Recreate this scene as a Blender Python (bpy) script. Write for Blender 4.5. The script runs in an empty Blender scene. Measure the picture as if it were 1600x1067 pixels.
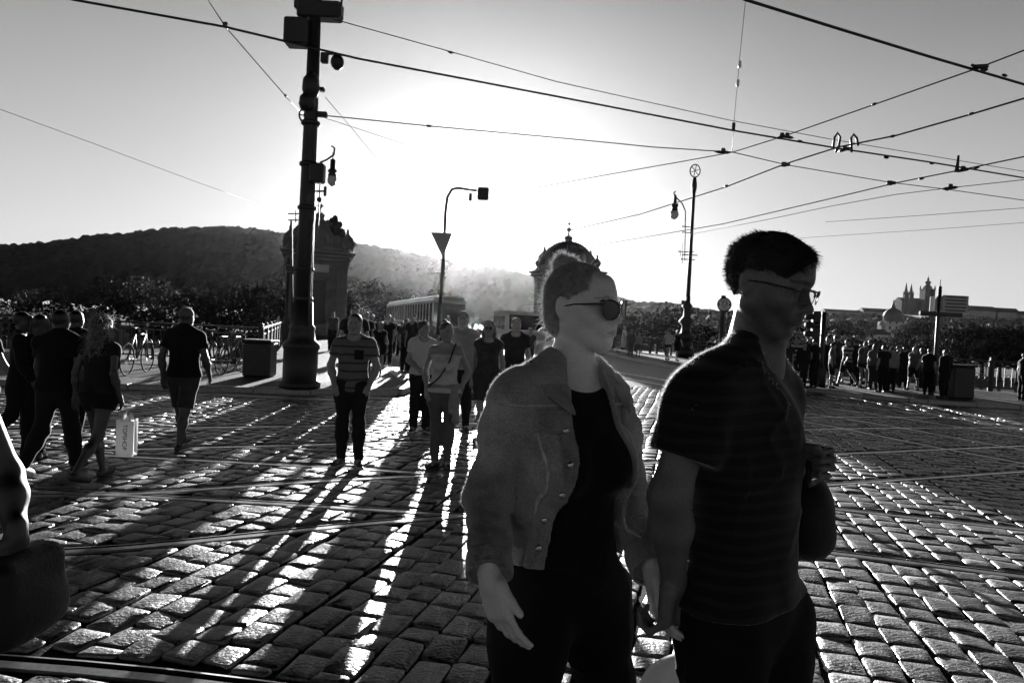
import bpy, math, random
import numpy as np
from mathutils import Vector, Matrix

SC = bpy.context.scene
COL = SC.collection
R = math.radians
rnd = random.Random(7)
nrng = np.random.default_rng(11)

# ------------------------------------------------------------------ camera
CAM_H = 1.58
F_PX = 1067.0                      # 24 mm on a 36 mm wide frame, 1600 px
PITCH, ROLL = R(-1.42), R(2.85)
fw = Vector((0, math.cos(PITCH), math.sin(PITCH)))
u0 = Vector((0, -math.sin(PITCH), math.cos(PITCH)))
r0 = Vector((1, 0, 0))
RT = math.cos(ROLL) * r0 + math.sin(ROLL) * u0
UP = -math.sin(ROLL) * r0 + math.cos(ROLL) * u0
EYE = Vector((0, 0, CAM_H))
cam_d = bpy.data.cameras.new('camera')
cam = bpy.data.objects.new('camera', cam_d)
COL.objects.link(cam)
m3 = Matrix((RT, UP, -fw)).transposed()
cam.matrix_world = Matrix.Translation(EYE) @ m3.to_4x4()
cam_d.sensor_width = 36.0
cam_d.lens = 24.0
cam_d.clip_start = 0.05
cam_d.clip_end = 12000
SC.camera = cam


def U(px, py, Y):
    """world point seen at photograph pixel (px, py), at ground distance Y"""
    d = fw * F_PX + RT * (px - 800.0) - UP * (py - 533.5)
    return EYE + d * (Y / d.y)


def G(px, py, z=0.0):
    d = fw * F_PX + RT * (px - 800.0) - UP * (py - 533.5)
    return EYE + d * ((z - CAM_H) / d.z)


# ------------------------------------------------------------------ sun, sky, exposure
SUN_EL, SUN_AZ = R(7.6), R(-3.2)            # azimuth from +Y, to the left
SUNV = Vector((math.sin(SUN_AZ) * math.cos(SUN_EL), math.cos(SUN_AZ) * math.cos(SUN_EL), math.sin(SUN_EL)))
sd = bpy.data.lights.new('sun', 'SUN')
sd.energy = 5.0
sd.angle = R(0.5)
sd.color = (1, 1, 1)
sun = bpy.data.objects.new('sun', sd)
COL.objects.link(sun)
sun.rotation_euler = SUNV.to_track_quat('Z', 'Y').to_euler()
sun.location = (0, 0, 30)

W = bpy.data.worlds.new('World')
SC.world = W
W.use_nodes = True
nt = W.node_tree
nt.nodes.clear()
wo = nt.nodes.new('ShaderNodeOutputWorld')
bg = nt.nodes.new('ShaderNodeBackground')
sky = nt.nodes.new('ShaderNodeTexSky')
sky.sky_type = 'NISHITA'
sky.sun_disc = False
sky.sun_elevation = SUN_EL
sky.sun_rotation = SUN_AZ
sky.dust_density = 0.9
sky.air_density = 1.0
sep = nt.nodes.new('ShaderNodeSeparateColor')   # black and white film behind a red filter: blue sky records dark
bw = nt.nodes.new('ShaderNodeMath'); bw.operation = 'MULTIPLY_ADD'; bw.inputs[1].default_value = .78
SKY_STR = 0.05
EXPOSURE = 1.9
HAZE_D = 1.3e-5
nt.links.new(sky.outputs[0], sep.inputs[0]); nt.links.new(sep.outputs[0], bw.inputs[0])
gm = nt.nodes.new('ShaderNodeMath'); gm.operation = 'MULTIPLY'; gm.inputs[1].default_value = .22
nt.links.new(sep.outputs[1], gm.inputs[0]); nt.links.new(gm.outputs[0], bw.inputs[2])
# the bright aureole that dusty air forms round a low sun
tcw = nt.nodes.new('ShaderNodeTexCoord')
dt = nt.nodes.new('ShaderNodeVectorMath'); dt.operation = 'DOT_PRODUCT'
nv = nt.nodes.new('ShaderNodeVectorMath'); nv.operation = 'NORMALIZE'
nt.links.new(tcw.outputs['Generated'], nv.inputs[0])
nt.links.new(nv.outputs[0], dt.inputs[0]); dt.inputs[1].default_value = SUNV


def wmath(op, a, b=None, c=None):
    n = nt.nodes.new('ShaderNodeMath'); n.operation = op
    for i, v in enumerate((a, b, c)):
        if v is None:
            continue
        if isinstance(v, (int, float)):
            n.inputs[i].default_value = v
        else:
            nt.links.new(v, n.inputs[i])
    return n.outputs[0]


ang = wmath('ARCCOSINE', wmath('MINIMUM', dt.outputs['Value'], 0.999999))
AUR = ((2.0, 0.045), (0.28, 0.14), (0.05, 0.5))
glow = None
for amp, sig in AUR:
    t_ = wmath('MULTIPLY', wmath('EXPONENT', wmath('MULTIPLY', ang, -1.0 / sig)), amp / SKY_STR)
    glow = t_ if glow is None else wmath('ADD', glow, t_)
tot = wmath('ADD', bw.outputs[0], glow)
# faint streaky variation of thin high cloud
nz = nt.nodes.new('ShaderNodeTexNoise'); nz.inputs['Scale'].default_value = 3.0
nz.inputs['Detail'].default_value = 5
mpw = nt.nodes.new('ShaderNodeMapping'); mpw.inputs['Scale'].default_value = (1, 1, 5)
nt.links.new(nv.outputs[0], mpw.inputs[0]); nt.links.new(mpw.outputs[0], nz.inputs['Vector'])
tot = wmath('MULTIPLY', tot, wmath('MULTIPLY_ADD', nz.outputs[0], 0.16, 0.92))
# film shoulder: the sky's range is compressed towards the sun as the negative records it
EXPF = 2.0 ** EXPOSURE
szn = nt.nodes.new('ShaderNodeSeparateXYZ'); nt.links.new(nv.outputs[0], szn.inputs[0])
zc = wmath('MAXIMUM', szn.outputs['Z'], 0.0)
t_ = wmath('MULTIPLY', tot, SKY_STR * EXPF)
t_ = wmath('MULTIPLY', t_, wmath('MULTIPLY_ADD', zc, -1.25, 0.76))
t_ = wmath('ADD', t_, wmath('MULTIPLY', wmath('EXPONENT', wmath('MULTIPLY', zc, -5.5)), wmath('MULTIPLY_ADD', dt.outputs['Value'], .12, .34)))
tot = wmath('DIVIDE', wmath('MULTIPLY', t_, 1.9), wmath('MULTIPLY_ADD', t_, 2.0, 1.0))
tot = wmath('ADD', tot, wmath('MULTIPLY', wmath('EXPONENT', wmath('MULTIPLY', ang, -10.0)), 1.1))
tot = wmath('MULTIPLY', tot, 1 / (SKY_STR * EXPF))
nt.links.new(tot, bg.inputs[0])
bg.inputs[1].default_value = SKY_STR
nt.links.new(bg.outputs[0], wo.inputs[0])

SC.view_settings.view_transform = 'Standard'
SC.view_settings.look = 'None'
SC.view_settings.exposure = EXPOSURE
SC.view_settings.gamma = 1.0
SC.view_settings.use_curve_mapping = False
SC.render.engine = 'CYCLES'
SC.cycles.use_denoising = True
SC.cycles.denoising_prefilter = 'ACCURATE'
SC.cycles.max_bounces = 6
SC.cycles.diffuse_bounces = 3
SC.cycles.transparent_max_bounces = 8
SC.cycles.volume_bounces = 0
SC.cycles.sample_clamp_indirect = 6.0
SC.cycles.caustics_reflective = False
SC.cycles.caustics_refractive = False


# ------------------------------------------------------------------ materials (all grey: the photograph is monochrome)
def mat(name, v, rough=0.7, metal=0.0, var=0.25, scale=6.0, bump=0.0, bscale=40.0, sheen=0.0, spec=0.5,
        tone=False, rand=0.0, detail=6, trans=0.0, coat=0.0, rvar=0.0, speck=0.0, sscale=200.0):
    m = bpy.data.materials.new(name)
    m.use_nodes = True
    n = m.node_tree.nodes
    L = m.node_tree.links
    b = n['Principled BSDF']
    b.inputs['Roughness'].default_value = rough
    b.inputs['Metallic'].default_value = metal
    b.inputs['Specular IOR Level'].default_value = spec
    if sheen:
        b.inputs['Sheen Weight'].default_value = sheen
        b.inputs['Sheen Roughness'].default_value = 0.35
    if coat:
        b.inputs['Coat Weight'].default_value = coat
    tc = n.new('ShaderNodeTexCoord')
    no = n.new('ShaderNodeTexNoise')
    no.inputs['Scale'].default_value = scale
    no.inputs['Detail'].default_value = detail
    no.inputs['Roughness'].default_value = 0.6
    L.new(tc.outputs['Object'], no.inputs['Vector'])
    mr = n.new('ShaderNodeMapRange')
    mr.inputs['From Min'].default_value = 0.3
    mr.inputs['From Max'].default_value = 0.7
    mr.inputs['To Min'].default_value = v * (1 - var)
    mr.inputs['To Max'].default_value = v * (1 + var)
    L.new(no.outputs[0], mr.inputs[0])
    out = mr.outputs[0]
    if tone:
        at = n.new('ShaderNodeAttribute'); at.attribute_name = 'tone'
        mu = n.new('ShaderNodeMath'); mu.operation = 'MULTIPLY'
        L.new(out, mu.inputs[0]); L.new(at.outputs['Fac'], mu.inputs[1]); out = mu.outputs[0]
    if rand:
        oi = n.new('ShaderNodeObjectInfo')
        ma = n.new('ShaderNodeMath'); ma.operation = 'MULTIPLY_ADD'
        ma.inputs[1].default_value = 2 * rand; ma.inputs[2].default_value = 1 - rand
        L.new(oi.outputs['Random'], ma.inputs[0])
        mu = n.new('ShaderNodeMath'); mu.operation = 'MULTIPLY'
        L.new(out, mu.inputs[0]); L.new(ma.outputs[0], mu.inputs[1]); out = mu.outputs[0]
    if speck:
        ns = n.new('ShaderNodeTexNoise'); ns.inputs['Scale'].default_value = sscale; ns.inputs['Detail'].default_value = 2
        L.new(tc.outputs['Object'], ns.inputs['Vector'])
        ms = n.new('ShaderNodeMapRange'); ms.inputs['From Min'].default_value = .3; ms.inputs['From Max'].default_value = .7
        ms.inputs['To Min'].default_value = 1 - speck; ms.inputs['To Max'].default_value = 1 + speck
        L.new(ns.outputs[0], ms.inputs[0])
        mu = n.new('ShaderNodeMath'); mu.operation = 'MULTIPLY'; L.new(out, mu.inputs[0]); L.new(ms.outputs[0], mu.inputs[1]); out = mu.outputs[0]
    L.new(out, b.inputs['Base Color'])
    if rvar:
        rr = n.new('ShaderNodeMapRange')
        rr.inputs['From Min'].default_value = 0.3; rr.inputs['From Max'].default_value = 0.7
        rr.inputs['To Min'].default_value = rough - rvar; rr.inputs['To Max'].default_value = rough + rvar
        n2 = n.new('ShaderNodeTexNoise'); n2.inputs['Scale'].default_value = scale * 3.3
        n2.inputs['Detail'].default_value = 4
        L.new(tc.outputs['Object'], n2.inputs['Vector']); L.new(n2.outputs[0], rr.inputs[0])
        L.new(rr.outputs[0], b.inputs['Roughness'])
    if bump:
        nb = n.new('ShaderNodeTexNoise')
        nb.inputs['Scale'].default_value = bscale
        nb.inputs['Detail'].default_value = 5
        L.new(tc.outputs['Object'], nb.inputs['Vector'])
        bp = n.new('ShaderNodeBump')
        bp.inputs['Strength'].default_value = min(1.0, bump)
        bp.inputs['Distance'].default_value = 0.02
        L.new(nb.outputs[0], bp.inputs['Height'])
        L.new(bp.outputs[0], b.inputs['Normal'])
    if trans:
        ou = n['Material Output']
        tl = n.new('ShaderNodeBsdfTranslucent')
        L.new(out, tl.inputs['Color'])
        mx = n.new('ShaderNodeMixShader'); mx.inputs[0].default_value = trans
        L.new(b.outputs[0], mx.inputs[1]); L.new(tl.outputs[0], mx.inputs[2]); L.new(mx.outputs[0], ou.inputs[0])
    return m


M = {}
M['sett'] = mat('granite_sett', 0.11, 0.46, tone=True, var=0.5, scale=19, bump=0.45, bscale=48, rvar=0.14, spec=0.8, speck=0.45, sscale=130)
M['mortar'] = mat('joint_dirt', 0.022, 0.95, var=0.4, scale=30, bump=0.8, bscale=90, spec=0.1)
M['asphalt'] = mat('asphalt', 0.05, 0.55, var=0.3, scale=3, bump=0.4, bscale=120, rvar=0.1)
M['pave'] = mat('mosaic_paving', 0.07, 0.6, var=0.3, scale=14, bump=0.5, bscale=60)
M['kerb'] = mat('granite_kerb', 0.28, 0.5, var=0.25, scale=20, bump=0.3, bscale=60, rand=0.15)
M['paint'] = mat('road_paint', 0.6, 0.55, var=0.2, scale=15, bump=0.2, bscale=100)
M['rail'] = mat('polished_rail', 0.5, 0.36, metal=1.0, var=0.2, scale=30, bump=0.05, bscale=60)
M['groove'] = mat('rail_groove', 0.02, 0.9, var=0.3, spec=0.1)
M['iron'] = mat('dark_painted_iron', 0.012, 0.55, var=0.3, scale=12, bump=0.2, bscale=50)
M['iron2'] = mat('weathered_iron', 0.035, 0.6, var=0.3, scale=20)
M['wire'] = mat('wire_metal', 0.02, 0.5, var=0.1)
M['porcelain'] = mat('white_porcelain', 0.7, 0.25, var=0.05)
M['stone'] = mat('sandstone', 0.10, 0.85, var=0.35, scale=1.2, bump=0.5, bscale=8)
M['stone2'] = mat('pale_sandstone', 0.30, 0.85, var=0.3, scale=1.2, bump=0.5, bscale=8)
M['copper'] = mat('dome_sheet_metal', 0.12, 0.6, var=0.3, scale=2)
M['glassd'] = mat('dark_window_glass', 0.02, 0.08, var=0.05)
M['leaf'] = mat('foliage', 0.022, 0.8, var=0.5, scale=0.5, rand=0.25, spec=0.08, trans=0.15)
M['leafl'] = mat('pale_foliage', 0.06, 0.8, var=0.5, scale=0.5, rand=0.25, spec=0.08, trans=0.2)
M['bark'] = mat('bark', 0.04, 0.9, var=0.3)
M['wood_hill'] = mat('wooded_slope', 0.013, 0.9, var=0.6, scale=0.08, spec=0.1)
M['far_ground'] = mat('far_ground', 0.05, 0.9, var=0.4, scale=0.03, spec=0.1)
M['wallc'] = mat('castle_plaster', 0.32, 0.9, var=0.15, scale=0.05)
M['wallh'] = mat('house_plaster', 0.40, 0.9, var=0.1, scale=0.1, rand=0.3)
M['roof'] = mat('clay_roof', 0.07, 0.8, var=0.2, scale=0.1, rand=0.2)
M['roofc'] = mat('castle_roof', 0.05, 0.8, var=0.2, scale=0.1)
M['cath'] = mat('dark_gothic_stone', 0.025, 0.9, var=0.3, scale=0.1)
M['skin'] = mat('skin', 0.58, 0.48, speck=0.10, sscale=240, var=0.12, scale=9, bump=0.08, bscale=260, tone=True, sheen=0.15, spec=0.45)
M['skin_shade'] = mat('shaded_skin', 0.04, 0.5, var=0.08, scale=9, tone=True, sheen=0.15)  # shade on the left-hand figures put into their skin colour
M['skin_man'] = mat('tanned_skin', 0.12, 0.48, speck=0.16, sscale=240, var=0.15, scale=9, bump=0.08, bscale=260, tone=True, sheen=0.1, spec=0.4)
M['skin_far'] = mat('skin_far', 0.20, 0.5, var=0.08, scale=9, tone=True, sheen=0.4)
M['hair_b'] = mat('blonde_hair', 0.5, 0.5, var=0.45, scale=60, bump=0.3, bscale=150, trans=0.4)
M['hair_strand_b'] = mat('blonde_hair_strand', 0.65, 0.4, var=0.1, trans=0.5)
M['hair_d'] = mat('dark_hair', 0.018, 0.5, var=0.3, scale=60, trans=0.1)
M['hair_m'] = mat('brown_hair', 0.05, 0.5, var=0.3, scale=60, trans=0.2, sheen=0.5)
M['black'] = mat('black_cotton', 0.008, 0.9, var=0.25, scale=18, bump=0.15, bscale=300, sheen=0.12, spec=0.15)
M['black2'] = mat('black_trousers', 0.007, 0.9, var=0.3, scale=12, bump=0.15, bscale=300, spec=0.12, sheen=0.05)
M['c1'] = mat('dark_cloth', 0.012, 0.9, var=0.25, scale=14, sheen=0.15, spec=.2)
M['c2'] = mat('charcoal_cloth', 0.035, 0.9, var=0.25, scale=14, sheen=0.2, spec=.2)
M['c3'] = mat('grey_cloth', 0.08, 0.85, var=0.2, scale=14, sheen=0.4)
M['c4'] = mat('light_cloth', 0.26, 0.85, var=0.15, scale=14, sheen=0.4, trans=0.15)
M['c5'] = mat('white_cloth', 0.55, 0.8, var=0.08, scale=14, sheen=0.4, trans=0.25)
M['shoe'] = mat('shoe', 0.02, 0.6, var=0.2)
M['sole'] = mat('pale_sole', 0.5, 0.6, var=0.1)
M['frame'] = mat('glossy_frame', 0.01, 0.15, var=0.1)
M['leather'] = mat('dark_leather', 0.005, 0.75, var=0.2, bump=0.2, bscale=80)
M['kraft'] = mat('pale_paper_bag', 0.72, 0.75, var=0.08, trans=0.25)
M['ink'] = mat('ink', 0.03, 0.7, var=0.1)
M['signw'] = mat('sign_white', 0.62, 0.4, var=0.04, trans=0.12)
M['bikeframe'] = mat('dark_frame_paint', 0.03, 0.3, var=0.1)
M['signback'] = mat('sign_back_metal', 0.25, 0.4, metal=0.4, var=0.1)
M['carw'] = mat('white_car_paint', 0.75, 0.3, var=0.03, coat=0.6)
M['tramr'] = mat('tram_dark_paint', 0.06, 0.35, var=0.1, coat=0.3)
M['traml'] = mat('tram_pale_paint', 0.4, 0.35, var=0.1, coat=0.3)
M['rubber'] = mat('rubber', 0.02, 0.85, var=0.1)
M['lampglass'] = mat('lamp_glass', 0.35, 0.2, var=0.1, trans=0.4)


M['screen'] = bpy.data.materials.new('phone_screen'); M['screen'].use_nodes = True
M['screen'].node_tree.nodes['Principled BSDF'].inputs['Emission Color'].default_value = (1, 1, 1, 1)
M['screen'].node_tree.nodes['Principled BSDF'].inputs['Emission Strength'].default_value = 1.0


def denim_material():
    m = mat('denim', 0.26, 0.85, var=0.5, scale=7, sheen=0.7, tone=True, spec=0.2, detail=8, speck=0.38, sscale=240)
    n = m.node_tree.nodes; L = m.node_tree.links
    b = n['Principled BSDF']
    for q_ in n:
        if q_.type == 'TEX_NOISE' and q_.inputs['Scale'].default_value < 50: q_.inputs['Roughness'].default_value = .78; q_.inputs['Scale'].default_value = 14
    tc = n.new('ShaderNodeTexCoord')
    mp = n.new('ShaderNodeMapping'); mp.inputs['Rotation'].default_value = (0.3, 0.8, 0.2)
    wv = n.new('ShaderNodeTexWave'); wv.inputs['Scale'].default_value = 260; wv.inputs['Distortion'].default_value = 1.5
    no = n.new('ShaderNodeTexNoise'); no.inputs['Scale'].default_value = 45; no.inputs['Detail'].default_value = 8
    ad = n.new('ShaderNodeMath'); ad.operation = 'MULTIPLY_ADD'; ad.inputs[1].default_value = 0.25
    L.new(tc.outputs['Object'], mp.inputs[0]); L.new(mp.outputs[0], wv.inputs[0])
    L.new(tc.outputs['Object'], no.inputs[0])
    L.new(wv.outputs[1], ad.inputs[0]); L.new(no.outputs[0], ad.inputs[2])
    bp = n.new('ShaderNodeBump'); bp.inputs['Strength'].default_value = 0.9; bp.inputs['Distance'].default_value = 0.010
    L.new(ad.outputs[0], bp.inputs['Height']); L.new(bp.outputs[0], b.inputs['Normal'])
    return m


M['denim'] = denim_material()
M['seam'] = mat('denim_seam', 0.40, 0.85, var=0.4, scale=60, sheen=0.3)


def stripe_material(name, dark, light, period, duty, wob=0.004, rough=0.85, sheen=0.6):
    m = mat(name, dark, rough, var=0.2, scale=15, sheen=sheen, spec=0.2, bump=0.1, bscale=250)
    n = m.node_tree.nodes; L = m.node_tree.links
    b = n['Principled BSDF']
    tc = n.new('ShaderNodeTexCoord'); sp = n.new('ShaderNodeSeparateXYZ')
    L.new(tc.outputs['Object'], sp.inputs[0])
    no = n.new('ShaderNodeTexNoise'); no.inputs['Scale'].default_value = 7
    L.new(tc.outputs['Object'], no.inputs[0])
    a = n.new('ShaderNodeMath'); a.operation = 'MULTIPLY_ADD'; a.inputs[1].default_value = wob * 8
    L.new(no.outputs[0], a.inputs[0]); L.new(sp.outputs['Z'], a.inputs[2])
    d = n.new('ShaderNodeMath'); d.operation = 'DIVIDE'; d.inputs[1].default_value = period
    L.new(a.outputs[0], d.inputs[0])
    f = n.new('ShaderNodeMath'); f.operation = 'FRACT'; L.new(d.outputs[0], f.inputs[0])
    g = n.new('ShaderNodeMath'); g.operation = 'LESS_THAN'; g.inputs[1].default_value = duty
    L.new(f.outputs[0], g.inputs[0])
    mr = n.new('ShaderNodeMapRange'); mr.inputs['To Min'].default_value = dark; mr.inputs['To Max'].default_value = light
    L.new(g.outputs[0], mr.inputs[0]); L.new(mr.outputs[0], b.inputs['Base Color'])
    return m


M['stripe_man'] = stripe_material('dark_striped_jersey', 0.0065, 0.014, 0.031, 0.40, sheen=.35)
M['stripe_tee'] = stripe_material('banded_tee', 0.11, 0.04, 0.085, 0.25)
M['stripe_bold'] = stripe_material('bold_stripes', 0.4, 0.02, 0.14, 0.5)


def water_material():
    m = mat('river_water', 0.02, 0.12, var=0.1, spec=0.6)
    n = m.node_tree.nodes; L = m.node_tree.links
    b = n['Principled BSDF']
    tc = n.new('ShaderNodeTexCoord')
    no = n.new('ShaderNodeTexNoise'); no.inputs['Scale'].default_value = 0.9; no.inputs['Detail'].default_value = 4
    L.new(tc.outputs['Object'], no.inputs[0])
    bp = n.new('ShaderNodeBump'); bp.inputs['Strength'].default_value = 0.35; bp.inputs['Distance'].default_value = 0.25
    L.new(no.outputs[0], bp.inputs['Height']); L.new(bp.outputs[0], b.inputs['Normal'])
    return m


M['water'] = water_material()


# ------------------------------------------------------------------ objects, tags
def tag(o, label=None, cat=None, group=None, kind=None):
    if label: o['label'] = label
    if cat: o['category'] = cat
    if group: o['group'] = group
    if kind: o['kind'] = kind
    return o


def thing(name, loc, label, cat, group=None, rz=0.0, kind=None):
    o = bpy.data.objects.new(name, None)
    o.empty_display_size = 0.2
    COL.objects.link(o)
    o.location = loc
    o.rotation_euler = (0, 0, rz)
    return tag(o, label, cat, group, kind)


def link_mesh(name, me, m, parent=None):
    o = bpy.data.objects.new(name, me)
    COL.objects.link(o)
    if m is not None and not me.materials:
        for x in (m if isinstance(m, (list, tuple)) else [m]):
            me.materials.append(x)
    o.parent = parent
    return o


def copy_tree(o, parent=None):
    c = o.copy()
    COL.objects.link(c)
    c.parent = parent
    for ch in list(o.children):
        copy_tree(ch, c)
    return c


class MB:
    def __init__(s, off=(0, 0, 0)):
        s.v = []; s.f = []; s.mi = []; s.sm = []; s.off = Vector(off); s.cur = 0

    def add(s, vs, fs, smooth=False):
        b = len(s.v)
        s.v += [Vector(q) - s.off for q in vs]
        s.f += [tuple(b + i for i in f) for f in fs]
        s.mi += [s.cur] * len(fs)
        s.sm += [smooth] * len(fs)
        return s

    def box(s, c, size, rz=0.0, mtx=None, bev=0.0):
        hx, hy, hz = size[0] / 2, size[1] / 2, size[2] / 2
        if bev <= 0:
            pts = [(x, y, z) for z in (-hz, hz) for x, y in ((-hx, -hy), (hx, -hy), (hx, hy), (-hx, hy))]
            fs = [(0, 3, 2, 1), (4, 5, 6, 7), (0, 1, 5, 4), (1, 2, 6, 5), (2, 3, 7, 6), (3, 0, 4, 7)]
        else:
            b = min(bev, hx * .9, hy * .9, hz * .9)
            pts = []
            for z, i in ((-hz, b), (-hz + b, 0), (hz - b, 0), (hz, b)):
                X, Yy = hx - i, hy - i
                pts += [(-X + b * (i == 0), -Yy, z), (X - b * (i == 0), -Yy, z), (X, -Yy + b * (i == 0), z), (X, Yy - b * (i == 0), z),
                        (X - b * (i == 0), Yy, z), (-X + b * (i == 0), Yy, z), (-X, Yy - b * (i == 0), z), (-X, -Yy + b * (i == 0), z)]
            fs = [tuple(reversed(range(8))), tuple(range(24, 32))]
            for l in range(3):
                for k in range(8):
                    fs.append((l * 8 + k, l * 8 + (k + 1) % 8, l * 8 + 8 + (k + 1) % 8, l * 8 + 8 + k))
        mm = mtx if mtx is not None else Matrix.Rotation(rz, 3, 'Z')
        c = Vector(c)
        return s.add([c + mm @ Vector(p) for p in pts], fs)

    def tube(s, pts, r, n=8, cap=True, smooth=True):
        pts = [Vector(p) for p in pts]
        rs = r if isinstance(r, (list, tuple)) else [r] * len(pts)
        vs = []; fs = []
        prev = None
        for i, p in enumerate(pts):
            a = pts[max(i - 1, 0)]; b = pts[min(i + 1, len(pts) - 1)]
            t = (b - a)
            if t.length < 1e-9: t = Vector((0, 0, 1))
            t.normalize()
            if prev is None:
                x = t.orthogonal().normalized()
            else:
                x = prev - t * prev.dot(t)
                x = x.normalized() if x.length > 1e-6 else t.orthogonal().normalized()
            prev = x
            y = t.cross(x)
            for k in range(n):
                an = 2 * math.pi * k / n
                vs.append(p + (x * math.cos(an) + y * math.sin(an)) * rs[i])
        for i in range(len(pts) - 1):
            for k in range(n):
                fs.append((i * n + k, i * n + (k + 1) % n, (i + 1) * n + (k + 1) % n, (i + 1) * n + k))
        if cap:
            fs.append(tuple(reversed(range(n))))
            fs.append(tuple((len(pts) - 1) * n + k for k in range(n)))
        return s.add(vs, fs, smooth)

    def lathe(s, c, prof, n=16, smooth=True, axis=None, squash=1.0):
        """prof: list of (radius, height)"""
        vs = []; fs = []
        c = Vector(c)
        q = Vector(axis).normalized().to_track_quat('Z', 'Y').to_matrix() if axis is not None else Matrix.Identity(3)
        for r_, z_ in prof:
            for k in range(n):
                an = 2 * math.pi * (k + .5) / n
                vs.append(c + q @ Vector((r_ * math.cos(an), r_ * math.sin(an) * squash, z_)))
        for i in range(len(prof) - 1):
            for k in range(n):
                fs.append((i * n + k, i * n + (k + 1) % n, (i + 1) * n + (k + 1) % n, (i + 1) * n + k))
        fs.append(tuple(reversed(range(n))))
        fs.append(tuple((len(prof) - 1) * n + k for k in range(n)))
        return s.add(vs, fs, smooth)

    def ball(s, c, r, n=10, sz=1.0):
        pr = []
        for i in range(n // 2 + 1):
            a = -math.pi / 2 + math.pi * i / (n // 2)
            pr.append((max(1e-4, r * math.cos(a)), r * sz * math.sin(a)))
        return s.lathe(c, pr, n)

    def prism(s, poly, z0, z1):
        n = len(poly)
        vs = [(x, y, z0) for x, y in poly] + [(x, y, z1) for x, y in poly]
        fs = [tuple(reversed(range(n))), tuple(range(n, 2 * n))]
        fs += [(i, (i + 1) % n, n + (i + 1) % n, n + i) for i in range(n)]
        return s.add(vs, fs)

    def extr(s, pts, vec):
        n = len(pts); vec = Vector(vec)
        vs = [Vector(p) for p in pts] + [Vector(p) + vec for p in pts]
        fs = [tuple(range(n)), tuple(reversed(range(n, 2 * n)))]
        fs += [((i + 1) % n, i, n + i, n + (i + 1) % n) for i in range(n)]
        return s.add(vs, fs)

    def mesh(s, name):
        me = bpy.data.meshes.new(name)
        me.from_pydata([tuple(v) for v in s.v], [], s.f)
        me.polygons.foreach_set('use_smooth', s.sm)
        if any(s.mi):
            me.polygons.foreach_set('material_index', s.mi)
        me.update()
        return me

    def build(s, name, m, parent=None):
        return link_mesh(name, s.mesh(name), m, parent)


# ------------------------------------------------------------------ implicit modelling (smooth unions, polygonised by surface nets)
def V(*a):
    return np.array(a, dtype=np.float64)


def sdf_cone(a, b, ra, rb, flat=None):
    a = np.array(a, float); b = np.array(b, float)
    ba = b - a; L2 = max(1e-12, float(ba @ ba))

    def f(P):
        Q = P - a
        if flat is not None:
            n_, k_ = flat
            Q = Q + np.outer(Q @ n_, n_) * (1.0 / k_ - 1.0)
        t = np.clip((Q @ ba) / L2, 0, 1)
        D = Q - t[:, None] * ba
        return np.sqrt(np.einsum('ij,ij->i', D, D)) - (ra + (rb - ra) * t)
    return f


def sdf_ell(c, r, Rm=None):
    c = np.array(c, float); r = np.array(r, float)

    def f(P):
        Q = P - c
        if Rm is not None:
            Q = Q @ Rm
        k0 = np.sqrt(((Q / r) ** 2).sum(1)); k1 = np.sqrt(((Q / (r * r)) ** 2).sum(1))
        return k0 * (k0 - 1.0) / np.maximum(k1, 1e-9)
    return f


def sdf_box(c, h, Rm=None, rad=0.0):
    c = np.array(c, float); h = np.array(h, float) - rad

    def f(P):
        Q = P - c
        if Rm is not None:
            Q = Q @ Rm
        q = np.abs(Q) - h
        return np.sqrt((np.maximum(q, 0) ** 2).sum(1)) + np.minimum(q.max(1), 0) - rad
    return f


def sdf_plane(p, n):
    p = np.array(p, float); n = np.array(n, float); n = n / np.linalg.norm(n)
    return lambda P: (P - p) @ n


class Sdf:
    """ordered ops: ('u', f, k) smooth union, ('s', f, k) smooth subtract, ('i', f, k) intersect, ('d', f) displace, ('g', Sdf, k) union a group"""
    def __init__(s):
        s.ops = []; s.disp = []

    def u(s, f, k=0.02): s.ops.append(('u', f, k)); return s
    def s_(s, f, k=0.005): s.ops.append(('s', f, k)); return s
    def i(s, f, k=0.002): s.ops.append(('i', f, k)); return s
    def g(s, o, k=0.01): s.ops.append(('u', o, k)); return s
    def d(s, f): s.ops.append(('d', f, 0)); return s
    def off(s, t): s.ops.append(('o', t, 0)); return s

    def ev(s, P, blk=None):
        """P (N,3); blk = (centres (B,3), radius, per) for culling"""
        D = np.full(len(P), 0.6)
        for op, f, k in s.ops:
            sel = None
            if op == 'o':
                D = D - f; continue
            if op == 'd':
                D = D + f(P); continue
            isS = isinstance(f, Sdf)
            if blk is not None and op in 'us':
                C, rad, per = blk
                dc = f.ev(C) if isS else f(C)
                keep = dc < rad * 1.75 + k + 0.01
                if not keep.any(): continue
                if not keep.all():
                    sel = np.repeat(keep, per)
            Pq = P if sel is None else P[sel]
            if isS:
                sub = None
                if blk is not None:
                    C, rad, per = blk
                    sub = (C if sel is None else C[keep], rad, per)
                v = f.ev(Pq, sub)
            else:
                v = f(Pq)
            d0 = D if sel is None else D[sel]
            if op == 'u':
                h = np.maximum(k - np.abs(d0 - v), 0) / k
                r_ = np.minimum(d0, v) - h * h * k * 0.25
            elif op == 's':
                v = -v
                h = np.maximum(k - np.abs(d0 - v), 0) / k
                r_ = np.maximum(d0, v) + h * h * k * 0.25
            else:
                h = np.maximum(k - np.abs(d0 - v), 0) / k
                r_ = np.maximum(d0, v) + h * h * k * 0.25
            if sel is None: D = r_
            else: D[sel] = r_
        return D


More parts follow.
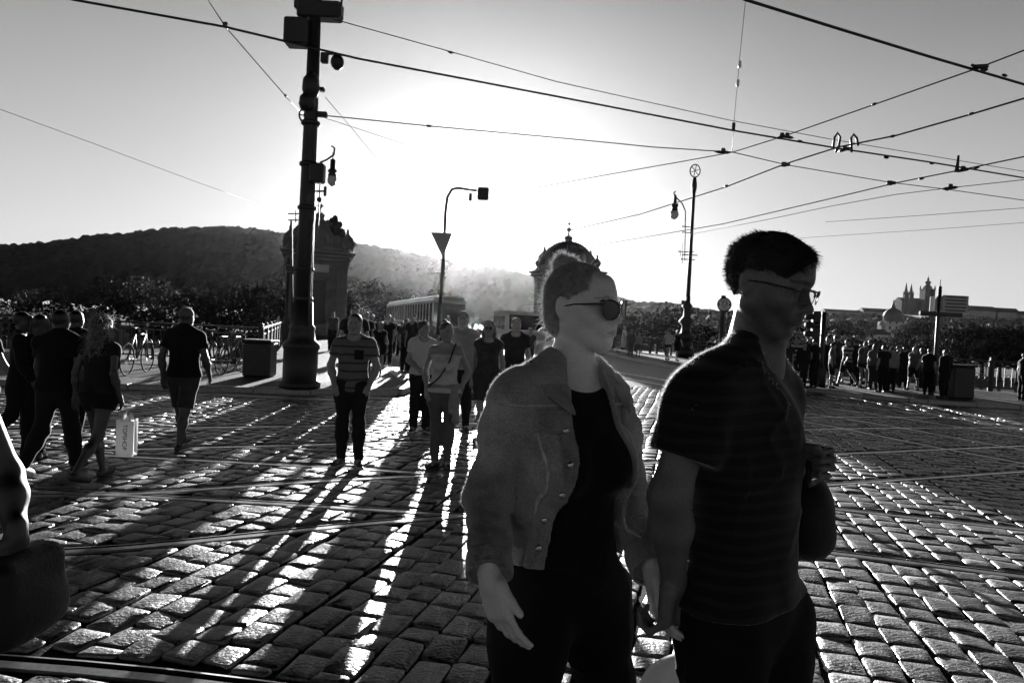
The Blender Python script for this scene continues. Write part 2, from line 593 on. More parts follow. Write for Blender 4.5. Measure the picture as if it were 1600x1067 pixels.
def polygonise(S, lo, hi, h, B=8):
    lo = np.array(lo, float); hi = np.array(hi, float)
    bs = h * B
    nb = np.maximum(1, np.ceil((hi - lo) / bs).astype(int))
    ii = np.stack(np.meshgrid(*[np.arange(n) for n in nb], indexing='ij'), -1).reshape(-1, 3)
    C = lo + (ii + 0.5) * bs
    rad = bs * 0.87
    dc = S.ev(C)
    keep = np.abs(dc) < rad * 1.75 + 0.012
    ii = ii[keep]; C = C[keep]
    n1 = B + 1
    g = np.stack(np.meshgrid(*[np.arange(n1)] * 3, indexing='ij'), -1).reshape(-1, 3)
    allv = []; allk = []; quads = []
    tot = nb * B + 2
    def key(c): return (c[:, 0] * tot[1] + c[:, 1]) * tot[2] + c[:, 2]
    CH = 1500
    vals = []
    for s0 in range(0, len(ii), CH):
        blk = ii[s0:s0 + CH]
        P = (lo + (blk[:, None, :] * B + g[None]) * h).reshape(-1, 3)
        D = S.ev(P, (C[s0:s0 + CH], rad, n1 ** 3))
        vals.append(D.reshape(-1, n1, n1, n1))
    if not vals:
        return np.zeros((0, 3)), np.zeros((0, 4), int)
    D = np.concatenate(vals)
    D[D == 0] = 1e-9
    sg = D < 0
    corners = [(0, 0, 0), (1, 0, 0), (0, 1, 0), (1, 1, 0), (0, 0, 1), (1, 0, 1), (0, 1, 1), (1, 1, 1)]
    sl = lambda A, c: A[:, c[0]:c[0] + B, c[1]:c[1] + B, c[2]:c[2] + B]
    cnt = sum(sl(sg, c).astype(np.int8) for c in corners)
    act = np.argwhere((cnt > 0) & (cnt < 8))
    bi, cx, cy, cz = act.T
    cv = np.stack([D[bi, cx + c[0], cy + c[1], cz + c[2]] for c in corners], 1)
    acc = np.zeros((len(act), 3)); num = np.zeros(len(act))
    for e0 in range(8):
        for ax in range(3):
            c = list(corners[e0])
            if c[ax]: continue
            c2 = list(c); c2[ax] = 1
            e1 = corners.index(tuple(c2))
            a, b = cv[:, e0], cv[:, e1]
            m_ = (a < 0) != (b < 0)
            t = a / np.where(m_, a - b, 1)
            p = np.tile(np.array(c, float), (len(act), 1)); p[:, ax] = t
            acc[m_] += p[m_]; num[m_] += 1
    cell = ii[bi] * B + np.stack([cx, cy, cz], 1)
    verts = lo + (cell + acc / num[:, None]) * h
    ck = key(cell)
    order = np.argsort(ck); cks = ck[order]
    # quads: edges starting at grid points 0..B-1 of each block
    for ax in range(3):
        o2 = [0, 0, 0]; o2[ax] = 1
        a = sl(sg, (0, 0, 0)); b = sl(sg, tuple(o2))
        E = np.argwhere(a != b)
        if not len(E): continue
        inside = a[tuple(E.T)]
        gp = ii[E[:, 0]] * B + E[:, 1:]
        u_, v_ = [(1, 2), (2, 0), (0, 1)][ax]
        idx = []
        ok = np.ones(len(E), bool)
        for du, dv in ((-1, -1), (0, -1), (0, 0), (-1, 0)):
            c = gp.copy(); c[:, u_] += du; c[:, v_] += dv
            ok &= (c >= 0).all(1)
            k_ = key(np.maximum(c, 0))
            pos = np.minimum(np.searchsorted(cks, k_), len(cks) - 1)
            ok &= cks[pos] == k_
            idx.append(order[pos])
        q = np.stack(idx, 1)[ok]; ins = inside[ok]
        q[~ins] = q[~ins][:, ::-1]
        quads.append(q)
    Q = np.concatenate(quads) if quads else np.zeros((0, 4), int)
    # close the odd missing quad where neighbouring blocks disagreed
    E = np.concatenate([Q[:, [0, 1]], Q[:, [1, 2]], Q[:, [2, 3]], Q[:, [3, 0]]])
    n_ = len(verts) + 1
    k1 = E[:, 0] * n_ + E[:, 1]; k2 = E[:, 1] * n_ + E[:, 0]
    bd = E[~np.isin(k1, k2)]
    if 0 < len(bd) < 4000:
        nxt = {}
        for a, b in bd: nxt.setdefault(int(b), int(a))
        seen = set(); add = []
        for st in list(nxt):
            if st in seen: continue
            loop = [st]; c = nxt.get(st)
            while c is not None and c != st and c not in seen and len(loop) < 24:
                loop.append(c); c = nxt.get(c)
            seen.update(loop)
            if c == st and 4 <= len(loop) <= 20 and len(loop) % 2 == 0:
                for i in range(1, len(loop) - 2, 2): add.append([loop[0], loop[i], loop[i + 1], loop[i + 2]])
        if add: Q = np.concatenate([Q, np.array(add)])
    return verts, Q


def np_mesh(name, verts, quads, smooth=True, tone=None):
    me = bpy.data.meshes.new(name)
    nv, nf = len(verts), len(quads)
    w = quads.shape[1]
    me.vertices.add(nv); me.vertices.foreach_set('co', np.asarray(verts, np.float32).ravel())
    me.loops.add(nf * w); me.loops.foreach_set('vertex_index', np.asarray(quads, np.int32).ravel())
    me.polygons.add(nf)
    me.polygons.foreach_set('loop_start', np.arange(nf, dtype=np.int32) * w)
    me.polygons.foreach_set('use_smooth', np.full(nf, smooth))
    me.update(calc_edges=True)
    if tone is not None:
        at = me.attributes.new('tone', 'FLOAT', 'POINT')
        at.data.foreach_set('value', np.asarray(tone, np.float32))
    return me


def sdf_object(name, S, lo, hi, h, m, parent=None, origin=(0, 0, 0), tone=None, relax=1):
    v, q = polygonise(S, lo, hi, h)
    if len(v) == 0:
        v = np.zeros((3, 3)); q = np.zeros((0, 4), int)
    for _ in range(relax):                      # one light smoothing pass
        acc = np.zeros_like(v); n_ = np.zeros(len(v))
        for a, b in ((0, 1), (1, 2), (2, 3), (3, 0)):
            for x, y in ((a, b), (b, a)):
                acc += np.stack([np.bincount(q[:, x], v[q[:, y], k], len(v)) for k in range(3)], 1)
                n_ += np.bincount(q[:, x], minlength=len(v))
        ok = n_ > 0
        v[ok] = v[ok] * 0.5 + acc[ok] / n_[ok, None] * 0.5
    t = tone(v) if callable(tone) else None
    if t is None and tone is not False:
        t = np.ones(len(v))
    me = np_mesh(name, v - np.array(origin), q, True, t)
    return link_mesh(name, me, m, parent)


def waves(seed, comps, amp):
    """cheap band limited noise: sum of sines in random directions"""
    rg = np.random.default_rng(seed)
    d = [(rg.normal(size=3), rg.uniform(0, 6.28), f) for f in comps for _ in range(3)]
    d = [(a / np.linalg.norm(a) * f, p, f) for a, p, f in d]

    def f(P):
        o = np.zeros(len(P))
        w = np.zeros(len(P))
        for a, p, fr in d:
            o += np.sin(P @ a + p + 0.9 * w) * (comps[0] / fr)
            w = o
        return o * amp / 3.0
    return f


def creases(seed, freq, amp, zs=.5, sharp=5.0):
    """thin raised folds of cloth"""
    w = waves(seed, (freq, freq * 1.7), 1.9); w2 = waves(seed + 50, (6, 11), 1.4); k = np.array((1, 1, zs))

    def f(P):
        return -amp * np.exp(-sharp * np.abs(w(P * k))) * np.clip(.55 + w2(P), 0, 1.4)
    return f


def rot_frame(yaw, pitch=0.0, roll=0.0):
    """local frame: -Y is forward (the face), Z up. yaw turns the face from -Y towards +X"""
    return np.array((Matrix.Rotation(yaw, 3, 'Z') @ Matrix.Rotation(-pitch, 3, 'X') @ Matrix.Rotation(roll, 3, 'Y')))


# ------------------------------------------------------------------ people
def unit(v):
    v = np.array(v, float); return v / max(1e-9, np.linalg.norm(v))


def head_sdf(c, Rm, s, sex='m', fine=False):
    c = np.array(c, float)
    T = lambda x, y, z: c + Rm @ (np.array([x, y, z]) * s)
    Sd = Sdf()
    m = 1.0 if sex == 'm' else 0.0
    E = lambda p, r: sdf_ell(T(*p), np.array(r) * s, Rm)
    C = lambda a, b, ra, rb: sdf_cone(T(*a), T(*b), ra * s, rb * s)
    Sd.u(E((0, .014, .032), (.073, .092, .086)), .01)
    Sd.u(E((0, -.026, -.022), (.059, .064, .085)), .03)
    jw = .052 + .006 * m
    for q in (-1, 1):
        Sd.u(C((q * jw, .008, -.052), (q * .022, -.062, -.1 - .004 * m), .019, .016), .03)
        Sd.u(E((q * .040, -.056, -.026), (.024, .026, .021)), .022)
        Sd.u(C((q * .045, -.02, .0), (q * .045, .0, -.04), .026, .024), .03)
    Sd.u(E((0, -.068, -.099), (.021 + .003 * m, .020, .017)), .016)
    Sd.u(C((-.032, -.077, .019), (.032, -.077, .019), .012 + .003 * m, .012 + .003 * m), .018)
    Sd.u(C((0, -.077, .04), (0, -.072, .06), .022, .024), .03)
    if not fine:
        Sd.s_(E((-.031, -.098, .001), (.017, .013, .011)), .014)
        Sd.s_(E((.031, -.098, .001), (.017, .013, .011)), .014)
        Sd.u(C((0, -.086, .006), (0, -.111, -.034), .009, .013), .012)
        Sd.u(E((0, -.089, -.066), (.022, .012, .011)), .01)
    else:
        for q in (-1, 1):
            Sd.s_(E((q * .031, -.1, .003), (.017, .016, .012)), .016)
            Sd.u(E((q * .030, -.0745, .002), (.0135, .0125, .0125)), .004)
            Sd.u(C((q * .019, -.0855, .0095), (q * .043, -.0775, .009), .0032, .003), .006)
            Sd.u(C((q * .019, -.0855, -.008), (q * .043, -.077, -.007), .0026, .0025), .006)
        Sd.u(C((0, -.084, .012), (0, -.108, -.028), .0075, .0095), .011)
        Sd.u(E((0, -.110, -.0345), (.0105, .0115, .0085)), .009)
        for q in (-1, 1):
            Sd.u(E((q * .0115, -.1, -.037), (.0068, .0105, .0075)), .005)
            Sd.s_(E((q * .0062, -.106, -.0435), (.0035, .0055, .0035)), .003)
        Sd.u(E((0, -.082, -.062), (.032, .018, .022)), .02)
        Sd.u(C((-.018, -.0925, -.0635), (0, -.0985, -.0605), .0032, .0045), .006)
        Sd.u(C((.018, -.0925, -.0635), (0, -.0985, -.0605), .0032, .0045), .006)
        Sd.u(C((-.016, -.0915, -.0735), (.016, -.0915, -.0735), .005, .005), .006)
        Sd.u(E((0, -.0955, -.0735), (.014, .0055, .0055)), .005)
        Sd.s_(C((-.024, -.094, -.0665), (0, -.1035, -.0672), .0016, .0024), .004)
        Sd.s_(C((.024, -.094, -.0665), (0, -.1035, -.0672), .0016, .0024), .004)
        Sd.s_(E((0, -.093, -.0845), (.02, .006, .0045)), .009)
        Sd.s_(C((0, -.1045, -.052), (0, -.1045, -.057), .002, .0022), .005)
    for q in (-1, 1):
        if fine:
            e = Sdf()
            e.u(E((q * .079, .018, .001), (.0085, .0185, .030)), .002)
            e.u(E((q * .077, .012, -.02), (.007, .009, .012)), .01)
            e.s_(E((q * .0875, .013, .003), (.0075, .0105, .019)), .005)
            e.u(E((q * .0785, .016, .002), (.003, .012, .021)), .004)
            e.u(C((q * .083, .010, .016), (q * .083, .022, -.004), .0028, .003), .004)
            e.u(E((q * .079, .003, -.006), (.004, .004, .006)), .004)
            Sd.g(e, .007)
        else:
            Sd.u(E((q * .077, .014, -.004), (.009, .018, .028)), .006)
    return Sd, T


def hand_ops(S, w, d, n, t, s=1.0, curls=(25, 28, 30, 34), spread=3.0, thumb=(0.65, 0.6, 0.35), thumb_curl=20, fine=True):
    """w wrist, d towards the fingers, n palm side, t thumb side"""
    w = np.array(w, float); d = unit(d); n = np.array(n, float); n = unit(n - d * (n @ d)); t0 = np.cross(d, n)
    t = t0 if t0 @ np.array(t, float) > 0 else -t0
    Rm = np.stack([t, d, n], 1)
    S.u(sdf_cone(w - d * .03 * s, w + d * .012 * s, .026 * s, .027 * s, (n, .74)), .02)
    S.u(sdf_box(w + d * .052 * s, (.040 * s, .044 * s, .0125 * s), Rm, .012 * s), .018)
    S.u(sdf_cone(w + d * .02 * s + t * .018 * s + n * .006 * s, w + d * .06 * s + t * .03 * s + n * .006 * s, .016 * s, .012 * s), .014)
    S.u(sdf_ell(w + d * .05 * s - t * .024 * s + n * .006 * s, (.014 * s, .034 * s, .014 * s), Rm), .014)
    offs = (.0300, .0105, -.0095, -.0285)
    lens = ((.042, .025, .020), (.046, .029, .022), (.043, .027, .021), (.034, .020, .018))
    for k in range(4):
        p = w + d * (.088 - .005 * (k == 3) - .002 * (k == 0)) * s + t * offs[k] * s
        a = R(curls[k]); sp = R(spread * (1.5 - k))
        cur = R(6)
        rr = (.0092 - .0011 * (k == 3)) * s
        base = p
        for j in range(3):
            cur += a * (0.7, 1.1, 0.8)[j]
            dd = (d * math.cos(sp) + t * math.sin(sp)) * math.cos(cur) + n * math.sin(cur)
            q = p + dd * lens[k][j] * s
            S.u(sdf_cone(p, q, rr, rr * .9), .0045 if j else .007)
            p = q; rr *= .9
    p = w + d * .022 * s + t * .028 * s
    dd = unit(d * thumb[0] + t * thumb[1] + n * thumb[2])
    q = p + dd * .040 * s
    S.u(sdf_cone(p, q, .0135 * s, .0108 * s), .01)
    dd2 = unit(dd + (n * .8 - t * .3) * math.sin(R(thumb_curl)) + d * .25)
    q2 = q + dd2 * .034 * s
    S.u(sdf_cone(q, q2, .0108 * s, .0088 * s), .004)


RAD = {'m': dict(pw=.162, ww=.140, cw=.168, fl=.66, sh=.056, nk=.056, ua=(.049, .041), fa=(.043, .027), th=(.088, .060), sn=(.058, .036)),
       'f': dict(pw=.168, ww=.118, cw=.138, fl=.68, sh=.042, nk=.044, ua=(.040, .034), fa=(.035, .022), th=(.088, .054), sn=(.050, .031))}


def torso_ops(S, J, s, sex, t=0.0, k=.06, low=True):
    r = RAD[sex]; f = (J['fwd'], r['fl'])
    pel, wai, che, nkb = J['pel'], J['wai'], J['che'], J['nkb']
    S.u(sdf_cone(pel, wai, r['pw'] * s + t, r['ww'] * s + t, f), k)
    S.u(sdf_cone(wai, che, r['ww'] * s + t, r['cw'] * s + t, f), k)
    up = unit(nkb - che)
    S.u(sdf_cone(J['shl'] - up * .035 * s, J['shr'] - up * .035 * s, r['sh'] * .92 * s + t, r['sh'] * .92 * s + t), .07)
    S.u(sdf_cone(che, nkb - up * .05 * s, r['cw'] * .75 * s + t, r['nk'] * s + t, f), .07)
    for q in 'lr':
        sh_ = J['sh' + q]
        S.u(sdf_cone(nkb + (sh_ - nkb) * .12 + up * .035 * s, nkb + (sh_ - nkb) * .85 - up * .012 * s, r['nk'] * .62 * s + t * .9, r['sh'] * .72 * s + t * .9), .05)
    if sex == 'f':
        side = unit(J['shl'] - J['shr'])
        for q in (-1, 1):
            S.u(sdf_ell(che + J['fwd'] * .072 * s + side * q * .066 * s - up * .045 * s, np.array((.062, .058, .066)) * s + t), .05)
    if low:
        for q in 'lr':
            S.u(sdf_cone(J['hp' + q], J['hp' + q] + (J['kn' + q] - J['hp' + q]) * .25, .098 * s + t, .088 * s + t), .05)


def seg(S, a, b, ra, rb, t=0.0, k=.02, frac=1.0):
    b2 = a + (b - a) * frac
    S.u(sdf_cone(a, b2, ra + t, ra + (rb - ra) * frac + t), k)


def body_sdf(J, s, sex, fine=False, hands=True):
    r = RAD[sex]
    S = Sdf()
    torso_ops(S, J, s, sex)
    up = unit(J['head'] - J['nkb'])
    S.u(sdf_cone(J['nkb'] - up * .03 * s, J['head'] - up * .035 * s + J['fwd'] * (-.01) * s, r['nk'] * 1.12 * s, r['nk'] * s), .045)
    for q in 'lr':
        a = Sdf()
        seg(a, J['sh' + q], J['el' + q], r['ua'][0] * .93 * s, r['ua'][1] * s, k=.03)
        bm = J['sh' + q] * .55 + J['el' + q] * .45
        el, wr = J['el' + q], J['wr' + q]
        a.u(sdf_cone(el, el * .65 + wr * .35, r['fa'][0] * .97 * s, r['fa'][0] * 1.05 * s), .03)
        a.u(sdf_cone(el * .65 + wr * .35, wr, r['fa'][0] * 1.03 * s, r['fa'][1] * s), .03)
        hd = J.get('hd' + q)
        if hd:
            hand_ops(a, wr, **hd)
        elif hands:
            d = unit(wr - el); n = J['fwd'] * -.3 + (J['pel'] - J['hp' + q]) * 2; n = unit(n - d * (n @ d))
            hand_ops(a, wr, d, n, J['fwd'], s)
        S.g(a, .035 * s)
        seg(S, J['hp' + q], J['kn' + q], r['th'][0] * s, r['th'][1] * s, k=.03)
        kn, an = J['kn' + q], J['an' + q]
        bk = -J['fwd'] * .012 * s
        S.u(sdf_cone(kn, kn * .62 + an * .38 + bk, r['sn'][0] * .92 * s, r['sn'][0] * s), .04)
        S.u(sdf_cone(kn * .62 + an * .38 + bk, an, r['sn'][0] * s, r['sn'][1] * s), .03)
        toe = J['toe' + q]
        up_ = V(0, 0, 1)
        S.u(sdf_cone(an - up_ * .035 * s, an * .25 + toe * .75, .036 * s, .034 * s), .03)
        S.u(sdf_cone(an * .25 + toe * .75, toe, .034 * s, .022 * s, (up_, .7)), .02)
    hs, T = head_sdf(J['head'], J['hR'], s * J.get('hs', 1.0), sex, fine)
    S.g(hs, .022 * s)
    return S, T


def bbox(J, pad=.16):
    P = np.array([v for k, v in J.items() if isinstance(v, np.ndarray) and v.shape == (3,) and k != 'fwd'])
    lo = P.min(0) - pad; hi = P.max(0) + pad
    hi[2] += .06; lo[2] = max(lo[2], -.03)
    return lo, hi


def hair_sdf(T, Rm, s, style):
    E = lambda p, r: sdf_ell(T(*p), np.array(r) * s, Rm)
    H = Sdf()
    H.u(E((0, .018, .037), (.081, .097, .089)), .01)
    H.s_(E((0, -.112, -.022), (.078, .075, .085)), .012)
    H.s_(sdf_box(T(0, -.04, -.115), (.2 * s, .075 * s, .10 * s), Rm), .012)
    if style in ('short', 'bun', 'curly'):
        H.s_(sdf_box(T(0, .05, -.13), (.2 * s, .2 * s, .09 * s), Rm), .015)
    if style == 'bun':
        H.u(E((0, .055, .125), (.034, .032, .03)), .015)
    if style == 'curly':
        H.u(E((0, .03, .05), (.092, .1, .088)), .02)
        H.s_(E((0, -.112, -.022), (.085, .085, .09)), .012)
        H.d(waves(3, (90, 150), .010))
    if style in ('long', 'longcurly'):
        H.u(sdf_cone(T(0, .045, .02), T(0, .085, -.24), .076 * s, .062 * s, (Rm @ V(0, 1, 0), .55)), .03)
        for q in (-1, 1):
            H.u(sdf_cone(T(q * .072, .01, .02), T(q * .085, .0, -.20), .026 * s, .022 * s), .025)
        if style == 'longcurly':
            H.u(sdf_cone(T(0, .055, -.02), T(0, .09, -.22), .1 * s, .105 * s, (Rm @ V(0, 1, 0), .6)), .03)
            H.d(waves(5, (60, 110, 200), .014))
        else:
            H.d(waves(6, (90, 200), .004))
    return H


def cap_sdf(T, Rm, s, back=False):
    E = lambda p, r: sdf_ell(T(*p), np.array(r) * s, Rm)
    H = Sdf()
    H.u(E((0, .014, .042), (.086, .104, .094)), .01)
    H.s_(sdf_box(T(0, 0, -.06), (.2 * s, .3 * s, .085 * s), Rm), .006)
    H.u(sdf_box(T(0, -.125, .03), (.062 * s, .05 * s, .006 * s), Rm @ np.array(Matrix.Rotation(R(12), 3, 'X')), .005 * s), .008)
    return H


def make_person(J, spec, h, label, group=None, name='person', fine=False):
    s = spec.get('s', 1.0); sex = spec.get('sex', 'm')
    org = np.array([J['pel'][0], J['pel'][1], 0.0])
    root = thing(name, tuple(org), label, 'person', group)
    lo, hi = bbox(J)
    S, T = body_sdf(J, s, sex, fine)
    hR = J['hR']; hsz = s * J.get('hs', 1.0); hc = J['head']
    stub = spec.get('stubble', 0)

    def tone(v):
        L = (v - hc) @ hR / hsz
        t = np.ones(len(v))
        x, y, z = L.T
        ax = np.abs(x)
        face = (y < -.04) & (np.abs(z) < .13)
        lips = face & (ax < .024) & (np.abs(z + .0675) < .0075 * np.sqrt(np.clip(1 - (ax / .025) ** 2, 0, 1))) & (y < -.084)
        t[lips] *= .6
        if not fine:
            t[face & (np.abs(ax - .031) < .012) & (np.abs(z - .002) < .006)] *= .35
        brow = face & (ax > .012) & (ax < .05) & (np.abs(z - (.0225 + .004 * np.sin((ax - .012) / .038 * 3.1))) < (.0042 if sex == 'm' else .0026)) & (y < -.06)
        t[brow] *= .3 if sex == 'm' else .5
        if stub:
            ss = lambda a, b, v_: np.clip((v_ - a) / (b - a), 0, 1) ** 2 * (3 - 2 * np.clip((v_ - a) / (b - a), 0, 1))
            w = ss(-.028, -.062, z + .12 * (y + .05) * (ax > .03)) * ss(.03, .0, y) * ss(-.16, -.125, z)
            w = np.maximum(w, ss(.036, .026, ax) * ss(-.044, -.05, z) * ss(-.07, -.062, z) * (y < -.05))
            t *= 1 - stub * w * np.where(lips, 0, 1)
        return t

    skm = spec.get('skinm') or (M['skin'] if fine else M['skin_far'])
    sdf_object('body', S, lo, hi, h, skm, root, org, tone)
    g = max(h * 1.0, .005)
    tk = max(.010, h * .72)

    def garment(nm, Sd, m, hh=None, relax=1):
        return sdf_object(nm, Sd, lo, hi, hh or max(h, .0065), m, root, org, False, relax)
    r = RAD[sex]
    wv_ = waves(abs(spec.get('seed', 1)), (14, 26, 48), spec.get('fold', .006))
    cr_ = creases(abs(spec.get('seed', 1)) + 3, 15, spec.get('crease', .008)); cr2 = creases(abs(spec.get('seed', 1)) + 7, 11, spec.get('crease', .008) * .8, 1.6)
    wr = lambda P_: wv_(P_) + cr_(P_) + cr2(P_)
    top = spec.get('top')
    if top in ('tee', 'long', 'camisole', 'dress', 'shirt'):
        t = tk + spec.get('loose', .008)
        Tt = Sdf()
        torso_ops(Tt, J, s, sex, t, low=True)
        hem = J['pel'] + V(0, 0, spec.get('hem', -.04) * s)
        if top == 'dress':
            kn = (J['knl'] + J['knr']) / 2
            Tt.u(sdf_cone(J['pel'], kn + V(0, 0, .04), r['pw'] * s + t, .17 * s + t, (J['fwd'], .75)), .05)
            hem = kn + V(0, 0, spec.get('hem', .05))
        hd_ = Sdf().u(sdf_plane(hem, (0, 0, -1)))
        Tt.d(wr)
        Tt.i(sdf_plane(hem, unit(V(0, 0, -1) + spec.get('hemtilt', 0) * J['fwd'])))
        upv = unit(J['nkb'] - J['che'])
        if top == 'camisole':
            Tt.i(sdf_plane(J['che'] + upv * .075 * s, upv))
            sd_ = unit(J['shl'] - J['shr'])
            for q in (-1, 1):
                Tt.u(sdf_cone(J['che'] + sd_ * q * .075 * s + upv * .05 * s + J['fwd'] * .088 * s, J['nkb'] + sd_ * q * .085 * s - upv * .025 * s, .007, .007), .004)
        else:
            Tt.s_(sdf_ell(J['nkb'] + J['fwd'] * .03 * s + upv * .01 * s, np.array((.085, .085, .065)) * s * spec.get('neckw', 1.0)), .006)
            frac = {'tee': .58, 'long': 1.0, 'dress': .0, 'shirt': .95}[top]
            if spec.get('sleeve') is not None: frac = spec['sleeve']
            if frac > 0:
                for q in 'lr':
                    A = Sdf()
                    sh, el, w_ = J['sh' + q], J['el' + q], J['wr' + q]
                    if frac <= .7:
                        A.u(sdf_cone(sh - unit(J['nkb'] - J['che']) * .012, sh + (el - sh) * (frac + .1), r['ua'][0] * .9 * s + tk, r['ua'][1] * s + tk + .014 + spec.get('loose', .008) * .5), .03)
                        A.d(wr)
                        A.i(sdf_plane(sh + (el - sh) * frac, el - sh))
                    else:
                        A.u(sdf_cone(sh, el, r['ua'][0] * s + t, r['ua'][1] * s + t), .03)
                        A.u(sdf_cone(el, w_ + (w_ - el) * .1, r['fa'][0] * s + t, r['fa'][1] * s + t), .03)
                        A.d(wr)
                        A.i(sdf_plane(el + (w_ - el) * (frac - .0 if frac <= 1 else 1) * .97, w_ - el))
                    Tt.g(A, .03)
        garment({'dress': 'dress', 'camisole': 'camisole', 'shirt': 'shirt'}.get(top, 'shirt'), Tt, spec['topm'])
    bot = spec.get('bottom')
    if bot:
        t = tk
        B_ = Sdf()
        f = (J['fwd'], r['fl'] + .03)
        B_.u(sdf_cone(J['pel'], J['wai'], r['pw'] * s + t, r['ww'] * s + t, f), .05)
        for q in 'lr':
            L_ = Sdf()
            hp, kn, an = J['hp' + q], J['kn' + q], J['an' + q]
            L_.u(sdf_cone(hp, hp + (kn - hp) * .25, .099 * s + t, .090 * s + t), .04)
            L_.u(sdf_cone(hp, kn, .097 * s + t, r['th'][1] * s + t + spec.get('legw', .0)), .04)
            if bot == 'trousers':
                L_.u(sdf_cone(kn, an * .38 + kn * .62 - J['fwd'] * .012 * s, r['th'][1] * s * .97 + t, r['sn'][0] * s + t + .004), .03)
                L_.u(sdf_cone(kn, an, r['sn'][0] * s + t + .004 + spec.get('legw', .0), r['sn'][1] * s + t + .010 + spec.get('legw', .0)), .04)
                L_.d(wr)
                L_.i(sdf_plane(an + V(0, 0, -.02 * s), an - kn))
            else:
                fr = {'shorts': .95, 'hotpants': .35, 'skirt': .6}[bot]
                L_.d(wr)
                L_.i(sdf_plane(hp + (kn - hp) * fr, kn - hp))
            B_.g(L_, .03)
        B_.i(sdf_plane(J['wai'] * .45 + J['pel'] * .55 + V(0, 0, .02), (0, 0, 1)))
        garment({'hotpants': 'shorts'}.get(bot, bot), B_, spec['botm'])
    # shoes
    sh = spec.get('shoe', True)
    if sh:
        for q in 'lr':
            an, toe = J['an' + q], J['toe' + q]
            d = unit((toe - an) * V(1, 1, 0))
            Sh = Sdf()
            Sh.u(sdf_cone(an - V(0, 0, .045 * s) - d * .02, toe - V(0, 0, .0) + V(0, 0, .002), .042 * s + tk * .4, .032 * s + tk * .3), .02)
            Sh.i(sdf_plane((an[0], an[1], an[2] + .01), (0, 0, 1)))
            lo2 = np.minimum(an, toe) - .12; hi2 = np.maximum(an, toe) + .12
            zb = min(an[2] - .09 * s, toe[2] - .03)
            Sh.i(sdf_plane((0, 0, zb + .004), (0, 0, -1)))
            so = sdf_object('shoe', Sh, lo2, hi2, max(.008, h * .8), spec.get('shoem', M['shoe']), root, org, False)
            if spec.get('pale_sole'):
                mb = MB(org)
                c = (an + toe) / 2
                Rz = math.atan2(d[1], d[0])
                L = np.linalg.norm((toe - an)[:2]) + .085
                mb.box((c[0] - d[0] * .0, c[1] - d[1] * .0, zb + .012), (L, .082, .022), rz=Rz, bev=.012)
                mb.build('sole', M['sole'], so)
    hst = spec.get('hair', 'short')
    if hst == 'cap':
        Hc = cap_sdf(T, hR, hsz)
        e = .2
        sdf_object('cap', Hc, hc - e, hc + e, max(.006, h * .7), spec.get('hairm', M['c3']), root, org, False)
        Hh = hair_sdf(T, hR, hsz * .955, 'short')
        sdf_object('hair', Hh, hc - e, hc + e, max(.006, h * .8), M['hair_d'], root, org, False)
    elif hst and hst != 'custom':
        Hh = hair_sdf(T, hR, hsz, hst)
        e = V(.2, .2, .4)
        sdf_object('hair', Hh, hc - e, hc + e, max(.006, h * .7), spec.get('hairm', M['hair_d']), root, org, False)
    if spec.get('glasses'):
        mb = MB(org)
        for q in (-1, 1):
            mb.lathe(T(q * .031, -.101, -.001), [(.0225, -.001), (.0225, .001)], 14, axis=tuple(hR @ V(q * .25, -1, 0)))
            mb.tube([T(q * .055, -.092, .006), T(q * .08, -.03, .008), T(q * .08, .02, .002)], .0028, 5)
        mb.tube([T(-.012, -.106, .004), T(.012, -.106, .004)], .0028, 5)
        mb.build('sunglasses', M['frame'], root)
    return root, J, T, S


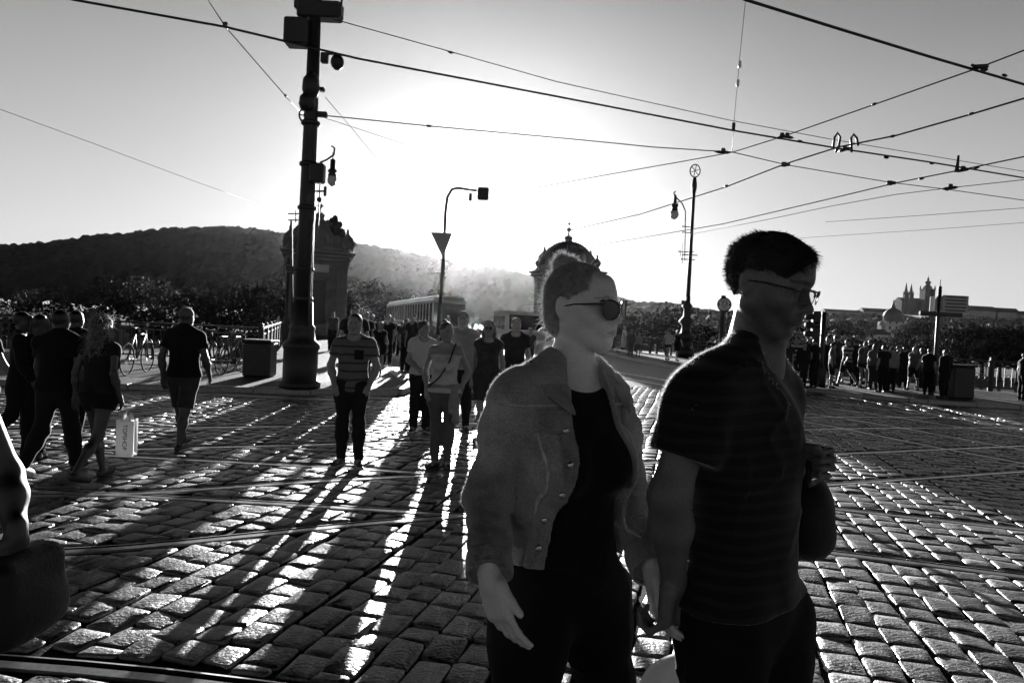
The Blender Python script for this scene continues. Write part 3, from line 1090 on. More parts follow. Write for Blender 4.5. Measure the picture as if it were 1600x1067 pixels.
def skeleton(x, y, face, s=1.0, sex='m', pose='stand', hyaw=0.0, hpitch=0.0, z0=0.0, phase=0.0, arms=None, lean=0.0, shw=None):
    """joints of a standing or walking figure; face: degrees the front turns from the camera (0) towards +X"""
    A = rot_frame(R(face)); o = V(x, y, z0)
    T = lambda a, b, c: o + A @ (V(a, b, c) * s)
    sw = shw or (.185 if sex == 'm' else .165)
    hw = .088
    ln = math.sin(R(lean))
    J = {}
    J['fwd'] = A @ V(0, -1, 0)
    J['pel'] = T(0, 0, .94); J['wai'] = T(0, .008 - ln * .2, 1.10); J['che'] = T(0, -ln * .45, 1.29)
    J['nkb'] = T(0, .012 - ln * .6, 1.475)
    J['shl'] = T(sw, .01 - ln * .55, 1.43); J['shr'] = T(-sw, .01 - ln * .55, 1.43)
    J['hpl'] = T(hw, 0, .92); J['hpr'] = T(-hw, 0, .92)
    J['head'] = T(0, -.012 - ln * .75, 1.635)
    J['hR'] = rot_frame(R(face + hyaw), R(hpitch))
    if pose == 'walk':
        ph = phase
        for q, sg in (('l', 1), ('r', -1)):
            a = sg * math.sin(ph) * R(18)
            kb = max(0.0, math.sin(ph * sg + 2.2)) * R(30)
            sx = .088 if q == 'l' else -.088
            th = V(0, -math.sin(a), -math.cos(a)) * .43
            b = a - kb
            sn = V(0, -math.sin(b), -math.cos(b)) * .42
            k_ = V(sx, 0, .92) + th
            an = k_ + sn
            J['kn' + q] = T(*k_); J['an' + q] = T(*an)
            tilt = -math.sin(kb) * .8 if kb > .1 else math.sin(max(a, 0)) * .5
            J['toe' + q] = T(an[0] + .01 * (1 if sx > 0 else -1), an[1] - .16, max(.03, an[2] - .055 + .16 * tilt))
            aa = -a * .9
            u = V(sx * .6, -math.sin(aa) * .29, -math.cos(aa) * .29)
            f_ = V(sx * .1, -math.sin(aa + R(18)) * .25, -math.cos(aa + R(18)) * .25)
            sh = V(sw if q == 'l' else -sw, .01 - ln * .55, 1.43)
            J['el' + q] = T(*(sh + u)); J['wr' + q] = T(*(sh + u + f_))
        zmin = min(J['anl'][2], J['anr'][2])
        dz = V(0, 0, z0 + .085 * s - zmin)
        for k in list(J):
            if k not in ('fwd', 'hR'):
                J[k] = J[k] + dz
        for q in 'lr':
            J['toe' + q][2] = max(J['toe' + q][2], z0 + .03)
    else:
        st = {'stand': .10, 'wide': .13, 'close': .07}.get(pose, .10)
        for q, sg in (('l', 1), ('r', -1)):
            J['kn' + q] = T(sg * (hw + st) / 2, -.015, .50); J['an' + q] = T(sg * st, .02, .085)
            J['toe' + q] = T(sg * (st + .05), -.14, .03)
            J['el' + q] = T(sg * (sw + .05), .03, 1.14); J['wr' + q] = T(sg * (sw + .05), -.03, .89)
    for k, v in (arms or {}).items():
        J[k] = T(*v)
    return J


# ------------------------------------------------------------------ ground: street, setts, rails, pavements, river
def g2(px, py, z=0.0):
    p = G(px, py, z); return (p.x, p.y)


RIVER_Z = -7.5
shore = [(-400, 16), (-22, 18.2), (-6.6, 18.6), (-15.6, 48), (-16.6, 51.5), (-16.6 - .3 * 260, 51.5 + .954 * 260),
         (6.2 - .3 * 250, 57 + .954 * 250), (6.2, 57), (7.6, 52), (10.6, 41.5), (12.9, 29.5), (16.5, 23.6), (24, 20.3), (60, 8), (400, -100), (400, -300), (-400, -300)]
mb = MB()
mb.prism(shore, RIVER_Z - .5, 0.0)
tag(mb.build('street_ground', M['asphalt']), kind='structure')
mb = MB()
mb.box((0, 850, RIVER_Z - .02), (3400, 2400, .04))
tag(mb.build('river_water', M['water']), kind='structure')


def poly_sheet(name, poly, z, m, kind='structure'):
    mb = MB(); mb.add([(x, y, z) for x, y in poly], [tuple(range(len(poly)))])
    return tag(mb.build(name, m), kind=kind)


# rails: (px, py) traced on the picture, turned into ground points; the second rail of each track is 1.435 m away
def catmull(pts, step=.5):
    P_ = [Vector((p[0], p[1], 0)) for p in pts]
    P_ = [P_[0] * 2 - P_[1]] + P_ + [P_[-1] * 2 - P_[-2]]
    out = []
    for i in range(1, len(P_) - 2):
        n = max(2, int((P_[i + 1] - P_[i]).length / step))
        for k in range(n):
            t = k / n
            a, b, c, d = P_[i - 1], P_[i], P_[i + 1], P_[i + 2]
            out.append(.5 * ((2 * b) + (c - a) * t + (2 * a - 5 * b + 4 * c - d) * t * t + (3 * b - a - 3 * c + d) * t ** 3))
    out.append(P_[-2])
    return [(p.x, p.y) for p in out]


def offset(line, d):
    out = []
    for i, p in enumerate(line):
        a = line[max(0, i - 1)]; b = line[min(len(line) - 1, i + 1)]
        dx, dy = b[0] - a[0], b[1] - a[1]; L = math.hypot(dx, dy)
        out.append((p[0] - dy / L * d, p[1] + dx / L * d))
    return out


def ext(line, d0, d1):
    a, b = line[0], line[1]; L = math.hypot(b[0] - a[0], b[1] - a[1])
    s0 = (a[0] - (b[0] - a[0]) / L * d0, a[1] - (b[1] - a[1]) / L * d0)
    a, b = line[-1], line[-2]; L = math.hypot(b[0] - a[0], b[1] - a[1])
    s1 = (a[0] - (b[0] - a[0]) / L * d1, a[1] - (b[1] - a[1]) / L * d1)
    return [s0] + line + [s1]


track_px = {
    'a': [(200, 778), (440, 791), (600, 801), (720, 809), (1000, 836), (1247, 861), (1600, 905)],          # near rail, other one beyond
    'b': [(60, 868), (200, 860), (400, 840), (560, 823), (720, 810), (1000, 786), (1274, 762), (1600, 739)],
    'c': [(212, 672), (520, 667), (800, 662), (1245, 653), (1600, 654)],
}
G_ = 1.435
rails = []
la = ext(catmull([g2(*p) for p in track_px['a']]), 7, 22)
rails += [('a', la), ('a', offset(la, G_))]
lb = ext(catmull([g2(*p) for p in track_px['b']]), 7, 22)
rails += [('b', lb), ('b', offset(lb, G_))]
lc = ext(catmull([g2(*p) for p in track_px['c']]), 30, 30)
rails += [('c', lc), ('c', offset(lc, -G_))]
# curve from the bridge to the right, crossing the others
ld = catmull([(-15.0 + 3.6 + .3 * 0, 60), (-7.3, 46), (-3.4, 33), (-.2, 23.5), (2.6, 17.2), g2(1245, 658), g2(1459, 700), g2(1600, 726)])
ld = ext(ld, 200, 20)
rails += [('d', ld), ('d', offset(ld, G_))]
le = offset(ld, G_ + 1.6)
rails += [('e', le), ('e', offset(le, G_))]
# the track that swings in at the lower left
lf = catmull([g2(-250, 1028), g2(0, 1043), g2(240, 1064), g2(520, 1100)])
lf = ext(lf, 4, 6)
rails += [('f', lf)]

labels = {'a': 'near tram track curving past the couple\'s feet', 'b': 'tram track crossing the near one left of the couple', 'c': 'straight tram track nearest the kerb of the far pavement',
          'd': 'tram track curving off the bridge to the right', 'e': 'second tram track curving off the bridge', 'f': 'tram rail at the lower left corner'}
roots = {}
for key, line in rails:
    if key not in roots:
        roots[key] = thing('tram_track', (0, 0, 0), labels[key], 'tram track', 'tram tracks set in the street', kind='structure')
    mb = MB()
    # cross-section: running head, groove, guard lip
    prof = [(-.030, -.02), (-.030, .020), (.018, .023), (.019, -.006), (.068, -.006), (.069, .018), (.083, .016), (.083, -.02)]
    n = len(line)
    sidel = []
    for i, p in enumerate(line):
        a = line[max(0, i - 1)]; b = line[min(n - 1, i + 1)]
        dx, dy = b[0] - a[0], b[1] - a[1]; L = math.hypot(dx, dy)
        sidel.append((-dy / L, dx / L))
    zoff = {'a': 0, 'b': .0007, 'c': .0014, 'd': .0021, 'e': .0028, 'f': 0}[key]
    m0 = len(mb.v)
    vs = [(p[0] + s_[0] * o, p[1] + s_[1] * o, z + zoff) for p, s_ in zip(line, sidel) for o, z in prof]
    k_ = len(prof)
    fs = [(i * k_ + j + 1, i * k_ + j, (i + 1) * k_ + j, (i + 1) * k_ + j + 1) for i in range(n - 1) for j in range(k_ - 1)]
    fs = [f[::-1] for f in fs]
    mb.add(vs, fs)
    me = mb.mesh('rail')
    me.materials.append(M['rail']); me.materials.append(M['groove'])
    mi = [1 if (i % (k_ - 1)) in (2, 3, 4) else 0 for i in range(len(fs))]
    me.polygons.foreach_set('material_index', mi)
    link_mesh('rail', me, None, roots[key])

rail_segs = []
for key, line in rails:
    for i in range(len(line) - 1):
        a, b = line[i], line[i + 1]
        if min(a[1], b[1]) > 20 and False: continue
        rail_segs.append((a[0], a[1], b[0], b[1]))
RS = np.array(rail_segs)
RS = RS[(np.minimum(RS[:, 1], RS[:, 3]) < 17) & (np.minimum(RS[:, 0], RS[:, 2]) < 30)]

# kerb line of the far-left pavement (raised) and of the right pavement
KL = [g2(-900, 566), g2(-300, 590), g2(0, 602), g2(300, 612), g2(560, 618), (-2.45, 14.2), (-2.35, 15.6), (-4.4, 22), (-7.3, 33), (-11.6, 48), (-11.6 - .3 * 250, 48 + .954 * 250)]
KL[0:1] = [(-60, KL[1][1] + 1.0)]
KR = [(6.4 - .3 * 250 - 4.2, 55 + .954 * 250), (2.2, 54), g2(945, 553), g2(1000, 566), g2(1060, 578), g2(1250, 609), g2(1350, 623), g2(1450, 632), g2(1600, 641), (30, 13.5), (60, 2)]
ZP = .12
river_l = [(-16.6 - .3 * 250, 51.5 + .954 * 250), (-16.6, 51.3), (-15.55, 48), (-6.65, 18.55), (-22, 18.1), (-60, 17.6)]
river_r = [(60, 7.9), (24, 20.2), (16.45, 23.5), (12.85, 29.4), (10.55, 41.4), (7.55, 51.9), (6.15, 56.8), (6.2 - .3 * 249, 57 + .954 * 249)]
mb = MB(); mb.prism([(x, y) for x, y in KL] + river_l, 0.001, ZP)
pav_l = tag(mb.build('pavement', M['pave']), kind='structure')
mb = MB(); mb.prism(KR + river_r, 0.001, ZP)
pav_r = tag(mb.build('pavement', M['pave']), kind='structure')


def kerbs(line, parent, side, ymax=45):
    me_cache = {}
    for i in range(len(line) - 1):
        a = Vector((*line[i], 0)); b = Vector((*line[i + 1], 0))
        L = (b - a).length; d = (b - a) / L
        nrm = Vector((-d.y, d.x, 0)) * side
        if min(a.y, b.y) > ymax: 
            continue
        t = 0
        while t < L - .05:
            l = min(rnd.uniform(.95, 1.25), L - t)
            c = a + d * (t + l / 2)
            if abs(c.x) < c.y * .85 + 4 and c.y > 3:
                key = round(l, 1)
                if key not in me_cache:
                    q = MB(); q.box((0, 0, 0), (key, .26, .15), bev=.015); me_cache[key] = q.mesh('kerb_stone')
                o = link_mesh('kerb_stone', me_cache[key], M['kerb'], parent)
                o.location = (c.x + nrm.x * .10, c.y + nrm.y * .10, ZP - .065 + rnd.uniform(-.003, .004))
                o.scale = ((l - .012) / key, 1, 1)
                o.rotation_euler = (0, 0, math.atan2(d.y, d.x))
            t += l


kerbs(KL, pav_l, -1)
kerbs(KR, pav_r, 1)

# ---- setts
D1 = unit(V(.27, 1, 0))[:2]; D2 = V(D1[1], -D1[0])      # along a course; across courses


def clip_poly(P, px, py, nx, ny):
    """keep the part of convex P with (p - p0).n >= 0"""
    out = []
    m = len(P)
    for i in range(m):
        a = P[i]; b = P[(i + 1) % m]
        da = (a[0] - px) * nx + (a[1] - py) * ny; db = (b[0] - px) * nx + (b[1] - py) * ny
        if da >= 0: out.append(a)
        if (da >= 0) != (db >= 0):
            t = da / (da - db); out.append((a[0] + (b[0] - a[0]) * t, a[1] + (b[1] - a[1]) * t))
    return out


KLs = [(x, y) for x, y in KL if y < 24]
kerb_segs = [(KL[i], KL[i + 1]) for i in range(len(KL) - 1) if KL[i][1] < 30]
kerb_segs_r = [(KR[i], KR[i + 1]) for i in range(len(KR) - 1) if KR[i + 1][1] < 50]


def in_poly(x, y, poly):
    c = False; j = len(poly) - 1
    for i in range(len(poly)):
        xi, yi = poly[i]; xj, yj = poly[j]
        if (yi > y) != (yj > y) and x < (xj - xi) * (y - yi) / (yj - yi) + xi: c = not c
        j = i
    return c


PL = KL + river_l; PR = KR + river_r
CLR_A, CLR_B = .070, .122
sett_list = []
cw = .182
for ci in range(-170, 170):
    off_a = ci * cw
    wob = rnd.uniform(0, 6)
    t = -20 + rnd.uniform(0, .3)
    while t < 34:
        ln = rnd.choice((rnd.uniform(.165, .22), rnd.uniform(.19, .265)))
        w0 = cw
        def pt(tt, u):
            wv = .02 * math.sin(tt * .9 + wob) + .05 * math.sin(tt * .23) 
            return (D1[0] * tt + D2[0] * (off_a + u + wv), D1[1] * tt + D2[1] * (off_a + u + wv))
        c = pt(t + ln / 2, 0)
        x, y = c
        if y > .35 and y < 12.6 and abs(x) < y * .95 + 2.2 or (12.6 <= y < 19 and 1.5 < x < 18 and abs(x) < y * .95 and (x + .25 * y) > 5.4) or (12.6 <= y < 13.6 and abs(x) < 12):
            g = .006
            j_ = lambda: rnd.uniform(-.011, .011)
            P_ = [pt(t + g + j_(), -w0 / 2 + g + j_() * .8), pt(t + g + j_(), w0 / 2 - g + j_() * .8), pt(t + ln - g + j_(), w0 / 2 - g + j_() * .8), pt(t + ln - g + j_(), -w0 / 2 + g + j_() * .8)]
            # keep clear of rails
            mx = (RS[:, 0] + RS[:, 2]) / 2 - x; my = (RS[:, 1] + RS[:, 3]) / 2 - y
            near = np.where(mx * mx + my * my < (np.hypot(RS[:, 2] - RS[:, 0], RS[:, 3] - RS[:, 1]) / 2 + .35) ** 2)[0]
            ok = True
            for r_i in near:
                ax, ay, bx, by = RS[r_i]
                dx, dy = bx - ax, by - ay; L = math.hypot(dx, dy)
                tt = ((x - ax) * dx + (y - ay) * dy) / (L * L)
                if tt < -.35 / L or tt > 1 + .35 / L: continue
                nx, ny = -dy / L, dx / L
                d = (x - ax) * nx + (y - ay) * ny
                if d > .022:
                    P_ = clip_poly(P_, ax + nx * CLR_B, ay + ny * CLR_B, nx, ny)
                else:
                    P_ = clip_poly(P_, ax - nx * CLR_A, ay - ny * CLR_A, -nx, -ny)
                if len(P_) < 3: ok = False; break
            if ok and y > 11 and (in_poly(x, y, PL) or in_poly(x, y, PR)): ok = False
            if ok:
                A_ = 0
                for i in range(len(P_)):
                    a, b = P_[i], P_[(i + 1) % len(P_)]; A_ += a[0] * b[1] - b[0] * a[1]
                if abs(A_) / 2 > .006:
                    if A_ < 0: P_ = P_[::-1]
                    sett_list.append((x, y, P_))
        t += ln

base = [(-14, .0), (14, 0.0), (22, 17), (12, 19.0), (-1.8, 14.5)] + [(KL[4][0], KL[4][1]), (KL[3][0], KL[3][1]), (KL[2][0], KL[2][1] - .02), (-14, 13.4)]
poly_sheet('joint_bed', [(-16, -3), (16, -3), (24, 15), (9.5, 19.2), (1.2, 17.5), (-2.0, 13.9), (-6, 13.2), (-16, 13.0)], .004, M['mortar'])
# the setts sit with their tops about 2 cm above the bed
SZ = .0


def sett_geo(P_, near, tone):
    cx = sum(p[0] for p in P_) / len(P_); cy = sum(p[1] for p in P_) / len(P_)
    z = SZ + rnd.uniform(-.004, .006); tx, ty = rnd.gauss(0, .03), rnd.gauss(0, .03)
    if near:                                     # blunt the corners
        Q = []
        m = len(P_)
        for i in range(m):
            a, b, c = P_[i - 1], P_[i], P_[(i + 1) % m]
            for o in (a, c):
                L = math.hypot(o[0] - b[0], o[1] - b[1]); k = min(.30, rnd.uniform(.006, .024) / max(L, 1e-4))
                Q.append((b[0] + (o[0] - b[0]) * k, b[1] + (o[1] - b[1]) * k))
        P_ = Q
    n = len(P_)
    vs = []
    rings = ((1.0, -.018), (1.0, .011), (.982, .0170), (.93, .0200), (.5, .0222)) if near else ((1.0, -.012), (.985, .014), (.90, .0205))
    for sc_, dz in rings:
        for (px, py) in P_:
            jx = rnd.uniform(-.0035, .0035) if near else 0
            X = cx + (px - cx) * sc_ + jx; Y_ = cy + (py - cy) * sc_ + (rnd.uniform(-.0035, .0035) if near else 0)
            vs.append((X, Y_, z + dz + (X - cx) * tx + (Y_ - cy) * ty + (rnd.uniform(-.0026, .0026) if near else 0)))
    vs.append((cx, cy, z + .0235))
    fs = []
    R_ = len(rings)
    for i in range(R_ - 1):
        for k in range(n):
            fs.append((i * n + k, i * n + (k + 1) % n, (i + 1) * n + (k + 1) % n, (i + 1) * n + k))
    for k in range(n):
        fs.append(((R_ - 1) * n + k, (R_ - 1) * n + (k + 1) % n, R_ * n))
    return vs, fs


def in_frame(x, y):
    v = Vector((x, y, 0.02)) - EYE
    d = v.dot(fw)
    if d < .1: return False
    px = 800 + F_PX * v.dot(RT) / d; py = 533.5 - F_PX * v.dot(UP) / d
    return 0 < px < 1600 and 0 < py < 1067


def hidden_by_couple(x, y):
    v = Vector((x, y, 0.02)) - EYE
    d = v.dot(fw); px = 800 + F_PX * v.dot(RT) / d
    py = 533.5 - F_PX * v.dot(UP) / d
    return 745 < px < 1010 and py < 1000 or 1085 < px < 1235


sett_list.sort(key=lambda s_: (0 if in_frame(s_[0], s_[1]) and not hidden_by_couple(s_[0], s_[1]) else 1, s_[1] ** 2 + .0 * s_[0]))
paving = thing('sett_paving', (0, 0, 0), 'worn granite setts paving the street between the tram rails', 'paving', kind='structure')
allv, allf, allt = [], [], []
for i, (x, y, P_) in enumerate(sett_list):
    tone = rnd.uniform(.5, 1.35) if rnd.random() > .12 else rnd.uniform(1.4, 2.2)
    vs, fs = sett_geo(P_, y < 7.5, tone)
    if i < 300:
        o_ = Vector((x, y, 0))
        me = bpy.data.meshes.new('sett')
        me.from_pydata([(v[0] - x, v[1] - y, v[2]) for v in vs], [], fs)
        me.polygons.foreach_set('use_smooth', [True] * len(fs))
        at = me.attributes.new('tone', 'FLOAT', 'POINT'); at.data.foreach_set('value', [tone] * len(vs))
        o = link_mesh('sett', me, M['sett'], paving); o.location = (x, y, 0)
    else:
        b = len(allv); allv += vs; allf += [tuple(b + k for k in f) for f in fs]; allt += [tone] * len(vs)
me = bpy.data.meshes.new('setts'); me.from_pydata(allv, [], allf)
me.polygons.foreach_set('use_smooth', [True] * len(allf))
at = me.attributes.new('tone', 'FLOAT', 'POINT'); at.data.foreach_set('value', allt)
o = link_mesh('setts', me, M['sett'], paving); o['kind'] = 'stuff'
print('SETTS', len(sett_list))

# zebra bars and lane lines on the strip of asphalt by the far kerb
cross = thing('zebra_crossing', (0, 0, 0), 'white bars of the pedestrian crossing painted in front of the far pavement', 'road marking', kind='structure')
for (x0, x1, y0, y1) in ((-7.2, -2.5, 12.35, 12.72), (-6.6, -2.2, 13.0, 13.3)):
    mb = MB(); mb.box(((x0 + x1) / 2, (y0 + y1) / 2, .031), (x1 - x0, y1 - y0, .004)); mb.build('bar', M['paint'], cross)
for dx in (2.1, 6.3):
    pts = [(-11.2 + dx + 0, 50), (-6.6 + dx, 35), (-3.0 + dx, 24), (-1.2 + dx, 18.5)]
    ln = catmull(pts, 1.0); o1 = offset(ln, .06); o2 = offset(ln, -.06)
    mb = MB(); n = len(ln)
    mb.add([(p[0], p[1], .006) for p in o1] + [(p[0], p[1], .006) for p in o2], [(i, n + i, n + i + 1, i + 1) for i in range(n - 1)])
    tag(mb.build('lane_line', M['paint']), kind='structure')


# ------------------------------------------------------------------ hills, trees, far bank
def noise2(seed, scale, octs=4):
    rg = np.random.default_rng(seed); n = 128
    T = [rg.normal(size=(n, n)) for _ in range(octs)]

    def f(x, y):
        o = 0; a = 1.0; s_ = scale
        for t in T:
            u = (x / s_) % n; v = (y / s_) % n
            i = np.floor(u).astype(int); j = np.floor(v).astype(int); fu = u - i; fv = v - j
            fu = fu * fu * (3 - 2 * fu); fv = fv * fv * (3 - 2 * fv)
            i1 = (i + 1) % n; j1 = (j + 1) % n; i %= n; j %= n
            o = o + a * (t[i, j] * (1 - fu) * (1 - fv) + t[i1, j] * fu * (1 - fv) + t[i, j1] * (1 - fu) * fv + t[i1, j1] * fu * fv)
            a *= .5; s_ *= .5
        return o
    return f


def crowns(X, Y, r, seed, keep=1.0):
    """height of a closed canopy: rounded crowns on a jittered grid"""
    rg = np.random.default_rng(seed)
    gi = np.floor(X / r).astype(int); gj = np.floor(Y / r).astype(int)
    H = np.zeros_like(X)
    N = 512
    jx = rg.uniform(.15, .85, (N, N)); jy = rg.uniform(.15, .85, (N, N)); hh = rg.uniform(.5, 1.15, (N, N)); kk = rg.random((N, N)) < keep
    for di in (-1, 0, 1):
        for dj in (-1, 0, 1):
            a = (gi + di); b = (gj + dj)
            cx = (a + jx[a % N, b % N]) * r; cy = (b + jy[a % N, b % N]) * r; h = hh[a % N, b % N] * kk[a % N, b % N]
            d2 = ((X - cx) ** 2 + (Y - cy) ** 2) / (r * .82) ** 2
            H = np.maximum(H, h * np.sqrt(np.maximum(0, 1 - d2)))
    return H * r * .8


def ridge_hill(name, prof, Y0, depth, base_z, nx, ny, m, seed, crown=7.0, back=150, rough=6.0, keep=1.0, leafq=0):
    """prof: skyline pixels; the ridge stands at ground distance Y0+depth"""
    pts = [U(px, py, Y0 + depth) for px, py in prof]
    xs = np.array([p.x for p in pts]); zs = np.array([p.z for p in pts])
    X1 = np.linspace(xs[0], xs[-1], nx)
    t = np.concatenate([np.linspace(0, 1, ny), np.linspace(1.03, 1.5, max(4, ny // 8))])
    Tt, XX = np.meshgrid(t, X1, indexing='ij')
    YY = Y0 + depth * Tt
    ridge = np.interp(XX, xs, zs)
    XX2 = XX * (YY / (Y0 + depth)) ** .5
    sh = np.where(Tt <= 1, 1 - (1 - Tt) ** 1.6, 1 - (Tt - 1) * 1.2)
    nf = noise2(seed, 60)
    Z = base_z + (ridge - crown * .55 - base_z) * np.clip(sh, 0, 1) + nf(XX2, YY) * rough * np.sin(np.clip(Tt, 0, 1) * math.pi) * .6
    Z = Z + crowns(XX2, YY, crown, seed, keep) + noise2(seed + 9, 2.2, 2)(XX2, YY) * crown * .06
    v = np.stack([XX2, YY, Z], -1).reshape(-1, 3)
    ny2 = len(t)
    i = np.arange(ny2 - 1)[:, None] * nx + np.arange(nx - 1)[None]
    q = np.stack([i, i + 1, i + nx + 1, i + nx], -1).reshape(-1, 4)
    o = link_mesh(name, np_mesh(name, v, q, False), m)
    if leafq:
        rg = np.random.default_rng(seed)
        rows = v.reshape(ny2, nx, 3)[max(0, ny - 14):ny]
        P_ = rows.reshape(-1, 3)[rg.integers(0, rows.shape[0] * nx, leafq)] + rg.normal(size=(leafq, 3)) * np.array((.6, .6, .5)) * crown * .12
        leaf_quads('ridge_foliage', P_, .11 * crown, rg, M['wood_hill'], o)
        o.children[0]['kind'] = 'stuff'
    return o


def leaf_quads(name, P_, size, rg, m, parent, jit=.5):
    n = len(P_)
    a = rg.normal(size=(n, 3)); a /= np.linalg.norm(a, axis=1)[:, None]
    b = np.cross(a, rg.normal(size=(n, 3))); b /= np.linalg.norm(b, axis=1)[:, None]
    s_ = size * rg.uniform(1 - jit, 1 + jit, n)[:, None]
    v = np.stack([P_ - a * s_ - b * s_ * .6, P_ + a * s_ * .2 - b * s_ * .8, P_ + a * s_ + b * s_ * .3, P_ - a * s_ * .1 + b * s_ * .8], 1)
    q = np.arange(n * 4).reshape(-1, 4)
    return link_mesh(name, np_mesh(name, v.reshape(-1, 3), q, False), m, parent)


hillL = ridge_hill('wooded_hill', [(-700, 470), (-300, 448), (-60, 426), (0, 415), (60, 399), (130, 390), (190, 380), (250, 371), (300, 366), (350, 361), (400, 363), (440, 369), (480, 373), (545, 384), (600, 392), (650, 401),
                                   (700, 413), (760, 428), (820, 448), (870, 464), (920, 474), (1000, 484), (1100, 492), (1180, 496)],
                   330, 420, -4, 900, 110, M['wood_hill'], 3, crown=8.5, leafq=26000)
tag(hillL, kind='structure')
# long low ridge with the castle, farther off on the right
hillR = ridge_hill('castle_hill', [(780, 490), (880, 482), (960, 476), (1010, 480), (1060, 486), (1100, 489), (1180, 491), (1240, 490), (1300, 492), (1440, 496), (1520, 498), (1600, 500), (1750, 506), (2100, 530)],
                   700, 520, -6, 420, 60, M['far_ground'], 8, crown=11, keep=.5, rough=4)
tag(hillR, kind='structure')


def make_tree(name, seed, h, w, m, nleaf=2600, trunk=.3, conical=False):
    rg = np.random.default_rng(seed)
    root = thing(name, (0, 0, 0), None, 'tree')
    mb = MB()
    th = h * trunk
    mb.tube([(0, 0, -.3), (rg.normal() * .1, 0, th * .6), (rg.normal() * .3, rg.normal() * .2, h * .62)], [h * .028, h * .02, h * .008], 7)
    for k in range(6):
        a = rg.uniform(0, 6.28); z = rg.uniform(th * .6, h * .55); L = w * rg.uniform(.25, .42)
        mb.tube([(0, 0, z), (math.cos(a) * L * .5, math.sin(a) * L * .5, z + L * .35), (math.cos(a) * L, math.sin(a) * L, z + L * .9)], [h * .010, h * .007, h * .003], 5)
    mb.build('trunk', M['bark'], root)
    C = []
    nc = 34
    for k in range(nc):
        u = rg.normal(size=3); u /= np.linalg.norm(u); rr = rg.uniform(.35, 1.0) ** .5
        cz = th + (h - th) * .5
        c = u * rr * np.array((w * .42, w * .42, (h - th) * .42)); c[2] += cz
        if conical: c[:2] *= (1.15 - (c[2] - th) / (h - th))
        C.append((c, w * rg.uniform(.10, .2)))
    per = nleaf // nc
    P_ = []
    for c, r_ in C:
        u = rg.normal(size=(per, 3)); u /= np.linalg.norm(u, axis=1)[:, None]
        P_.append(c + u * (r_ * rg.uniform(.55, 1.05, per) ** .6)[:, None] * np.array((1, 1, .75)))
    leaf_quads('crown', np.concatenate(P_), w * .021, rg, m, root)
    return root


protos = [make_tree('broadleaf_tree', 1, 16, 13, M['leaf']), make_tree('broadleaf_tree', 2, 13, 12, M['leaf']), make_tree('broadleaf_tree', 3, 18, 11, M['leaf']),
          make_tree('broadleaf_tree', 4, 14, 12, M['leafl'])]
used = set()


def place_tree(px, top_py, Y, kind, label, group, zb=RIVER_Z + 1.2):
    p = U(px, top_py, Y); H0 = (16, 13, 18, 14)[kind]
    o = protos[kind] if kind not in used else copy_tree(protos[kind])
    used.add(kind)
    s_ = (p.z - zb) / H0
    o.location = (p.x, Y, zb); o.scale = (s_ * rnd.uniform(.95, 1.2), s_ * 1.1, s_); o.rotation_euler = (0, 0, rnd.uniform(0, 6.28))
    tag(o, label, 'tree', group)


LM = ((-60, 'beyond the left edge'), (25, 'above the person with the phone'), (86, 'above the dark haired walker'), (150, 'above the curly haired woman'), (215, 'left of the cap wearer'), (283, 'above the man in the cap'),
      (340, 'above the parked bicycles'), (405, 'above the grey litter bin'), (450, 'just left of the tall pole'), (545, 'above the banded T-shirt'), (590, 'above the far end of the tram'), (640, 'above the middle of the tram'), (672, 'left of the signal mast'),
      (975, 'behind the white robed stroller'), (1000, 'beside the sunglasses of the woman'), (1030, 'between the woman and the lamp post'), (1065, 'just left of the lamp post base'), (1095, 'just right of the lamp post base'), (1131, 'below the round sign'), (1170, 'behind the man\'s neck'), (1220, 'below the man\'s chin'),
      (1250, 'above the banded shirt in the crowd'), (1281, 'behind the traffic light'), (1310, 'above the man in shorts'), (1335, 'above the boldly striped shirt'), (1362, 'above the backpack'), (1395, 'below the domed church'), (1430, 'above the lone walker'), (1460, 'left of the sign post'), (1490, 'under the direction boards'),
      (1515, 'right of the direction boards'), (1545, 'below the castle wing'), (1570, 'near the right edge'), (1600, 'at the right edge'), (1640, 'just past the right edge'))


def near_name(px, py):
    a = min(LM, key=lambda t: abs(t[0] - px))[1]
    row = 'highest ' if py < 435 else ('in front of the others ' if (py > 465 and px < 700) or py >= 522 else '')
    return (row + a).strip()


isl = poly_sheet('river_island', [(-420, 95), (-34, 92), (-30, 150), (-60, 260), (-420, 300)], RIVER_Z + 1.2, M['far_ground'])
# dark wood of the island and embankment on the left
T1 = 'dark broadleaf trees on the island beyond the left railing'
for px, py, Y, k in ((-60, 470, 104, 0), (10, 462, 112, 2), (70, 448, 120, 0), (120, 440, 128, 2), (165, 432, 132, 1), (215, 425, 140, 0), (262, 438, 124, 2), (300, 448, 118, 1), (345, 452, 116, 0), (385, 440, 126, 1), (425, 432, 130, 3), (455, 446, 120, 0), (40, 492, 98, 1), (140, 480, 100, 0), (240, 480, 102, 1), (330, 486, 99, 2), (410, 478, 103, 0), (-20, 500, 94, 2), (550, 425, 150, 0), (585, 436, 160, 1), (620, 440, 170, 2), (660, 448, 175, 0), (540, 460, 120, 1)):
    place_tree(px, py, Y, k, ('broad dark tree %s', 'round dark tree %s', 'tall dark tree %s', 'paler loose tree %s')[k] % near_name(px, py), T1)
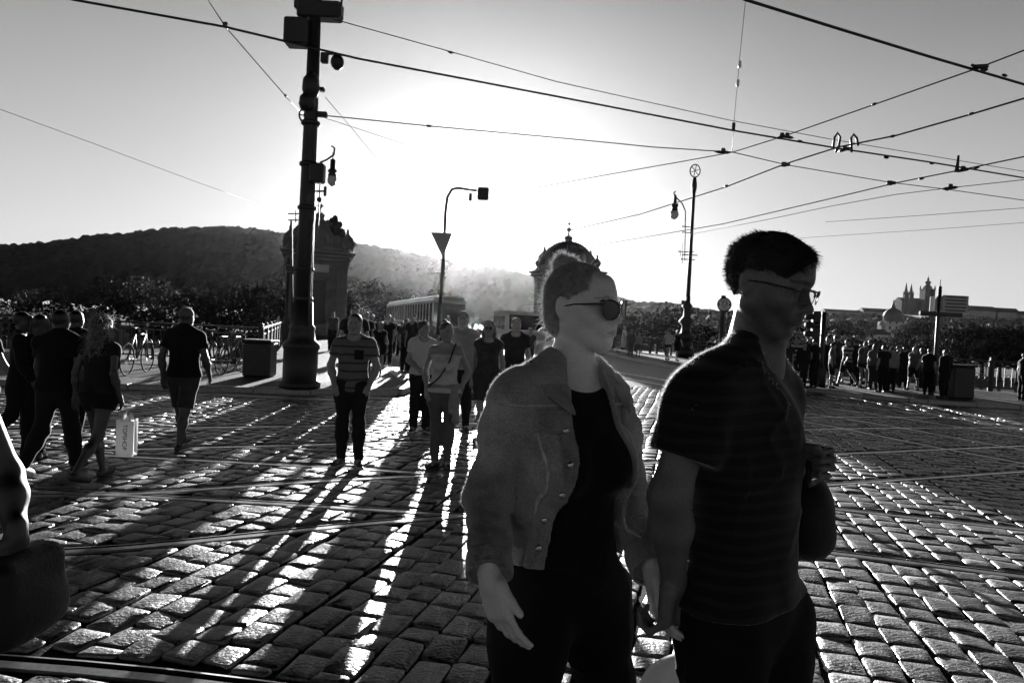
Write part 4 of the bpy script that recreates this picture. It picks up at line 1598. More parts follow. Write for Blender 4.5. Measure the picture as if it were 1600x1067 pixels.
# trees on the far bank to the right of the woman's head
T2 = 'trees along the far bank on the right'
bank = poly_sheet('far_bank', [(-60, 330), (14, 195), (60, 178), (200, 150), (500, 120), (900, 400), (-300, 600)], RIVER_Z + 1.5, M['far_ground'])
for px, py, Y, k in ((960, 496, 190, 1), (985, 492, 196, 3), (1005, 484, 188, 0), (1030, 480, 186, 0), (1052, 486, 192, 1), (1075, 500, 188, 3), (1095, 504, 192, 1), (1118, 500, 196, 3), (1140, 506, 200, 1), (1165, 508, 190, 0), (1190, 510, 196, 3),
                     (1215, 512, 186, 1), (1245, 516, 184, 3), (1275, 524, 190, 1), (1305, 520, 196, 0), (1335, 524, 186, 3), (1365, 526, 190, 1), (1400, 524, 186, 0), (1430, 526, 190, 1), (1460, 522, 182, 0), (1485, 508, 176, 2), (1510, 500, 172, 0),
                     (1540, 498, 168, 2), (1568, 504, 164, 0), (1595, 506, 160, 1), (1630, 504, 156, 2), (1490, 528, 164, 1), (1550, 530, 158, 1), (1600, 532, 154, 0), (1330, 500, 420, 0), (1315, 498, 430, 1), (1350, 496, 440, 2), (1425, 498, 400, 0), (1445, 500, 390, 1)):
    place_tree(px, py, Y, k, ('broad leafy tree %s', 'low round tree %s', 'tall leafy tree %s', 'pale leafy tree %s')[k] % near_name(px, py), T2)
embank = MB(); embank.extr([(14, 195, RIVER_Z - 1), (60, 178, RIVER_Z - 1), (60, 178, RIVER_Z + 2.2), (14, 195, RIVER_Z + 2.2)], (.3, .8, 0))
embank.extr([(60, 178, RIVER_Z - 1), (200, 150, RIVER_Z - 1), (200, 150, RIVER_Z + 2.2), (60, 178, RIVER_Z + 2.2)], (.3, .8, 0))
embank.extr([(200, 150, RIVER_Z - 1), (500, 120, RIVER_Z - 1), (500, 120, RIVER_Z + 2.2), (200, 150, RIVER_Z + 2.2)], (.3, .8, 0))
tag(embank.build('embankment_wall', M['stone']), 'low stone embankment wall along the far river bank', 'wall', None, 'structure')

# ------------------------------------------------------------------ castle on its hill
DC = 1150.0


def cz(px, py): return U(px, py, DC)


def block(root, name, x0, x1, ytop, ybot, depth, m, Y=DC, gable=False, windows=0):
    a = U(x0, ytop, Y); b = U(x1, ytop, Y); c = U((x0 + x1) / 2, ybot, Y)
    zt = (a.z + b.z) / 2
    mb = MB()
    w = b.x - a.x
    if gable:
        pr = [(a.x, Y, c.z), (b.x, Y, c.z), (b.x - w * .02, Y + depth * .35, zt), (a.x + w * .02, Y + depth * .35, zt)]
        mb.add(pr + [(b.x, Y + depth, c.z), (a.x, Y + depth, c.z)], [(0, 1, 2, 3), (1, 4, 2), (4, 5, 3, 2), (5, 0, 3), (0, 5, 4, 1)])
    else:
        mb.box(((a.x + b.x) / 2, Y + depth / 2, (zt + c.z) / 2), (w, depth, zt - c.z))
    o = mb.build(name, m, root)
    if windows:
        rows = 3
        for r_ in range(rows):
            for k in range(windows):
                pass
    return o


castle = thing('castle_palace', tuple(U(1330, 500, DC)), 'long castle palace with dark roof and pale front on the hilltop right of the man', 'palace')
org = Vector(castle.location)


def reloc(o):
    o.location = -Vector(o.parent.location); return o


for i, (x0, x1, y1, y2) in enumerate(((1243, 1290, 485.5, 489), (1290, 1350, 483.5, 488), (1350, 1412, 482, 488))):
    reloc(block(castle, 'roof', x0, x1, y1, y2, 30, M['roofc'], gable=True))
    reloc(block(castle, 'wall', x0, x1, y2, 500, 26, M['wallc'], Y=DC + 2))
win = MB()
wmb = None
for k in range(46):
    px = 1248 + k * 3.5
    for r_ in range(2):
        p = U(px, 491.5 + r_ * 3.4 + (px - 1243) * .012, DC + 1.9)
        q = MB(org); q.box(tuple(p), (1.6, .3, 2.0))
        q.build('window', M['glassd'], castle)
cath = thing('cathedral', tuple(U(1435, 500, DC + 40)), 'dark gothic cathedral with twin spires and a domed bell tower above the castle roofs', 'cathedral')
oc = Vector(cath.location)
YC = DC + 40
nave = MB(oc)
a = U(1410, 464, YC); b = U(1470, 463, YC); zb = U(1430, 492, YC).z
nave.box(((a.x + b.x) / 2, YC + 14, (a.z - 7 + zb) / 2), (b.x - a.x, 28, a.z - 7 - zb))
nave.build('wall', M['cath'], cath)
nr = MB(oc)
nr.add([(a.x, YC, a.z - 7), (b.x, YC, a.z - 7), (b.x, YC + 28, a.z - 7), (a.x, YC + 28, a.z - 7), (a.x, YC + 14, a.z), (b.x, YC + 14, a.z)], [(0, 1, 5, 4), (2, 3, 4, 5), (1, 2, 5), (3, 0, 4), (0, 3, 2, 1)])
nr.build('roof', M['cath'], cath)
for px, ytip in ((1414.5, 441), (1422.5, 443)):
    p = U(px, 460, YC); tip = U(px, ytip, YC).z
    mb = MB(oc); w = 6.4
    mb.box((p.x, YC - 2, (p.z + zb) / 2), (w, w, p.z - zb))
    mb.lathe((p.x, YC - 2, p.z), [(w * .62, 0), (w * .36, (tip - p.z) * .35), (w * .1, (tip - p.z) * .85), (.1, tip - p.z)], 8)
    for sx in (-1, 1):
        for sy in (-1, 1):
            mb.lathe((p.x + sx * w * .45, YC - 2 + sy * w * .45, p.z), [(.8, 0), (.1, 6)], 5)
    mb.build('spire', M['cath'], cath)
p = U(1448, 452, YC); zt = U(1448, 453, YC).z
mb = MB(oc); w = 17.0
mb.box((p.x, YC - 3, (zt + zb) / 2), (w, w, zt - zb))
mb.box((p.x, YC - 3, zt + .6), (w * 1.08, w * 1.08, 1.2))
mb.build('bell_tower', M['cath'], cath)
mb = MB(oc)
tip = U(1448, 430, YC).z - zt
mb.lathe((p.x, YC - 3, zt), [(w * .42, 1), (w * .45, tip * .12), (w * .34, tip * .24), (w * .2, tip * .34), (w * .2, tip * .42), (w * .3, tip * .46), (w * .24, tip * .56), (w * .1, tip * .62), (w * .09, tip * .7), (w * .14, tip * .73), (w * .03, tip * .82), (.2, tip)], 10)
for sx in (-1, 1):
    for sy in (-1, 1):
        mb.lathe((p.x + sx * w * .46, YC - 3 + sy * w * .46, zt), [(1.4, 0), (1.3, 3), (.1, 8)], 6)
mb.build('tower_helm', M['cath'], cath)
p = U(1469, 462, YC)
mb = MB(oc); mb.lathe((p.x, YC, zb), [(2.6, 0), (2.6, p.z - zb), (1.2, p.z - zb + 5), (.2, p.z - zb + 18)], 7); mb.build('spire', M['cath'], cath)
pal = thing('castle_palace', tuple(U(1550, 500, DC)), 'steep roofed castle wing at the right edge above the trees', 'palace')
for (x0, x1, y1, y2) in ((1470, 1518, 463, 485), (1516, 1560, 478, 486), (1556, 1596, 481, 488), (1590, 1660, 487, 492)):
    reloc(block(pal, 'roof', x0, x1, y1, y2, 30, M['roofc'], Y=DC, gable=True))
    reloc(block(pal, 'wall', x0, x1, y2, 504, 26, M['wallc'], Y=DC + 2))
for k in range(34):
    q = MB(Vector(pal.location)); q.box(tuple(U(1476 + k * 3.6, 492 + k * .18, DC + 1.9)), (1.6, .3, 2.4)); q.build('window', M['glassd'], pal)
# pale domed church below the castle
YD = 520.0
ch = thing('church', tuple(U(1395, 520, YD)), 'pale domed church standing below the cathedral', 'church')
o3 = Vector(ch.location)
c0 = U(1395, 496, YD); zb = U(1395, 530, YD).z
mb = MB(o3); mb.box((c0.x, YD, (U(1395, 503, YD).z + zb) / 2), (16, 12, U(1395, 503, YD).z - zb)); mb.build('wall', M['wallh'], ch)
zz = U(1395, 503, YD).z
for sx in (-1, 1):
    mb = MB(o3); mb.box((c0.x + sx * 9, YD - 2, (zz - 3 + zb) / 2), (3.6, 6, zz - 3 - zb)); mb.lathe((c0.x + sx * 9, YD - 2, zz - 3), [(2.2, 0), (2.2, 1.2), (.8, 3), (.1, 4.5)], 8); mb.build('side_tower', M['wallh'], ch)
mb = MB(o3); mb.lathe((c0.x, YD, zz), [(6.6, 0), (6.6, 4), (7, 4.2), (6.3, 6.5), (4.4, 9), (1.6, 10.6), (1.4, 12.4), (.8, 13.2), (.12, 17)], 12); mb.build('dome', M['copper'], ch)
for k in range(3):
    for r_ in range(3):
        q = MB(o3); q.box((c0.x - 5 + k * 5, YD - 6.1, zb + 4 + r_ * 4.5), (1.5, .2, 2.5)); q.build('window', M['glassd'], ch)
# town houses at the foot of the hill
hl = rnd
HG = 'small town houses below the castle'
hp = None
for i in range(44):
    px = 960 + i * 15.5 + rnd.uniform(-5, 5); Y = rnd.uniform(480, 800)
    p = U(px, 512 + (px - 960) * .045 + rnd.uniform(-12, 10), Y)
    w = rnd.uniform(10, 24); hgt = rnd.uniform(7, 13)
    if hp is None:
        hp = thing('town_house', (0, 0, 0), 'small pale town house with a pitched roof on the slope below the castle', 'house', HG)
        mb = MB(); mb.box((0, 0, -6), (1, 10, 13)); mb.build('wall', M['wallh'], hp)
        mb = MB(); mb.add([(-.53, -5.5, .5), (.53, -5.5, .5), (.53, 5.5, .5), (-.53, 5.5, .5), (-.5, 0, 5), (.5, 0, 5)], [(0, 1, 5, 4), (2, 3, 4, 5), (1, 2, 5), (3, 0, 4), (0, 3, 2, 1)]); mb.build('roof', M['roof'], hp)
        for k in range(3):
            mb = MB(); mb.box((-.3 + .3 * k, -5.02, -2.2), (.09, .1, 1.8)); mb.build('window', M['glassd'], hp)
        o = hp
    else:
        o = copy_tree(hp)
    o['label'] = '%s small town house %s' % (('low', 'tall', 'wide')[i % 3], near_name(px, 500))
    o.location = (p.x, Y, p.z); o.scale = (w, 1, hgt / 12); o.rotation_euler = (0, 0, rnd.uniform(-.5, .5))

# lookout mast low on the left hill
p = U(405, 378, 640)
t = thing('hill_tower', (p.x, 640, p.z - 16), 'slim pale tower among the trees of the left hill', 'tower')
mb = MB(); mb.tube([(0, 0, 0), (0, 0, 16)], [1.1, .8], 8); mb.box((0, 0, 16.6), (5, 3, 2.2)); mb.build('shaft', M['stone2'], t)


# ------------------------------------------------------------------ bridge pavilions
def pavilion(loc, rz, label, s=1.0):
    root = thing('bridge_pavilion', loc, label, 'pavilion', None, rz)
    root.scale = (s, s, s)
    W_ = 3.9
    b = MB()
    b.box((0, 0, .45), (W_ + .7, W_ + .7, .9), bev=.08)
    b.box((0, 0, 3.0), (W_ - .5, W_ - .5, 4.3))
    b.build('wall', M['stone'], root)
    for sx in (-1, 1):
        for sy in (-1, 1):
            q = MB(); q.box((sx * (W_ / 2 - .3), sy * (W_ / 2 - .3), 3.0), (.72, .72, 4.25), bev=.05)
            q.box((sx * (W_ / 2 - .3), sy * (W_ / 2 - .3), 5.0), (.86, .86, .22)); q.box((sx * (W_ / 2 - .3), sy * (W_ / 2 - .3), 1.05), (.86, .86, .3))
            q.build('corner_pier', M['stone'], root)
    for k, (z, e, h) in enumerate(((5.28, .35, .28), (5.52, .75, .22), (5.74, 1.05, .16))):
        q = MB(); q.box((0, 0, z), (W_ + e, W_ + e, h), bev=.04); q.build('cornice', M['stone'], root)
    for a in range(4):
        A_ = Matrix.Rotation(a * math.pi / 2, 3, 'Z')
        q = MB(); q.box(A_ @ Vector((0, -W_ / 2 + .24, 2.35)), (1.15, .10, 2.9), mtx=A_); dr = q.build('door', M['iron2'], root)
        q = MB()
        q.box(A_ @ Vector((0, -W_ / 2 + .16, 3.95)), (1.7, .26, .25), mtx=A_, bev=.03)
        for sx in (-1, 1): q.box(A_ @ Vector((sx * .72, -W_ / 2 + .17, 2.4)), (.22, .2, 2.9), mtx=A_)
        q.build('door_surround', M['stone'], root)
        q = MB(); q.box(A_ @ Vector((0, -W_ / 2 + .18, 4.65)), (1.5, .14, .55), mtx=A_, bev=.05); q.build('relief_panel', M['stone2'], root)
    q = MB()
    R0 = 2.2
    q.lathe((0, 0, 5.82), [(R0 + .1, 0), (R0 + .08, .35), (R0 - .05, .42), (R0 * .97, .85), (R0 * .86, 1.3), (R0 * .68, 1.75), (R0 * .45, 2.1), (R0 * .22, 2.3), (.3, 2.38), (.3, 2.6), (.38, 2.64), (.2, 2.85)], 24)
    q.build('dome', M['copper'], root)
    for a in range(8):
        an = a * math.pi / 4 + .39
        q = MB(); pr = [(R0 * 1.0, .42), (R0 * .98, .85), (R0 * .875, 1.32), (R0 * .69, 1.78), (R0 * .46, 2.13), (R0 * .24, 2.33)]
        q.tube([(math.cos(an) * r_, math.sin(an) * r_, 5.82 + z) for r_, z in pr], .07, 5); q.build('dome_rib', M['copper'], root)
    q = MB(); q.tube([(0, 0, 8.6), (0, 0, 9.6)], [.07, .03], 6); q.ball((0, 0, 9.15), .19, 8); q.ball((0, 0, 9.62), .12, 8)
    q.tube([(-.28, 0, 9.15), (.28, 0, 9.15)], .03, 5); q.build('finial', M['iron2'], root)
    for a in range(4):
        an = a * math.pi / 2 + math.pi / 4
        q = MB(); c = (math.cos(an) * 2.55, math.sin(an) * 2.55, 5.82)
        q.lathe(c, [(.28, 0), (.3, .2), (.14, .3), (.3, .55), (.32, .75), (.12, .95), (.06, 1.1), (.12, 1.2), (.02, 1.32)], 10); q.build('urn', M['stone'], root)
        an = a * math.pi / 2
        q = MB(); c = (math.cos(an) * 1.95, math.sin(an) * 1.95, 6.75)
        q.lathe(c, [(.42, -.8), (.5, -.2), (.42, .25), (.12, .55), (.1, .8), (.01, 1.0)], 10); q.build('dormer', M['stone'], root)
    return root


pl = G(496, 532)
pavL = pavilion((-14.0, 48.5, ZP), R(16), 'stone bridge pavilion with a domed roof behind the tall tram pole')
pavR = pavilion((4.35, 58.0, ZP), R(16), 'stone bridge pavilion with a dome right behind the woman\'s hair bun', 1.06)
# bronze-like figure group on the left pavilion roof
fg = MB(); 
for (x, y, z, r_) in ((.9, -1.3, 7.0, .42), (1.1, -1.5, 7.6, .34), (1.0, -1.4, 8.1, .24), (.6, -1.2, 7.3, .3), (1.5, -1.3, 7.2, .28), (1.35, -1.6, 7.75, .18), (.75, -1.5, 8.0, .16)):
    fg.ball((x, y, z), r_, 8, 1.3)
fg.build('roof_sculpture', M['cath'], pavL)


# ------------------------------------------------------------------ railings
def railing(a, b, label, group, z=ZP, h=1.02, step=1.9, ornate=True):
    a = Vector((*a, 0)); b = Vector((*b, 0)); L = (b - a).length; d = (b - a) / L
    root = thing('iron_railing', (a.x, a.y, z), label, 'railing', group, math.atan2(d.y, d.x))
    n = max(1, round(L / step)); st = L / n
    q = MB(); q.box((L / 2, 0, h), (L, .09, .05), bev=.01); q.build('top_rail', M['iron'], root)
    q = MB(); q.box((L / 2, 0, .16), (L, .05, .04)); q.build('bottom_rail', M['iron'], root)
    q = MB(); q.box((L / 2, 0, h - .18), (L, .035, .03)); q.build('middle_rail', M['iron'], root)
    pm = MB(); pm.box((0, 0, h / 2), (.14, .14, h), bev=.02); pm.lathe((0, 0, h), [(.09, 0), (.09, .03), (.04, .05), (.07, .1), (.02, .15)], 8); pme = pm.mesh('post')
    bm_ = MB(); w = st - .14
    nb = 9
    for k in range(nb):
        x = w * (k + .5) / nb
        bm_.box((x, 0, h / 2 - .02), (.022, .022, h - .36))
    for k in range(nb - 1):
        x = w * (k + 1) / nb
        pts = [(x + math.cos(t) * .075, 0, .48 + math.sin(t) * .11) for t in [2 * math.pi * i / 10 for i in range(11)]]
        bm_.tube(pts, .009, 4, cap=False)
    bme = bm_.mesh('baluster_panel')
    for k in range(n + 1):
        o = link_mesh('post', pme, M['iron'], root); o.location = (k * st, 0, 0)
        if k < n:
            o = link_mesh('baluster_panel', bme, M['iron'], root); o.location = (k * st + .07, 0, 0)
    return root


RG = 'cast iron railings of the embankment'
rl_ = [(-40, 17.75), (-22, 18.0), (-6.75, 18.35), (-15.6, 47.6)]
railing(rl_[0], rl_[1], 'iron railing at the far left behind the people walking away', RG)
railing(rl_[1], rl_[2], 'ornate iron railing left of the tall tram pole', RG)
railing(rl_[2], rl_[3], 'iron railing running along the bridge approach behind the tall pole', RG, step=2.4)
rr_ = [(7.0, 54.0), (7.45, 51.8), (10.4, 41.3), (12.7, 29.35), (16.4, 23.3), (23.9, 20.1), (36, 15.8)]
lbl = ['short iron railing beside the right pavilion', 'iron railing behind the strollers right of the woman\'s face', 'iron railing behind the crowd near the ornate lamp post', 'iron railing behind the waiting crowd on the right',
       'iron railing right of the sign post with the river shining through', 'iron railing at the right edge of the street']
for i in range(len(rr_) - 1):
    railing(rr_[i], rr_[i + 1], lbl[i], RG, step=2.0)
railing((-16.7, 52), (-16.7 - .3 * 120, 52 + .954 * 120), 'left parapet railing of the bridge beyond the pavilion', RG, step=3)
railing((6.0, 57.5), (6.0 - .3 * 120, 57.5 + .954 * 120), 'right parapet railing of the bridge beyond the pavilion', RG, step=3)


# ------------------------------------------------------------------ the tall tram pole
pb = G(468, 606, ZP)
pole_h = U(500, -60, pb.y + .0).z
root = thing('tram_pole', (pb.x, pb.y, ZP), 'tall black tram pole carrying cameras, boxes and wires on the left', 'pole')
O = Vector(root.location)
def at(px, py, dy=0.0):
    return U(px, py, pb.y + dy) - O
q = MB()
q.lathe((0, 0, 0), [(.40, 0), (.40, .12), (.33, .16), (.33, .75), (.36, .8), (.36, .88), (.27, .95), (.24, 1.15), (.26, 1.2), (.21, 1.26), (.19, 1.7)], 20)
q.build('cast_base', M['iron'], root)
top = at(500, -40); top.x *= 1; 
q = MB(); q.tube([(0, 0, 1.6), (0, 0, 3.2), (0, 0, 5.2), (0, 0, top.z)], [.17, .155, .135, .105], 18); q.build('shaft', M['iron'], root)
for z in (1.72, 2.3, 3.5, 4.35, 5.15):
    q = MB(); q.lathe((0, 0, z), [(.16, 0), (.185, .02), (.185, .07), (.16, .09)], 18); q.build('collar', M['iron'], root)
def bx(name, px, py, w, h, d=.2, dy=0, rz=0, m=None, bev=.03):
    c = at(px, py, dy); q = MB(); q.box(tuple(c), (w, d, h), bev=bev, rz=rz); return q.build(name, m or M['iron'], root)
k = pb.y / F_PX
bx('cross_arm', 500, 18, 66 * k, 26 * k, .3)
bx('cross_arm', 478, 9, 34 * k, 14 * k, .2)
bx('end_box', 527, 18, 16 * k, 22 * k, .25)
bx('junction_box', 465, 52, 36 * k, 40 * k, .35, dy=-.1)
q = MB(); q.tube([at(468, 32), at(468, 10)], .03, 6); q.tube([at(449, 31), at(482, 35)], .03, 6); q.build('hanger_rod', M['iron'], root)
q = MB(); q.tube([at(533, 14), at(534, 0), at(535, -10)], .025, 6); q.build('hanger_rod', M['iron'], root)
q = MB(); cc = at(527, 97, -.1); q.lathe(tuple(cc), [(.01, .14), (.08, .12), (.12, .05), (.13, -.02), (.12, -.06), (.10, -.1), (.05, -.15), (.01, -.16)], 14); q.build('dome_camera', M['iron'], root)
q = MB(); q.tube([at(502, 92), at(513, 85, -.05), at(524, 84, -.1), at(527, 88, -.1)], .02, 6); q.box(tuple(at(507, 91)), (.14, .12, .2), bev=.02); q.build('camera_arm', M['iron'], root)
for (px, py, r_, ln) in ((486, 132, .17, .5), (480, 158, .16, .36)):
    q = MB(); c = at(px, py, -.12); q.lathe(tuple(c - Vector((0, 0, ln / 2))), [(r_ * .7, 0), (r_, ln * .3), (r_ * .9, ln * .7), (r_ * .3, ln)], 12); q.build('loudspeaker', M['iron'], root)
q = MB(); c = at(477, 180, -.05); pts = [c + Vector((math.cos(t) * .12, 0, math.sin(t) * .14)) for t in [2 * math.pi * i / 14 for i in range(15)]]
q.tube(pts, .018, 6, cap=False); q.tube([c - Vector((.1, 0, 0)), c + Vector((.12, 0, 0))], .012, 5); q.ball(tuple(c), .045, 8); q.build('pulley_ring', M['iron'], root)
bx('camera_box', 502, 140, .12, .07, .12, bev=.01)
bx('switch_box', 496, 271, 22 * k, 30 * k, .22, dy=-.12)
bx('wire_clamp', 500, 179, 22 * k, 8 * k, .1, bev=.01)
# small hanging lantern on a scrolled bracket
def lantern(rt, Oo, P0, hook, bulb, s_=1.0, m=M['iron']):
    q = MB(); q.tube([P0, P0 * .5 + hook * .5 + Vector((0, 0, -.05)), hook + Vector((.02, 0, -.05)), hook + Vector((.03, 0, .08)), hook + Vector((-.03, 0, .12))], .018 * s_, 6)
    q.tube([hook, bulb + Vector((0, 0, .2 * s_))], .01, 5); q.build('lamp_bracket', m, rt)
    q = MB(); q.lathe(tuple(bulb), [(.02, .34 * s_), (.05, .32 * s_), (.05, .15 * s_), (.09, .12 * s_), (.09, .09 * s_), (.06, .07 * s_), (.08, .04 * s_), (.085, .0)], 12); q.build('lamp_cap', m, rt)
    q = MB(); q.lathe(tuple(bulb), [(.075 * s_, .0), (.09 * s_, -.06 * s_), (.08 * s_, -.13 * s_), (.04 * s_, -.18 * s_), (.01, -.19 * s_)], 12); q.build('lamp_globe', M['lampglass'], rt)
lantern(root, O, at(500, 254, -.1), at(520, 238, -.1), at(519, 276, -.1))
q = MB(); c = at(499, 312, -.1); q.ball(tuple(c), .055, 8); q.tube([c + Vector((0, 0, -.5)), c + Vector((0, 0, .35))], .014, 5); q.tube([at(492, 299), at(508, 299, -.1)], .02, 5)
q.box(tuple(at(508, 299, -.1)), (.06, .05, .2), bev=.02); q.build('spy_mirror_bracket', M['iron'], root)
for py in (334, 344):
    q = MB(); q.tube([at(450, py), at(472, py)], .012, 5); q.tube([at(462, py - 5), at(462, py + 4)], .01, 5); q.build('side_arm', M['iron'], root)
q = MB(); q.tube([at(455, 345, -.1), at(457, 520, -.1)], .022, 6); q.build('cable_conduit', M['iron2'], root)
q = MB(); q.tube([at(488, 345, -.15), at(483, 480, -.15), at(481, 560, -.15)], .022, 6); q.build('cable_conduit', M['iron2'], root)

# street name sign on its own slim post just left of the tall pole
sp = G(443, 600, ZP); sp = Vector((sp.x, sp.y, ZP))
r2 = thing('street_sign', tuple(sp), 'slim post with a narrow street name plate left of the tall pole', 'sign')
zt = U(450, 418, sp.y).z - ZP
q = MB(); q.tube([(0, 0, 0), (0, 0, zt + .12)], .035, 8); q.ball((0, 0, zt + .16), .05, 8); q.build('post', M['iron'], r2)
q = MB(); q.box((.17, -.05, zt - .02), (.42, .025, .17), bev=.008); pln = q.build('name_plate', M['iron2'], r2)
q = MB(); q.box((.17, -.066, zt + .045), (.38, .004, .012)); q.box((.17, -.066, zt - .085), (.38, .004, .012)); q.build('plate_border', M['c4'], r2)

# ------------------------------------------------------------------ ornate lamp post on the right
LY = 41.0
lb_ = U(1072, 520, LY); lb_.z = ZP
root = thing('street_lamp', (lb_.x, LY, ZP), 'ornate iron lamp post with a ring on top, between the couple\'s heads', 'lamp post')
O2 = Vector(root.location)
ptop = U(1083, 278, LY) - O2
q = MB(); q.lathe((0, 0, 0), [(.55, 0), (.55, .5), (.42, .62), (.42, 1.1), (.62, 1.25), (.3, 1.5), (.26, 1.9), (.48, 2.15), (.22, 2.45), (.2, 2.9), (.34, 3.05), (.15, 3.3), (.14, 3.7)], 14); q.build('cast_base', M['iron'], root)
q = MB(); q.tube([(0, 0, 3.2), (0, 0, ptop.z * .6), (0, 0, ptop.z)], [.13, .11, .09], 10); q.lathe((0, 0, ptop.z - .9), [(.1, 0), (.16, .3), (.16, .5), (.1, .9)], 10); q.build('shaft', M['iron'], root)
c = Vector((0, 0, ptop.z + .42)); q = MB()
q.tube([c + Vector((math.cos(t) * .3, 0, math.sin(t) * .38)) for t in [2 * math.pi * i / 18 for i in range(19)]], .035, 6, cap=False)
for t in range(3):
    a = t * math.pi / 3 + .3; q.tube([c - Vector((math.cos(a) * .28, 0, math.sin(a) * .35)), c + Vector((math.cos(a) * .28, 0, math.sin(a) * .35))], .022, 5)
q.build('ring_ornament', M['iron'], root)
def a2(px, py): return U(px, py, LY) - O2
q = MB(); q.tube([a2(1071, 345), a2(1071, 330), a2(1066, 318), a2(1058, 310), a2(1054, 306), a2(1053, 301), a2(1056, 299)], .035, 6); q.tube([a2(1071, 345), a2(1070, 400)], .03, 6); q.build('lamp_bracket', M['iron'], root)
b_ = a2(1054, 330)
q = MB(); q.lathe(tuple(b_), [(.03, 1.0), (.08, .9), (.1, .5), (.2, .42), (.22, .3), (.16, .2), (.2, .02)], 12); q.build('lamp_cap', M['iron'], root)
q = MB(); q.lathe(tuple(b_), [(.19, 0), (.26, -.14), (.24, -.32), (.12, -.46), (.02, -.5)], 12); q.build('lamp_globe', M['lampglass'], root)
for (x0, x1, y) in ((1067, 1082, 354), (1067, 1082, 363), (1061, 1084, 393), (1067, 1090, 398), (1065, 1086, 405)):
    q = MB(); q.tube([a2(x0, y), a2(x1, y + 1)], .03, 5); q.ball(tuple(a2(x0, y)), .06, 6); q.build('bracket_arm', M['iron'], root)
for (px, y0, y1) in ((1066, 380, 412), (1070, 385, 408), (1063, 390, 400)):
    q = MB(); q.tube([a2(px, y0), a2(px, y1)], .022, 5); q.build('rod', M['iron'], root)
q = MB(); q.box(tuple(a2(1070, 473)), (.42, .05, .28), bev=.01); q.build('notice_plate', M['c3'], root)


# ------------------------------------------------------------------ signs
def text_mesh(body, size, loc, rot, m, parent, name='lettering', extrude=.002, align='CENTER'):
    cu = bpy.data.curves.new(name, 'FONT'); cu.body = body; cu.size = size; cu.align_x = align; cu.align_y = 'CENTER'; cu.extrude = extrude
    o = bpy.data.objects.new(name, cu); COL.objects.link(o)
    dg = bpy.context.evaluated_depsgraph_get()
    me = bpy.data.meshes.new_from_object(o.evaluated_get(dg)); me.name = name
    bpy.data.objects.remove(o)
    me.materials.clear()
    o = link_mesh(name, me, m, parent); o.location = loc; o.rotation_euler = rot
    return o


c = U(1131.5, 476, 9.0)
root = thing('width_limit_sign', (c.x, c.y, 0), 'round sign reading 2,3 m with two black wedges, beside the man\'s shoulder', 'sign')
q = MB(); q.tube([(0, 0.04, 0), (0, 0.04, c.z + .12)], .03, 8); q.build('post', M['iron2'], root)
q = MB(); q.lathe((0, 0, c.z), [(.092, 0), (.092, .012)], 32, axis=(0, -1, 0)); q.build('disc', M['signw'], root)
q = MB(); q.tube([(math.cos(t) * .087, -.009, c.z + math.sin(t) * .087) for t in [2 * math.pi * i / 32 for i in range(33)]], .0085, 6, cap=False); q.build('border', M['iron'], root)
text_mesh('2,3', .075, (0, -.0135, c.z + .008), (R(90), 0, 0), M['ink'], root)
text_mesh('m', .032, (0, -.0135, c.z - .038), (R(90), 0, 0), M['ink'], root)
for sx in (-1, 1):
    q = MB(); q.extr([(sx * .078, -.0135, c.z + .02), (sx * .078, -.0135, c.z - .02), (sx * .055, -.0135, c.z)], (0, -.001, 0)); q.build('wedge', M['ink'], root)

# signal mast with a hooked arm, a give-way sign seen from behind and a signal box, right under the sun
mY = 17.0
b = U(691, 520, mY)
root = thing('signal_mast', (b.x - .15, mY, 0), 'thin hooked signal mast with a downward triangle, glaring in front of the sun', 'signal mast')
Om = Vector(root.location)
def a4(px, py): return U(px, py, mY) - Om
q = MB(); q.tube([(0, 0, 0), a4(692, 420), a4(694, 380), a4(696, 330), a4(699, 308), a4(706, 296), a4(716, 294), a4(735, 297), a4(745, 298)], [.05, .045, .04, .035, .035, .035, .035, .03, .03], 8); q.build('pole', M['iron2'], root)
a_, b__, c_ = a4(673, 363), a4(707, 365), a4(692, 404)
q = MB(); q.extr([a_ + Vector((0, -.06, 0)), b__ + Vector((0, -.06, 0)), c_ + Vector((0, -.06, 0))], (0, .015, 0)); q.build('give_way_plate', M['signback'], root)
q = MB(); q.box(tuple(a4(755, 303)), (18 * mY / F_PX, .12, 20 * mY / F_PX), bev=.03); q.build('signal_box', M['iron2'], root)
q = MB(); q.box(tuple(a4(735, 308)), (.08, .08, .2), bev=.02); q.build('bracket', M['iron2'], root)

# direction sign post on the right
sy = 21.5
b = G(1462, 619, ZP); b = U(1462, 560, sy); 
root = thing('direction_sign', (b.x, sy, ZP), 'sign post with white boards of direction lines on the right, in front of the castle', 'sign')
Os = Vector(root.location)
def a5(px, py): return U(px, py, sy) - Os
top = a5(1467, 452)
q = MB(); q.tube([(0, 0, 0), (0, 0, top.z)], .055, 10); q.ball((0, 0, top.z + .05), .06, 8); q.tube([(0, 0, top.z), (0, 0, top.z + .3)], .012, 5); q.build('post', M['iron'], root)
b1 = a5(1490, 475)
q = MB(); q.box((b1.x, -.09, b1.z), (40 * sy / F_PX, .03, 26 * sy / F_PX), bev=.008); q.build('board', M['signback'], root)
for k in range(5):
    q = MB(); q.box((b1.x + rnd.uniform(-.02, .02), -.108, b1.z + (2 - k) * .105), (.62 + .05 * (k % 2), .004, .038)); q.build('text_bar', M['ink'], root)
b2 = a5(1459, 475)
q = MB(); q.extr([(b2.x - .13, -.02, b2.z - .27), (b2.x + .14, .16, b2.z - .2), (b2.x + .14, .16, b2.z + .27), (b2.x - .13, -.02, b2.z + .22)], (.01, .02, 0)); q.build('side_board', M['signw'], root)
b3 = a5(1470, 491)
